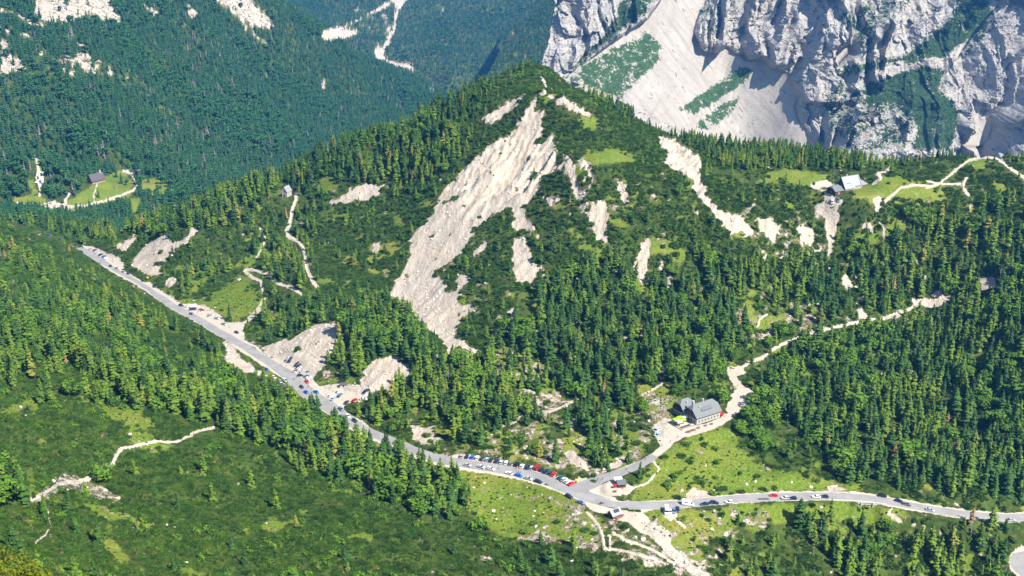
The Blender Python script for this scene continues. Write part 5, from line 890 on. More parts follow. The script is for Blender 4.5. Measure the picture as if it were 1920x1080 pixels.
# ---- retaining wall with the arch, guard walls, culvert, signs, hedges
def along(P, x0, x1):                                # the part of a road whose points lie between two photo columns
    q, _, _ = project(P[:, 0], P[:, 1], P[:, 2]); return P[(q >= x0) & (q <= x1)]
def wall_strip(name, P, off, w, z0, z1, mat, parent=None):
    T = np.gradient(P[:, :2], axis=0); T /= np.linalg.norm(T, axis=1)[:, None]; Nn = np.stack([-T[:, 1], T[:, 0]], 1); A_, B_ = P[:, :2] + Nn * off, P[:, :2] + Nn * (off + w); V = []
    for a_, b_, z in zip(A_, B_, P[:, 2]): V += [(*a_, z + z0), (*b_, z + z0), (*b_, z + z1), (*a_, z + z1)]
    F_ = [(0, 1, 2, 3), tuple(len(V) - 4 + k for k in (3, 2, 1, 0))]
    for i in range(len(P) - 1):
        for k in range(4): F_.append((i * 4 + k, i * 4 + 4 + k, i * 4 + 4 + (k + 1) % 4, i * 4 + (k + 1) % 4))
    m_ = MB(); m_.add(V, F_); return m_.build(name, mat, parent)
PR = along(road_p, 1555, 1665); wl = wall_strip('guard_wall', PR, -4.2, -.45, -1.2, .55, CONC); tag(wl, 'low pale guard wall along the lower road edge above the stone arch', 'wall')
wl = wall_strip('guard_wall', along(road_p, 1590, 1618), 4.3, .4, -.3, .8, CONC); tag(wl, 'short pale wall on the upper road edge opposite the stone arch', 'wall')
for x0, x1, s_, lab in ((1725, 1800, -1, 'guard rail on the lower road edge left of the treetops'), (1810, 1915, -1, 'guard rail on the lower road edge at the far right'), (1395, 1460, -1, 'pale rail on the lower road edge by the dark road patch'), (835, 875, -1, 'short guard rail at the culvert before the row of parked cars')):
    Pq = along(road_p, x0, x1); a = wall_strip('guard_rail', Pq, s_ * 4.3, -.08, .45, .8, METAL); tag(a, lab, 'guard rail', 'guard rails along the road')
    for k in range(0, len(Pq), 2): T_ = Pq[min(k + 1, len(Pq) - 1), :2] - Pq[max(k - 1, 0), :2]; T_ = T_ / np.linalg.norm(T_); x, y = Pq[k, :2] + np.array([-T_[1], T_[0]]) * (s_ * 4.45); MB().box(x - .05, x + .05, y - .05, y + .05, Pq[k, 2] - .5, Pq[k, 2] + .8).build('post', METAL, a)
q0 = along(road_p, 1606, 1642); p0_, p1_ = q0[0], q0[-1]; dx_, dy_ = p1_[0] - p0_[0], p1_[1] - p0_[1]; LL = math.hypot(dx_, dy_); an_ = math.atan2(dy_, dx_)
a = root('arched_retaining_wall', 'pale stone retaining wall with a dark arch carrying the road', 'retaining wall', (p0_[0] + math.sin(an_) * 4.72, p0_[1] - math.cos(an_) * 4.72, p0_[2] - .1), an_)
m_ = MB(); n_ = 12; cx = LL * .62; ra = 1.35; zt_, zb_, zs = .0, -6.5, -2.9
arc = [(cx - ra * math.cos(math.pi * k / n_), zs + ra * math.sin(math.pi * k / n_)) for k in range(n_ + 1)]
V = []; F_ = []
def quad(pts, y0=0.0): b = len(V); V.extend([(x, y0, z) for x, z in pts]); F_.append(tuple(range(b, b + len(pts))))
quad([(0, zb_), (cx - ra, zb_), (cx - ra, zt_), (0, zt_)]); quad([(cx + ra, zb_), (LL, zb_), (LL, zt_), (cx + ra, zt_)])
for k in range(n_): quad([arc[k], arc[k + 1], (arc[k + 1][0], zt_), (arc[k][0], zt_)])
for k in range(n_): b = len(V); V.extend([(arc[k][0], 0, arc[k][1]), (arc[k + 1][0], 0, arc[k + 1][1]), (arc[k + 1][0], 3.2, arc[k + 1][1]), (arc[k][0], 3.2, arc[k][1])]); F_.append((b, b + 1, b + 2, b + 3))
for x in (cx - ra, cx + ra): b = len(V); V.extend([(x, 0, zb_), (x, 3.2, zb_), (x, 3.2, zs), (x, 0, zs)]); F_.append((b, b + 1, b + 2, b + 3))
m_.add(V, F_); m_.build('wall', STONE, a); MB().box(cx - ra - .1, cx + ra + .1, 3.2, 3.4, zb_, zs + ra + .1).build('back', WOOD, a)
mb_ = MB(); mb_.box(0, LL, -.25, -.01, -.15, .12); mb_.build('coping', CONC, a)
for k in (0, 1): MB().box(k * (LL - .6), k * (LL - .6) + .6, -.55, -.01, zb_, -.2).build('buttress', STONE, a)
i0 = np.hypot(Xg - (a.location.x + math.cos(an_) * LL / 2 + math.sin(an_) * 4), Yg - (a.location.y + math.sin(an_) * LL / 2 - math.cos(an_) * 4)); wdep = 1 - sstep(i0, 2.5, 8); side_ = ((Xg - a.location.x) * -math.sin(an_) + (Yg - a.location.y) * math.cos(an_)); Zg -= np.where(side_ < .3, wdep * 3.6, 0)
for x, y, lab, hh in ((277.5, 526, 'bright yellow sign beside the road at the far left', 1.0), (1081, 908, 'yellow sign beside the last red car of the long row', .95), (469, 592, 'small yellow signpost at the track below the round meadow', .6)):
    g_ = ground_at(x, y); a = root('road_sign', lab, 'sign', g_, .15, 'yellow signs'); MB().tube((0, 0, -.2), (0, 0, 2.3), .04, n_=6).build('post', METAL, a); MB().box(-hh * .8, hh * .8, -.05, .0, 2.3 - hh * .3, 2.3 + hh, bev=.01).build('plate', YEL, a)
# dark patch in the asphalt, and clipped hedges by the junction
tag(strip('dark_asphalt_patch', along(road_p, 1418, 1444), 2.0, plain('dark_asphalt', (.10, .10, .11), .85, .2), .14, -1.9), kind='structure')
for x, y, lw, lab in ((1166, 955, 3.4, 'left one of two low round hedges at the gravel edge below the road'), (1190, 958, 3.2, 'right one of two low round hedges at the gravel edge below the road')):
    g_ = ground_at(x, y); m_ = MB()
    for k in range(5): V, F_ = mound(k, 60, .25, .1); m_.add([(a_ * 1.0 + (k - 2) * lw * .36, b_ * .9, c_ * 1.1) for a_, b_, c_ in V], F_)
    tag(m_.build('hedge', M_PIN, None, loc=g_, rotz=-.06), lab, 'hedge', 'low hedges below the junction')
for k, (x, y, s_, lab) in enumerate(((801, 817, 2.6, 'largest round dwarf pine on the bare patch by the road'), (823, 817, 1.9, 'round dwarf pine right of the largest on the bare patch'), (808, 829, 2.2, 'lowest left round dwarf pine on the bare patch'), (826, 830, 2.3, 'wide lowest right dwarf pine on the bare patch'), (814, 809, 1.1, 'small dwarf pine between the larger ones on the bare patch'), (813, 803, 1.1, 'small uppermost dwarf pine on the bare patch'), (832, 810, 1.2, 'small dwarf pine at the right of the bare patch'), (1322, 1032, 3.0, 'solitary big round dwarf pine on the meadow below the road'), (1309, 1026, 1.6, 'smaller round dwarf pine touching the big solitary one'), (1000, 982, 2.0, 'lone dark bush on the meadow among white stones'), (1097, 995, 2.4, 'dark bush on the rocky meadow left of the footpath'), (1252, 1066, 3.0, 'round dwarf pine at the bottom edge among white rocks'), (1238, 1070, 2.4, 'left dwarf pine of the pair at the bottom edge among white rocks'), (1315, 966, 1.5, 'small bush on the yellow grass below the parked vans'), (1327, 975, 1.6, 'small dark bush second below the parked vans'), (1113, 903, 1.5, 'small dry bush on the gravel island at the junction'))):
    g_ = ground_at(x, y); V, F_ = mound(k, 130, .26, .085); o = link('dwarf_pine_bush', mesh('dwarf_pine_bush', V, F_, [M_PIN]), None, (g_.x, g_.y, g_.z - .1), k); o.scale = (s_, s_, s_ * .9); tag(o, lab, 'bush'); BLOCK.append((g_.x, g_.y, s_))
# the bush at the photographer's feet, its leaves turning red
m_ = MB(); g = random.Random(5); bx, by = PD(42, 1050, 60)[:2]; zb_ = CZ - 46
for k in range(15000):
    l = g.randrange(14); cxl, cyl, czl, rl_ = [(-2.5, .5, -.6, 2.6), (-.6, -.5, -1.0, 2.4), (.9, .3, -2.0, 2.0), (2.0, -.2, -3.0, 1.7), (-1.2, -1.5, -2.6, 2.2), (.2, -1.6, -3.2, 2.0), (-3.4, -1, -1.2, 2.4), (2.8, .2, -4.0, 1.5), (-1.8, 1.2, -.1, 1.7), (-3.6, 1, .3, 1.6), (-2, -2, -4, 2.2), (1.3, -1.8, -4.2, 1.8), (-.4, .8, -.6, 1.4), (-4.6, 0, .4, 2.0)][l]
    d = Vector((g.gauss(0, 1), g.gauss(0, 1), g.gauss(.2, 1))).normalized(); c = Vector((cxl, cyl, czl)) + d * rl_ * g.uniform(.7, 1.08); nrm = (d + Vector((g.gauss(0, .6), g.gauss(0, .6), g.gauss(.2, .6)))).normalized(); u = nrm.orthogonal().normalized(); u.rotate(Matrix.Rotation(g.random() * 6.28, 3, nrm)); v = nrm.cross(u); s_ = g.uniform(.06, .14)
    b = len(m_.V); m_.V += [tuple(c + u * s_), tuple(c + v * s_ * .5), tuple(c - u * s_), tuple(c - v * s_ * .5)]; m_.F.append((b, b + 1, b + 2, b + 3)); m_.M.append(0)
for k in range(9): a_ = g.random() * 6.28; m_.tube((-1 + math.cos(a_) * .5, math.sin(a_) * .5, -6), (-1 + math.cos(a_) * 2.2, math.sin(a_) * 1.8, g.uniform(-3, -.5)), .09, .03, 5, 1)
bsh = mesh('reddening_bush', m_.V, m_.F, [M_AUT, M_BARK], m_.M); o = link('reddening_bush', bsh, None, (bx, by, float(height(bx, by)) + 4.5)); tag(o, 'leafy bush turning orange and red in the bottom left corner', 'bush'); BUSH = o; BZ = PD(10, 1078, 62)[2]
# ------------------------------------------------------------------ vehicles
def loft(mb, secs, m=0):                 # secs: (y, [(x, z) half outline from bottom to top]) mirrored
    n_ = len(secs[0][1]); rings = []
    for y, o_ in secs: rings.append([(x, y, z) for x, z in o_] + [(-x, y, z) for x, z in o_[::-1]])
    k = 2 * n_; V = [p for r in rings for p in r]; F_ = [tuple(range(k))[::-1], tuple(len(V) - k + i for i in range(k))]
    for s_ in range(len(secs) - 1):
        for i in range(k): F_.append((s_ * k + i, s_ * k + (i + 1) % k, (s_ + 1) * k + (i + 1) % k, (s_ + 1) * k + i))
    return mb.add(V, F_, m)
def vehicle_shapes(kind):
    Lh, wd_, hh = {'hatchback': (2.05, .89, 1.5), 'saloon': (2.3, .90, 1.44), 'estate': (2.35, .92, 1.56), 'off-roader': (2.3, .94, 1.72), 'van': (2.65, .98, 2.15), 'camper': (3.1, 1.08, 2.85)}[kind]
    tall = kind in ('van', 'camper'); bl = {'van': 1.25, 'camper': 1.3}.get(kind, .92); body = MB(); gl = MB()
    def sec(y, w, z0, z1, c=.12): return (y, [(w * .9, z0), (w, z0 + .12), (w, z1 - c), (w * .93, z1)])
    hood = bl - .08 if not tall else bl
    loft(body, [sec(-Lh, wd_ * .82, .38, hood - .22), sec(-Lh + .18, wd_ * .96, .26, hood - .05), sec(-Lh + 1.1 if not tall else -Lh + .6, wd_, .22, hood + .03), sec(0, wd_, .22, bl), sec(Lh - .5, wd_, .22, bl + .02), sec(Lh - .08, wd_ * .95, .28, bl - .02), sec(Lh, wd_ * .85, .4, bl - .15)])
    f0, f1, r1, r0 = {'hatchback': (-.95, -.25, 1.45, 1.9), 'saloon': (-1.0, -.25, 1.0, 1.75), 'estate': (-1.05, -.3, 1.85, 2.2), 'off-roader': (-1.0, -.35, 1.85, 2.15), 'van': (-2.1, -1.5, 2.5, 2.62), 'camper': (-2.3, -1.75, 3.0, 3.08)}[kind]
    wt = wd_ * (.74 if not tall else .9)
    def cab(mb, e, zt): loft(mb, [(f0 - e, [(wd_ * .9 + e, bl - .05), (wd_ * .86 + e, bl), (wd_ * .82 + e, bl + .01), (wd_ * .8 + e, bl + .02)]), (f1 - e * .5, [(wd_ * .92 + e, bl - .05), (wd_ * .9 + e, bl), (wt + .06 + e, zt - .1), (wt + e, zt)]), (r1 + e * .5, [(wd_ * .92 + e, bl - .05), (wd_ * .9 + e, bl), (wt + .06 + e, zt - .1), (wt + e, zt)]), (r0 + e, [(wd_ * .9 + e, bl - .05), (wd_ * .86 + e, bl), (wd_ * .82 + e, bl + .01), (wd_ * .8 + e, bl + .02)])])
    zt = hh - .05
    if tall:
        loft(body, [(f1 + (.7 if kind == 'van' else .45), [(wd_ * .97, bl - .05), (wd_ * .97, bl), (wd_ * .93, zt - .1), (wd_ * .88, zt + .05)]), (r1, [(wd_ * .97, bl - .05), (wd_ * .97, bl), (wd_ * .93, zt - .1), (wd_ * .88, zt + .05)]), (r0, [(wd_ * .9, bl - .05), (wd_ * .9, bl), (wd_ * .88, zt - .15), (wd_ * .84, zt - .05)])])
        loft(gl, [(f0, [(wd_ * .9, bl - .05), (wd_ * .86, bl), (wd_ * .82, bl + .02), (wd_ * .8, bl + .03)]), (f1, [(wd_ * .95, bl - .05), (wd_ * .95, bl), (wd_ * .91, min(zt, 2.05) - .1), (wd_ * .86, min(zt, 2.05))]), (f1 + .75, [(wd_ * .95, bl - .05), (wd_ * .95, bl), (wd_ * .91, min(zt, 2.05) - .1), (wd_ * .86, min(zt, 2.05))])])
        body.box(-wd_ * .86, wd_ * .86, f1 + .03, f1 + .8, min(zt, 2.05), zt + .04 if kind == 'camper' else min(zt, 2.05) + .06, bev=.1)
        for s_ in (-1, 1):
            xs = sorted((s_ * wd_ * .955, s_ * (wd_ * .975))); gl.box(xs[0], xs[1], .2, 1.9, bl + .15, bl + .65)
    else:
        cab(gl, 0, zt); body.box(-wt - .02, wt + .02, f1 - .02, r1 + .02, zt - .01, zt + .045, bev=.12)
        for y in (f1 + .02, (f1 + r1) / 2, r1 - .05):
            for s_ in (-1, 1): body.add([(s_ * (wd_ * .93), y - .05, bl), (s_ * (wd_ * .93), y + .05, bl), (s_ * (wt + .03), y + .05, zt), (s_ * (wt + .03), y - .05, zt), (s_ * (wd_ * .88), y - .05, bl), (s_ * (wd_ * .88), y + .05, bl), (s_ * (wt - .03), y + .05, zt), (s_ * (wt - .03), y - .05, zt)], [(0, 1, 2, 3), (7, 6, 5, 4), (0, 4, 5, 1), (1, 5, 6, 2), (2, 6, 7, 3), (3, 7, 4, 0)])
    rw = .33 if not tall else .36; wh = MB().tube((-.11, 0, 0), (.11, 0, 0), rw, n_=14); wh.tube((-.12, 0, 0), (.12, 0, 0), rw * .6, n_=10, m=1)
    li = MB(); 
    for s_ in (-1, 1): li.box(s_ * wd_ * .68 - .16, s_ * wd_ * .68 + .16, -Lh - .01, -Lh + .14, .6, .74)
    ta = MB()
    for s_ in (-1, 1): ta.box(s_ * wd_ * .68 - .14, s_ * wd_ * .68 + .14, Lh - .12, Lh + .01, .7, .86)
    return dict(L=Lh, w=wd_, rw=rw, body=body, glass=gl, wheel=wh, light=li, tail=ta)
CARG = plain('car_glass', (.015, .02, .03), .08, .7); RIM = plain('wheel_rim', (.4, .4, .42), .4, .5); LAMPM = plain('headlamp', (.75, .75, .72), .2, .6); TAILM = plain('tail_lamp', (.4, .01, .01), .3, .5)
PAINT = {k: plain(k + '_paint', c, .28, .6, .03) for k, c in {'white': (.80, .80, .80), 'silver': (.42, .44, .46), 'grey': (.16, .18, .20), 'dark grey': (.05, .055, .065), 'navy': (.018, .032, .085), 'black': (.012, .013, .016), 'blue': (.03, .12, .42), 'bright blue': (.02, .16, .72), 'red': (.62, .02, .02), 'maroon': (.30, .02, .03), 'pale blue': (.28, .46, .56), 'steel blue': (.10, .20, .34), 'teal': (.02, .12, .14), 'light grey': (.55, .57, .58), 'two-tone white and black': (.70, .70, .70)}.items()}
SH = {}
def shape(kind):
    if kind not in SH:
        s_ = vehicle_shapes(kind); SH[kind] = dict(L=s_['L'], w=s_['w'], rw=s_['rw'], bodies={}, bm=s_['body'], glass=s_['glass'].mesh('car_windows', CARG), wheel=s_['wheel'].mesh('wheel', [TYRE, RIM]), light=s_['light'].mesh('headlights', LAMPM), tail=s_['tail'].mesh('tail_lights', TAILM))
    return SH[kind]
CARS = []
def vehicle(kind, col, x, y, z, ang, label, group, slope=(0, 0)):
    s_ = shape(kind)
    if col not in s_['bodies']: s_['bodies'][col] = s_['bm'].mesh('car_body', PAINT[col])
    r = link({'van': 'van', 'camper': 'camper_van'}.get(kind, 'parked_car'), None, None, (x, y, z)); r.empty_display_size = .5
    e = .9; f = Vector((math.cos(ang), math.sin(ang), 0)); zf, zb2 = z_on(x + f.x * 1.3, y + f.y * 1.3), z_on(x - f.x * 1.3, y - f.y * 1.3); l = Vector((-f.y, f.x, 0)); zl, zr2 = z_on(x + l.x * e, y + l.y * e), z_on(x - l.x * e, y - l.y * e)
    F3 = Vector((f.x, f.y, (zf - zb2) / 2.6)).normalized(); L3 = Vector((l.x, l.y, (zl - zr2) / (2 * e))).normalized(); U3 = F3.cross(L3).normalized(); L3 = U3.cross(F3)
    M3 = Matrix((-L3, -F3, U3)).transposed(); M3 = Matrix((L3, -F3, U3)).transposed() if M3.determinant() < 0 else M3
    r.rotation_euler = M3.to_euler(); r.location.z = (zf + zb2) / 2 + .03
    tag(r, label, {'van': 'van', 'camper': 'camper van'}.get(kind, 'car'), group)
    link('body', s_['bodies'][col], r); link('windows', s_['glass'], r); link('headlights', s_['light'], r); link('tail_lights', s_['tail'], r)
    for sx in (-1, 1):
        for yy in (-s_['L'] * .62, s_['L'] * .62): link('wheel', s_['wheel'], r, (sx * (s_['w'] - .1), yy, s_['rw']))
    CARS.append((x, y)); BLOCK.append((x, y, 3.2)); return r
RP_ = np.concatenate([road_p, side_p[:70]]); 
def z_on(x, y):
    d = np.hypot(RP_[:, 0] - x, RP_[:, 1] - y); h_ = float(height(x, y)); return max(h_, RP_[d.argmin(), 2] + .11) if d.min() < 4.2 else h_
ORD = ['leftmost', 'second from left', 'third from left', 'fourth from left', 'fifth from left', 'sixth from left', 'seventh from left', 'eighth from left', 'ninth from left', 'tenth from left'] + [w + ' from left' for w in ('eleventh', 'twelfth', 'thirteenth', 'fourteenth', 'fifteenth', 'sixteenth', 'seventeenth', 'eighteenth', 'nineteenth', 'twentieth', 'twenty-first', 'twenty-second', 'twenty-third', 'twenty-fourth', 'twenty-fifth')]
def row(group, where, ox, oy, sc, items):
    """items: crop x, y, heading dx, dy, colour, kind - the heading is the way the bonnet points in the photo"""
    items = sorted(items, key=lambda q: q[0])
    for k, (cx_, cy_, dx_, dy_, col, kind) in enumerate(items):
        px_, py_ = ox + cx_ / sc, oy + cy_ / sc + 1.2; g_ = ground_at(px_, py_); ang = heading(px_, py_, dx_, dy_, g_.z)
        if any(math.hypot(g_.x - a, g_.y - b) < 1.5 for a, b in CARS): continue
        if kind == 'motorcycle': motorcycle(g_, ang, f'dark motorcycle, {ORD[k]} of the vehicles {where}', 'parked motorcycles'); continue
        vehicle(kind, col, g_.x, g_.y, g_.z, ang, f'{col} {kind if kind not in ("camper",) else "camper van"}, {ORD[k]} of the vehicles {where}', group)
MC = {}
def motorcycle(g_, ang, label, group):
    if not MC:
        MC['wheel'] = MB().tube((-.06, 0, 0), (.06, 0, 0), .31, n_=14).mesh('wheel', TYRE); b = MB()
        b.box(-.16, .16, -.25, .35, .35, .72, bev=.08); b.tube((0, -.25, .8), (0, -.75, .33), .05); b.tube((0, .2, .55), (0, .75, .33), .05); b.blob((0, -.12, .85), (.17, .3, .15)); b.box(-.14, .14, .15, .85, .76, .88, bev=.06); MC['frame'] = b.mesh('motorcycle_frame', plain('motorcycle_black', (.02, .02, .025), .4, .5)); h_ = MB(); h_.tube((-.38, -.45, 1.05), (.38, -.45, 1.05), .025); h_.tube((0, -.45, 1.05), (0, -.6, .7), .04); MC['bars'] = h_.mesh('handlebar', METAL)
    r = root('motorcycle', label, 'motorcycle', (g_.x, g_.y, z_on(g_.x, g_.y) + .02), ang + math.pi / 2, group); link('frame', MC['frame'], r); link('handlebar', MC['bars'], r)
    for y in (-.75, .75): link('wheel', MC['wheel'], r, (0, y, .31))
    BLOCK.append((g_.x, g_.y, 1.5))
h, s, e, o, v = 'hatchback', 'saloon', 'estate', 'off-roader', 'van'
row('cars parked nose out along the upper road edge', 'in the long row', 840, 830, 8, [(203,205,3,-10,'silver',h),(285,212,3,-10,'navy',h),(365,220,4,-10,'bright blue',h),(438,230,5,-10,'white',h),(512,240,6,-10,'dark grey',e),(585,257,6,-10,'pale blue',h),(645,263,6,-10,'navy',e),(727,280,6,-10,'navy',h),(797,296,5,-10,'light grey',h),(868,304,5,-10,'white',h),(938,316,5,-10,'grey',h),(1035,330,9,-9,'black',o),(1108,357,7,-8,'white',h),(1193,372,8,-9,'navy',e),
    (1255,382,8,-8,'silver',h),(1337,378,9,-9,'maroon',v),(1405,408,9,-8,'navy',h),(1470,432,9,-8,'navy',e),(1532,458,9,-8,'dark grey',h),(1583,480,9,-8,'red',s),(1637,497,7,-8,'x','motorcycle'),(1683,530,9,-7,'teal',h),(1745,562,10,-7,'two-tone white and black',o),(1792,594,10,-6,'white',h),(1846,620,11,-6,'red',s)])
row('cars parked along the lower road edge', 'on the lower kerb', 840, 830, 8, [(290,342,12,3,'silver',s),(497,368,12,4,'light grey',s),(640,398,12,3,'white',e),(912,462,-12,-4,'white',h),(1060,497,12,4,'bright blue',s),(1205,540,12,3,'silver',s),(1355,588,12,4,'navy',e),(1480,632,12,4,'x','motorcycle'),(1815,810,12,6,'navy',e),(1990,900,12,4,'steel blue',s)])
row('vans and cars in the little lay-by', 'in the lay-by below the road', 1200, 880, 8, [(392,635,1,10,'white','camper'),(445,640,1,10,'white',h),(505,630,1,10,'steel blue',h),(562,605,1,10,'navy',s)])
row('cars along the road to the right', 'right of the lay-by', 1200, 880, 8, [(715,530,12,1,'white','camper'),(968,525,-12,2,'navy',s),(1112,508,12,0,'navy',e),(1335,495,-12,1,'white',h),(2000,398,-12,0,'red',h),(2172,436,-12,1,'light grey',h),(2293,441,-12,0,'navy',h),(2640,418,-12,0,'white',s),(2767,417,-12,0,'navy',h)])
row('cars on the road near the stone arch', 'on the road right of the stone arch', 1640, 900, 6.857, [(98,208,12,1,'black',o),(305,274,12,2,'navy',h),(410,319,12,2,'grey',e),(708,388,12,2,'silver',s),(1752,520,12,0,'silver',s)])
row('cars in the gravel parking below the bank', 'in the bank parking', 480, 650, 8, [(475,187,8,-6,'silver',s),(523,192,9,-7,'navy',e),(622,258,9,-5,'dark grey',h),(655,287,9,-5,'navy',h),(650,333,9,-4,'light grey',h),(685,383,9,-3,'silver',s),(665,433,10,0,'navy',h),(762,448,10,-1,'steel blue',h),(790,474,10,-2,'white',h),(767,528,7,8,'red',e),(905,685,8,5,'blue',s),(1253,665,9,-3,'white',h),(1262,730,9,-7,'steel blue',e),(1160,785,9,-6,'pale blue',s),(1125,740,9,-4,'white',h),(1357,840,9,-6,'dark grey',s),(1482,802,9,-4,'red',h),(1645,667,9,-5,'navy',s),(1612,785,9,-1,'silver',s)])
row('cars along the road by the gravel parking', 'on the road by the bank parking', 480, 650, 8, [(162,347,6,5,'blue',h),(268,462,7,5,'white',h),(362,528,6,7,'silver',h),(432,508,8,6,'white',e),(432,588,8,6,'light grey',h),(686,610,7,5,'navy',h),(755,690,8,5,'blue',h),(1275,942,7,6,'steel blue',e),(1378,1048,8,6,'white',h),(1482,1115,8,6,'navy',e)])
row('vehicles on the gravel below the round meadow', 'below the round meadow', 280, 520, 8, [(75,138,6,4,'navy',h),(297,234,8,3,'black',h),(478,422,9,3,'navy',e),(546,440,9,2,'white',h),(656,440,10,-2,'white',v),(655,482,10,-1,'navy',v),(782,492,10,-1,'maroon',e),(762,522,10,0,'white',h),(635,550,9,3,'steel blue',h),(925,560,8,2,'white',h),(1015,617,7,2,'silver',h),(1122,702,8,3,'silver',e),(1310,828,7,3,'navy',h)])
row('cars at the far left end of the road', 'at the far left road end', 60, 420, 8, [(170,128,7,2,'navy',h),(262,162,8,3,'blue',h),(430,230,8,3,'teal',h),(662,322,7,5,'dark grey',h),(775,337,8,5,'white',e),(885,378,9,-1,'silver',h),(945,392,9,-4,'maroon',e),(970,430,9,-2,'pale blue',s),(1035,462,9,-3,'navy',o),(1085,487,9,-3,'blue',e),(1108,515,9,-2,'white',h),(1183,632,8,4,'navy',h),(1278,664,8,3,'silver',s),(1375,720,8,4,'silver',e),(1445,745,8,4,'dark grey',h),(1668,853,8,4,'dark grey',h)])
row('vehicles beside the lodge terrace', 'left of the lodge terrace', 1200, 720, 8, [(255,705,-10,5,'silver',v),(260,772,-10,4,'pale blue',h)])
row('cars in front of the upper lodge', 'in front of the upper lodge', 1480, 270, 8, [(650,848,3,6,'white',h),(735,818,6,5,'grey',s)])
def far_row():
    for k, (x, y, dx_, dy_, col, lab) in enumerate(((66, 328, 3, 8, 'navy', 'navy car highest in the grey yard left of the cottage'), (71, 334, 4, 7, 'navy', 'navy car midway down the grey yard left of the cottage'), (76, 341, 2, 8, 'blue', 'blue car lowest in the grey yard left of the cottage'), (69, 343, 9, 0, 'white', 'white car crosswise at the bottom of the grey yard'), (95, 382, 9, 1, 'silver', 'silver car on the valley gravel lot, leftmost of four'), (105, 386, 9, 1, 'white', 'white car on the valley gravel lot, second from left'), (116, 381, 3, 5, 'black', 'black car on the valley gravel lot beside the track'), (116, 387, 9, 1, 'blue', 'blue car on the valley gravel lot, lowest'), (42, 385, 7, 2, 'dark grey', 'dark car half hidden by spruces left of the valley lot'), (35, 383, 7, 2, 'white', 'white car half hidden by spruces farthest left in valley'), (88, 384, 8, 1, 'white', 'white car at the left entrance of the valley lot'))):
        g_ = ground_at(x, y, 1200); vehicle('estate', col, g_.x, g_.y, g_.z, heading(x, y, dx_, dy_, g_.z), lab, 'cars in the left valley')
far_row()
for x, y, a_, lab in ((390, 594, .5, 'dark motorcycle by the small bush on the gravel'), (556, 691, 1.0, 'upper dark motorcycle among the parked cars by the bank'), (552, 696, 1.2, 'lower dark motorcycle among the parked cars by the bank'), (577, 698, .2, 'dark motorcycle right of the silver cars by the bank'), (510, 671, .6, 'dark motorcycle alone at the left end of the gravel parking'), (1128, 945, .1, 'motorcycle on the gravel edge below the junction')): motorcycle(ground_at(x, y), a_, lab, 'parked motorcycles')
# ------------------------------------------------------------------ people
def person_mesh(pose):
    """one skinned figure: joints, radii; pose = forward swing of the legs"""
    sw = {'walk': .26, 'stand': .03, 'stride': .34}[pose]; bend = {'walk': .12, 'stand': .02, 'stride': .2}[pose]
    J = [((0, 0, .95), .135), ((0, .01, 1.12), .12), ((0, .0, 1.33), .15), ((0, -.01, 1.47), .06), ((0, -.03, 1.53), .055), ((0, -.03, 1.63), .095), ((0, -.025, 1.72), .075)]
    E = [(0, 1), (1, 2), (2, 3), (3, 4), (4, 5), (5, 6)]
    for sx in (-1, 1):
        f = sw * sx; b = len(J); J += [((sx * .10, 0, .86), .095), ((sx * .11, -f * .5, .48 + abs(f) * .03), .062), ((sx * .11, -f + (.06 if f < 0 else 0), .09 + (.05 if f < 0 else 0)), .042), ((sx * .12, -f - .14, .04), .038)]; E += [(0, b), (b, b + 1), (b + 1, b + 2), (b + 2, b + 3)]
        a = len(J); g2 = -f * .8; J += [((sx * .19, 0, 1.40), .062), ((sx * .24, -g2 * .35 + .03, 1.12), .045), ((sx * .23, -g2 - bend, .90), .034), ((sx * .22, -g2 - bend - .05, .83), .030)]; E += [(2, a), (a, a + 1), (a + 1, a + 2), (a + 2, a + 3)]
    me = bpy.data.meshes.new('person'); me.from_pydata([p for p, _ in J], E, []); o = bpy.data.objects.new('person_shape', me); COL.objects.link(o)
    md = o.modifiers.new('skin', 'SKIN'); md.use_smooth_shade = True
    for v_, (_, r) in zip(me.skin_vertices[0].data, J): v_.radius = (r, r)
    me.skin_vertices[0].data[0].use_root = True; o.modifiers.new('sub', 'SUBSURF').levels = 1
    dg = bpy.context.evaluated_depsgraph_get(); ev = o.evaluated_get(dg); m2 = bpy.data.meshes.new_from_object(ev); bpy.data.objects.remove(o)
    V = [tuple(v_.co) for v_ in m2.vertices]; F_ = [tuple(p.vertices) for p in m2.polygons]; mb = MB(); 
    def zone(c):
        if c[2] > 1.47: return 0
        if c[2] > .96 and not (abs(c[0]) > .17 and c[2] < 1.22): return 1
        if abs(c[0]) > .17 and c[2] > .75: return 0
        if c[2] > .10: return 2
        return 3
    for f in F_: mb.M.append(zone(np.mean([V[i] for i in f], 0)))
    mb.V, mb.F = V, F_
    mb.blob((0, -.125, 1.625), (.014, .022, .022), 0, 1)                                   # nose
    for sx in (-1, 1):
        mb.blob((sx * .095, -.02, 1.63), (.014, .025, .032), 0, 1); mb.blob((sx * .035, -.112, 1.652), (.012, .01, .009), 4, 1)
        hx, hy, hz_ = J[-1][0] if sx == 1 else J[-5][0]
        for k in range(4): x0 = hx + (k - 1.5) * .004; y0 = hy + (k - 1.5) * .02; mb.tube((x0, y0, hz_ - .01), (x0 - sx * .01, y0 - .012, hz_ - .075 - .008 * (k % 3)), .0085, .006, 5, 0)
        mb.tube((hx - sx * .01, hy - .035, hz_ + .01), (hx - sx * .03, hy - .075, hz_ - .03), .009, .007, 5, 0)
    mb.box(-.025, .025, -.122, -.112, 1.585, 1.592, 4)
    hair = MB().blob((0, -.005, 1.685), (.098, .112, .085), 0, 2).mesh('hair', [plain('brown_hair', (.06, .035, .02), .8, .2)], True); pack = MB(); pack.box(-.15, .15, .10, .28, 1.08, 1.50, bev=.06)
    return mb, hair, pack
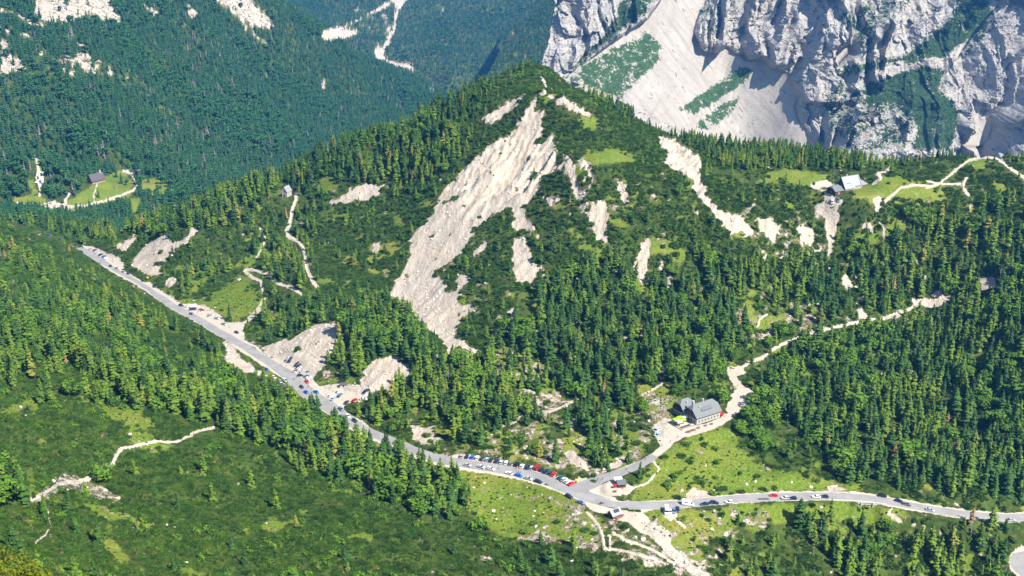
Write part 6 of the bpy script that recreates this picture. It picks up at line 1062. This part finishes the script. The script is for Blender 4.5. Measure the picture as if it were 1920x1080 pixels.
PM = {k: person_mesh(k) for k in ('walk', 'stand', 'stride')}
SKIN = plain('skin', (.50, .30, .21), .6, .2); SHOE = plain('shoes', (.06, .05, .05), .8, .2); DARKE = plain('dark_eye', (.03, .02, .02), .5, .3)
CL = {k: plain(k.replace(' ', '_') + '_cloth', c, .9, .1) for k, c in {'red': (.55, .03, .03), 'blue': (.05, .14, .45), 'black': (.02, .02, .025), 'white': (.75, .75, .73), 'orange': (.7, .22, .03), 'grey': (.22, .22, .23), 'pink': (.6, .15, .25), 'green': (.08, .25, .08), 'navy': (.02, .03, .09)}.items()}
def person(x, y, pose, top, legs, rz, what, pk=False):
    g_ = ground_at(x, y); mb, hair, pack = PM[pose]; me = mb.mesh('person', [SKIN, CL[top], CL[legs], SHOE, DARKE], True)
    o = link('person', me, None, (g_.x, g_.y, z_on(g_.x, g_.y)), rz); tag(o, f'person in {top} top and {legs} trousers {what}', 'person'); link('hair', hair, o)
    if pk: pack.build('backpack', CL[random.choice(['red', 'black', 'green', 'blue'])], o)
for a in ((105, 909, 'walk', 'blue', 'black', 2.2, 'walking over the white rocks on the left footpath', True), (363, 815, 'walk', 'red', 'navy', 2.0, 'walking at the upper end of the footpath', True), (250, 836, 'walk', 'black', 'grey', 2.2, 'walking at the bend of the footpath', True),
          (1113, 903, 'walk', 'blue', 'black', .3, 'walking out of the junction, nearest the main road'), (1120, 902, 'walk', 'black', 'navy', .3, 'walking out of the junction, second of three'), (1130, 901, 'stride', 'navy', 'black', .3, 'walking out of the junction, third of three', True), (1210, 863, 'walk', 'red', 'black', 2.6, 'going up the gravel road, upper one of two'), (1203, 871, 'walk', 'blue', 'grey', 2.6, 'going up the gravel road, lower one of two'), (1175, 882, 'walk', 'grey', 'navy', 2.7, 'going up the side road behind the kiosk'),
          (1126, 947, 'stand', 'navy', 'black', .2, 'standing by the motorcycle below the junction'), (1209, 994, 'walk', 'navy', 'black', .4, 'walking down the wide gravel path'), (1223, 998, 'walk', 'white', 'blue', .4, 'walking low on the wide gravel path'), (1168, 917, 'stand', 'blue', 'black', 0, 'standing in front of the kiosk counter'), (1160, 915, 'stand', 'grey', 'navy', 1.4, 'standing by the left corner of the kiosk'),
          (935, 880, 'walk', 'green', 'black', 1.2, 'walking on the asphalt beside the parked row'), (976, 888, 'stride', 'pink', 'blue', 1.4, 'walking behind the bright blue car'), (972, 887, 'walk', 'blue', 'black', 1.4, 'walking just left of the person in pink'), (904, 866, 'walk', 'orange', 'navy', 1.3, 'walking between the parked cars near the row start'), (969, 880, 'walk', 'red', 'grey', 1.3, 'standing beside the large black car'),
          (1271, 822, 'walk', 'blue', 'black', 2.7, 'walking on the gravel below the lodge terrace'), (1257, 830, 'walk', 'navy', 'grey', 2.7, 'walking down the gravel road past two vehicles', True), (1241, 838, 'stride', 'black', 'navy', 2.7, 'walking lowest on the gravel road below the lodge'), (1399, 727, 'walk', 'red', 'black', 2.9, 'walking at the gravel bend above the lodge'), (1383, 726, 'stand', 'navy', 'white', 2.9, 'standing beside the green board above the lodge'), (1291, 799, 'stand', 'red', 'black', .4, 'standing at the corner of the lodge terrace'), (1272, 795, 'stand', 'pink', 'navy', .4, 'standing on the left part of the lodge terrace'), (1286, 792, 'stand', 'navy', 'grey', .4, 'standing in the middle of the lodge terrace'),
          (551, 713, 'walk', 'navy', 'black', .6, 'crossing the road by the bank parking'), (556, 711, 'walk', 'green', 'grey', .6, 'crossing the road by the gravel parking'), (565, 716, 'stand', 'pink', 'white', .6, 'standing left of the red car by the bank'), (550, 700, 'walk', 'black', 'red', .6, 'standing among the motorcycles by the bank'), (579, 727, 'stand', 'navy', 'black', .9, 'standing below the red car by the bank'), (585, 729, 'stand', 'white', 'navy', .9, 'standing right below the red car by the bank'), (390, 591, 'stand', 'red', 'black', .9, 'standing by the motorcycle on the left gravel'), (1132, 1029, 'walk', 'red', 'navy', .2, 'at the lower end of the thin footpath'), (77, 330, 'stand', 'black', 'grey', .2, 'standing in the grey yard in the valley')):
    person(*a[:7], *( [a[7]] if len(a) > 7 else []))
# notice board above the lodge and boulders
g_ = ground_at(1378, 731); a = root('notice_board', 'green notice board beside the gravel bend above the lodge', 'sign', g_, .5); MB().box(-.9, .9, -.05, .05, 1.0, 2.1).build('board', plain('green_board', (.12, .40, .22), .6, .3), a); [MB().box(s_ - .05, s_ + .05, -.06, .06, -.2, 2.2).build('post', WOODB, a) for s_ in (-.95, .95)]
for k, (x, y, s_, lab) in enumerate(((1119, 887, 1.3, 'grey boulder on the grass just above the junction'), (449, 525, 2.6, 'big pale boulder at the top of the round meadow'), (403, 577, 1.2, 'white boulder at the left edge of the round meadow'), (1206, 1012, 2.2, 'cluster sized white boulder among the lower footpaths'), (1192, 1008, 1.4, 'grey boulder left of the white one among lower footpaths'), (222, 935, 1.6, 'white boulder at the right end of the rocks on the footpath'), (327, 990, 1.2, 'upper white boulder in the scrub near the bottom'), (350, 1056, 1.4, 'lower white boulder in the scrub near the bottom'), (47, 780, 1.1, 'small white boulder high in the left scrub'), (313, 985, 1.0, 'small white boulder in scrub right of the rocky strip'), (1073, 1053, 1.6, 'white boulder by the dark scrub at the bottom middle'), (197, 973, 1.5, 'white boulder below the rocks of the footpath'), (1000, 968, .9, 'white stone at the right of the bright meadow'), (1287, 1054, 2.0, 'pale boulder below the end of the wide gravel path'), (1250, 1030, 1.5, 'pale boulder beside the wide gravel path'))):
    g_ = ground_at(x, y); V, F_ = stone(k + 30); ob = link('boulder', mesh('boulder', V, F_, [M_ROCK]), None, (g_.x, g_.y, g_.z + s_ * .15), k * 1.3); s_ *= .6; ob.scale = (s_, s_ * .8, s_); tag(ob, lab, 'boulder', 'white boulders'); BLOCK.append((g_.x, g_.y, s_))
build_ground(); massif()
_rx, _, _ = project(road_p[:, 0], road_p[:, 1], road_p[:, 2]); _k0 = int(np.argmax(_rx > 147)); _rp = road_p[_k0:]
tag(strip('road', _rp, np.interp(_rx[_k0:], [118, 150, 165, 192, 205, 285, 300, 500, 560, 625, 680, 860, 1080, 1200, 2000], [3, 6, 8, 7.5, 4.5, 4.5, 6.5, 7, 10.5, 10, 7, 8.2, 9.5, 7.4, 6.8]), ASM, .05), kind='structure')
tag(strip('hairpin_road', hair_p, 7.5, ASM, .05), kind='structure'); _s = side_p[:int(len(side_p) * .28)]; tag(strip('side_road', _s, np.interp(np.arange(len(_s)), [0, 8, len(_s)], [10, 6, 5]), ASM, .035), kind='structure')
BUSH.location.z = float(height(BUSH.location.x, BUSH.location.y)) + 6.6
print('BUSH', BUSH.location, BZ, height(BUSH.location.x, BUSH.location.y))
# ------------------------------------------------------------------ forest
gx, gy = jgrid(4.6, -640, 900, 200, 1200)
ok = (np.hypot(gx, gy) < 1200) & (np.hypot(gx, gy) > 210); gx, gy = gx[ok], gy[ok]
iv, gz, px, py = in_view(gx, gy); gx, gy, gz, px, py = gx[iv], gy[iv], gz[iv], px[iv], py[iv]
den = look(tree, px, py); den = np.where(den < .5, den * .6, den); cl_ = vnoise(gx / 22, gy / 22, 301) * .55 + vnoise(gx / 9, gy / 9, 302) * .45
pr = np.clip(den * .95 * (1.0 + (cl_ - .5) * 2.2 * (den < .9)) * np.where(den < .9, 1, 1.0 - .5 * (cl_ < .33)), 0, .93)
keep = (rng.random(gx.size) < pr) & off_road(gx, gy) & clear(gx, gy, 3)
gx, gy, gz, px, py, den = [a[keep] for a in (gx, gy, gz, px, py, den)]
nT = len(gx); rr = np.hypot(gx, gy)
h = 5.5 + 12.5 * rng.random(nT) ** .8; h *= np.interp(den, [0, .3, 1], [.62, .8, 1.05]); h *= np.where((py < 330) & (px > 850), .72, 1)
h *= np.where((px < 1000) & (py > 560) & (px < 900), 1.12, 1)
lf = vnoise(gx / 60, gy / 60, 303); kind = rng.random(nT); typ = rng.integers(0, 4, nT)
lar = kind < .22 + .5 * (lf > .58); typ = np.where(lar, 4 + rng.integers(0, 3, nT), typ)
bro = (kind > .955) | ((kind > .8) & (lf < .36) & (py > 600)); typ = np.where(bro, 7 + rng.integers(0, 3, nT), typ)
bright = (px > 1378) & (px < 1445) & (py > 740) & (py < 860); typ = np.where(bright, 7 + rng.integers(0, 3, nT), typ)
dd = rng.random(nT); typ = np.where(dd < .012, 10, typ); typ = np.where((dd > .994), 11, typ)
h = np.where(typ >= 10, h * .9, h); h = np.where((typ >= 7) & (typ < 10), h * .72, h)
rotz = rng.random(nT) * 6.283; wd = rng.uniform(.85, 1.4, nT) * np.where((typ >= 7) & (typ < 10), 1.25, 1) * np.where(h < 8, 1.25, 1.0); tilt = rng.normal(0, .05, (nT, 2))
scl = np.stack([h * wd, h * wd, h], 1); rot = np.stack([tilt[:, 0], tilt[:, 1], rotz], 1); pos = np.stack([gx, gy, gz - .15], 1)
# which trees show largest in the picture: those stand as single trees
tx, ty, _ = project(gx, gy, gz + h); size = (py - ty)
inside = (px > 12) & (px < 1908) & (py < 1070) & (ty > 6)
def visible(x, y, z):                          # is the sight line to the point free of ground?
    v = np.ones(len(x), bool)
    for t in np.linspace(.35, .97, 60): v &= height(x * t, y * t) < CZ + (z - CZ) * t
    return v
single = np.zeros(nT, bool); rec = []
for nm, tmask, cnt in (('spruce', typ < 4, 290), ('larch', (typ >= 4) & (typ < 7), 150), ('broadleaf', (typ >= 7) & (typ < 10), 60), ('dead', typ == 10, 16), ('brown', typ == 11, 14)):
    c = np.nonzero(tmask & inside)[0]; c = c[visible(gx[c], gy[c], gz[c] + h[c] * .7)]; c = c[np.argsort(-size[c])][:cnt]; single[c] = True; rec += [(nm, i) for i in c]
m = ~single
scatter('forest', pos[m], scl[m], rot[m], typ[m], P_TREES, 'thick conifer forest on the hill and slopes round the mountain pass', 'forest')

STANDS = [('on the near left slope above the road', [(-200,420),(900,420),(1000,1000),(900,1100),(-200,1100)], lambda X, Y: Y > 430 + .62 * X and X < 930),
          ('in the valley clearing beyond the left ridge', None, lambda X, Y: X < 360 and Y < 410),
          ('between the round meadow and the left parking bays', None, lambda X, Y: X < 660 and Y < 700),
          ('on the left shoulder of the cone shaped hill', None, lambda X, Y: X < 900 and Y < 420),
          ('at the foot of the long white scree', None, lambda X, Y: X < 1000 and 420 <= Y < 790),
          ('along the upper side of the row of parked cars', None, lambda X, Y: X < 1190 and Y >= 760),
          ('in the steep forest above the big grey roofed lodge', None, lambda X, Y: 1000 <= X < 1370 and 420 < Y < 800),
          ('below the road at the lower right corner', None, lambda X, Y: X > 1190 and Y > 945),
          ('in the dense dark forest right of the big grey roofed lodge', None, lambda X, Y: X >= 1370 and Y > 560),
          ('on the plateau round the pale roofed upper lodge', None, lambda X, Y: X > 1300 and Y < 420),
          ('on the rocky slope below the upper lodge', None, lambda X, Y: X >= 1300), ('on the scrubby front of the cone shaped hill', None, lambda X, Y: True)]
MARKS = [((1310,770),'big grey roofed lodge'), ((1160,905),'small kiosk with the red parasol'), ((1152,962),'little timber hut'), ((1590,340),'pale roofed upper lodge'), ((440,565),'round green meadow'), ((535,352),'small white chapel'), ((1635,950),'stone arch under the road'),
         ((1905,1050),'grey hairpin bend'), ((640,790),'parking bay at the forest edge'), ((150,915),'white rocks on the footpath'), ((350,825),'upper end of the footpath'), ((870,665),'foot of the white scree'), ((1000,130),'hilltop'), ((575,700),'gravel bank parking'), ((960,870),'row of parked cars'), ((1110,930),'road junction'),
         ((300,480),'pale scree left of the meadow'), ((1740,565),'white gully on the right'), ((1400,730),'gravel bend above the lodge'), ((70,480),'white stone line on the left slope'), ((830,810),'round bushes by the road'), ((950,950),'bright meadow below the road'), ((1460,840),'yellow grass below the lodge'), ((230,445),'far end of the road'), ((1020,1000),'white rocks below the meadow'),
         ((10,880),'left edge of the slope'), ((200,700),'dark scrub of the left slope'), ((1540,410),'white gully below the upper lodge'), ((1270,280),'bare saddle right of the hilltop'), ((450,850),'wide scrub slope'), ((1240,800),'green awnings'), ((1850,300),'pale trail on the plateau')]
LOOKS = {'spruce': ('dark spruce', 'spruce'), 'larch': ('pale green larch', 'larch'), 'broadleaf': ('round leafy tree', 'leafy tree'), 'dead': ('bare dead tree', 'dead tree'), 'brown': ('rusty brown conifer', 'brown tree')}
stat = {}
for nm, i in rec: stat.setdefault(nm, []).append(size[i])
used = {}
trees_info = []
for nm, i in rec:
    X, Y = px[i], py[i]; st = next(s[0] for s in STANDS if s[2](X, Y)); mk = min(MARKS, key=lambda q: math.hypot(q[0][0] - X, (q[0][1] - Y) * 1.2)); dx, dy = X - mk[0][0], (Y - mk[0][1]) * 1.2
    side = ('right of' if dx > 0 else 'left of') if abs(dx) > abs(dy) else ('below' if dy > 0 else 'above'); dist = math.hypot(dx, dy); far_ = 'close ' if dist < 60 else ('' if dist < 130 else 'well ')
    q_ = np.searchsorted(np.sort(stat[nm]), size[i]) / len(stat[nm]); hw = 'tall' if q_ > .66 else ('middling' if q_ > .33 else 'short'); ww = 'broad' if wd[i] > 1.1 * (1.25 if nm == 'broadleaf' else 1) else ('slim' if wd[i] < .95 else 'even')
    trees_info.append([nm, i, st, mk[1], side, far_, hw, ww])
byl = {}
for t_ in trees_info: byl.setdefault((t_[0], t_[3], t_[4], t_[5], t_[6], t_[7]), []).append(t_)
for q_ in byl.values():
    q_.sort(key=lambda t_: px[t_[1]])
    for k, t_ in enumerate(q_): t_.append('' if len(q_) == 1 else (['left', 'right'][k] + ' one, ' if len(q_) == 2 else ['first', 'second', 'third', 'fourth', 'fifth', 'sixth', 'seventh', 'eighth', 'ninth', 'tenth', 'eleventh', 'twelfth'][min(k, 11)] + ' from left, '))
for k, (nm, i, st, mk, side, far_, hw, ww, od) in enumerate(trees_info):
    t = int(typ[i]); root = bpy.data.objects.new({'spruce': 'spruce_tree', 'larch': 'larch_tree', 'broadleaf': 'leafy_tree', 'dead': 'dead_tree', 'brown': 'brown_tree'}[nm], None); COL.objects.link(root)
    root.location = pos[i]; root.rotation_euler = rot[i]; root.scale = scl[i]; root.empty_display_size = .1
    if nm in ('spruce', 'larch', 'broadleaf'):
        link('trunk', TRm if nm != 'broadleaf' else TRLm, root); link('crown', (SPRm + LARm + BROm)[t], root)
    elif nm == 'dead': link('trunk', DEADm if 'DEADm' in globals() else globals().setdefault('DEADm', mesh('dead_trunk', *trunk(.014, 1, 5, 26, 9), [M_DEAD])), root)
    else:
        link('trunk', TRm, root); link('crown', RUSTm if 'RUSTm' in globals() else globals().setdefault('RUSTm', mesh('brown_crown', *conifer(31, 12, .15, .1, 7, .3), [M_RUST])), root)
    a_, c_ = LOOKS[nm]; lab = f'{od}{hw} {ww} {a_} {far_}{side} the {mk}'
    lab = lab if len(lab.split()) <= 16 else lab.replace(f' {ww} ', ' ', 1); lab = lab if len(lab.split()) <= 16 else lab.replace(' from left,', '', 1); tag(root, lab, c_, f'{c_} trees {st}')

# ------------------------------------------------------------------ dwarf pine, the low scrub that covers the slopes
gx, gy = jgrid(1.75, -640, 900, 200, 1200)
ok = (np.hypot(gx, gy) < 1150) & (np.hypot(gx, gy) > 200); gx, gy = gx[ok], gy[ok]
iv, gz, px, py = in_view(gx, gy, 80); gx, gy, gz, px, py = [a[iv] for a in (gx, gy, gz, px, py)]
den = look(scrub, px, py); cl_ = vnoise(gx / 7, gy / 7, 311) * .6 + vnoise(gx / 2.6, gy / 2.6, 312) * .4; r_ = np.hypot(gx, gy)
pr = np.where(den > .95, .9 * sstep(cl_, .24, .36), np.clip(sstep(cl_ + (den - .5) * .9, .42, .6), 0, .85) * np.clip(den * 1.4, 0, 1)) * np.interp(r_, [400, 900], [1, .6])
keep = (rng.random(gx.size) < pr) & off_road(gx, gy, 5.2) & clear(gx, gy, 1)
gx, gy, gz, r_, den = gx[keep], gy[keep], gz[keep], r_[keep], den[keep]; nP = len(gx)
lump = vnoise(gx / 8, gy / 8, 313); sz = rng.uniform(.65, 1.4, nP) * np.interp(r_, [400, 900], [1, 1.35]) * (.6 + 1.05 * lump); rv = rng.random(nP) * 6.28
e = 1.2; nx = -(height(gx + e, gy) - height(gx - e, gy)) / (2 * e); ny = -(height(gx, gy + e) - height(gx, gy - e)) / (2 * e)
scatter('dwarf_pine_scrub', np.stack([gx, gy, gz - .1], 1), np.stack([sz, sz, sz * rng.uniform(.75, 1.35, nP)], 1), np.stack([-ny * .5, nx * .5, rv], 1), rng.integers(0, 3, nP), P_PINE, 'low dark dwarf pine scrub covering the slopes', 'scrub')
gx, gy = jgrid(4.2, -640, 900, 200, 1150); iv, gz, px, py = in_view(gx, gy, 60); gx, gy, gz, px, py = [a[iv] for a in (gx, gy, gz, px, py)]
pr = (look(scrub, px, py) * .22 + look(grass, px, py) * .10) * sstep(vnoise(gx / 30, gy / 30, 341), .35, .7); keep = (rng.random(gx.size) < pr) & off_road(gx, gy, 6.5) & clear(gx, gy, 2) & (np.hypot(gx, gy) > 200); gx, gy, gz = gx[keep], gy[keep], gz[keep]; nB = len(gx); sz = rng.uniform(1.6, 4.2, nB)
scatter('leafy_shrubs', np.stack([gx, gy, gz - sz * .25], 1), np.stack([sz * 1.3, sz * 1.3, sz], 1), np.stack([gx * 0, gx * 0, rng.random(nB) * 6.28], 1), rng.integers(0, 2, nB), P_SHRUB, 'light green leafy shrubs growing among the dwarf pines', 'shrubs')
gx, gy = jgrid(1.5, -500, 700, 300, 1000); iv, gz, px, py = in_view(gx, gy, 10); gx, gy, gz, px, py = [a[iv] for a in (gx, gy, gz, px, py)]
keep = (rng.random(gx.size) < np.clip(look(grass, px, py) - .3, 0, .7) * .42 * vnoise(gx / 9, gy / 9, 351) * (py > 500)) & off_road(gx, gy, 5.5) & clear(gx, gy, 1); gx, gy, gz = gx[keep], gy[keep], gz[keep]; nG = len(gx); sz = rng.uniform(.25, .65, nG)
scatter('meadow_tufts', np.stack([gx, gy, gz], 1), np.stack([sz, sz, sz], 1), np.stack([gx * 0, gx * 0, rng.random(nG) * 6.28], 1), rng.integers(0, 3, nG), P_PINE, 'low tufts and seedlings dotted over the meadows', 'tufts')
print('TREES', nT, 'PINES', nP, 'single', single.sum())

# ------------------------------------------------------------------ loose white stones
gx, gy = jgrid(2.4, -500, 700, 300, 1000); iv, gz, px, py = in_view(gx, gy, 20); gx, gy, gz, px, py = [a[iv] for a in (gx, gy, gz, px, py)]
pr = look(rock, px, py) * .14 * (RG_ if False else 1) + np.clip(look(grass, px, py) - .3, 0, 1) * (py > 700) * .10 * (vnoise(gx / 14, gy / 14, 321) > .5); keep = (rng.random(gx.size) < pr) & off_road(gx, gy, 5.5) & clear(gx, gy, 1)
gx, gy, gz = gx[keep], gy[keep], gz[keep]; nS = len(gx); sz = rng.uniform(.2, 1.0, nS) ** 1.6 * .9 + .12
scatter('loose_stones', np.stack([gx, gy, gz], 1), np.stack([sz, sz, sz], 1), rng.random((nS, 3)) * .6 + np.array([0, 0, 1]) * rng.random((nS, 1)) * 6, rng.integers(0, 3, nS), P_ROCK, 'loose white limestone blocks lying on scree and grass', 'stones')

# ------------------------------------------------------------------ the forest beyond the pass
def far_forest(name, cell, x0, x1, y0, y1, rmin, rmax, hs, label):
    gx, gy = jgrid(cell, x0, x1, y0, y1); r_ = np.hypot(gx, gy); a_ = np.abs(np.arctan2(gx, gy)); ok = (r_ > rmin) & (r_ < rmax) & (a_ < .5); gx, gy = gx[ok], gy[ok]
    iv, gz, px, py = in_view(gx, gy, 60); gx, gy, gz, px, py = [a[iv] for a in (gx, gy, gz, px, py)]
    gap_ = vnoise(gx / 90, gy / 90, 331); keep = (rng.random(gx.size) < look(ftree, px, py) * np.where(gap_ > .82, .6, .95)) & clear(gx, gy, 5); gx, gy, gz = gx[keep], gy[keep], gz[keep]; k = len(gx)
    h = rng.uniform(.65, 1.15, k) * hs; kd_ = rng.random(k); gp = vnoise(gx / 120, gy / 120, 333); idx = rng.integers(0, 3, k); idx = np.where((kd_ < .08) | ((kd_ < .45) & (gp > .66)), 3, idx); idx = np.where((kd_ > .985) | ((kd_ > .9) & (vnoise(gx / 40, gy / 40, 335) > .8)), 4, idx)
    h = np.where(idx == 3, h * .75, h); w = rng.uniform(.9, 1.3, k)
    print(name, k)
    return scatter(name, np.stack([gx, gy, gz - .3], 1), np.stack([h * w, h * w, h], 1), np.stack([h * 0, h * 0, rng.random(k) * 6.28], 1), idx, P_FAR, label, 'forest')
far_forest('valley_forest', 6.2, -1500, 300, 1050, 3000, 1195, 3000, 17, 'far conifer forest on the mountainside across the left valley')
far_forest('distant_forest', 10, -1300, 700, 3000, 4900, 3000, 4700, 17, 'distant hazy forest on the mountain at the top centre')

# ------------------------------------------------------------------ air
bm = bmesh.new(); bmesh.ops.create_cube(bm, size=1); me = bpy.data.meshes.new('haze'); bm.to_mesh(me); bm.free()
hz = link('haze', me, loc=(0, 3000, 0)); zb, zt = float(Zg.min()) - 1, max(float(Zg.max()), 470) + 5
hz.scale = (9200, 7600, zt - zb); hz.location = (0, 3000, (zt + zb) / 2); tag(hz, kind='stuff')
m_ = bpy.data.materials.new('haze'); m_.use_nodes = True; nt = m_.node_tree; nt.nodes.clear(); o_ = nt.nodes.new('ShaderNodeOutputMaterial'); v_ = nt.nodes.new('ShaderNodeVolumePrincipled')
v_.inputs['Color'].default_value = (.08, .38, 1, 1); v_.inputs['Density'].default_value = 7.2e-5; v_.inputs['Anisotropy'].default_value = .1; nt.links.new(v_.outputs[0], o_.inputs['Volume']); me.materials.append(m_)
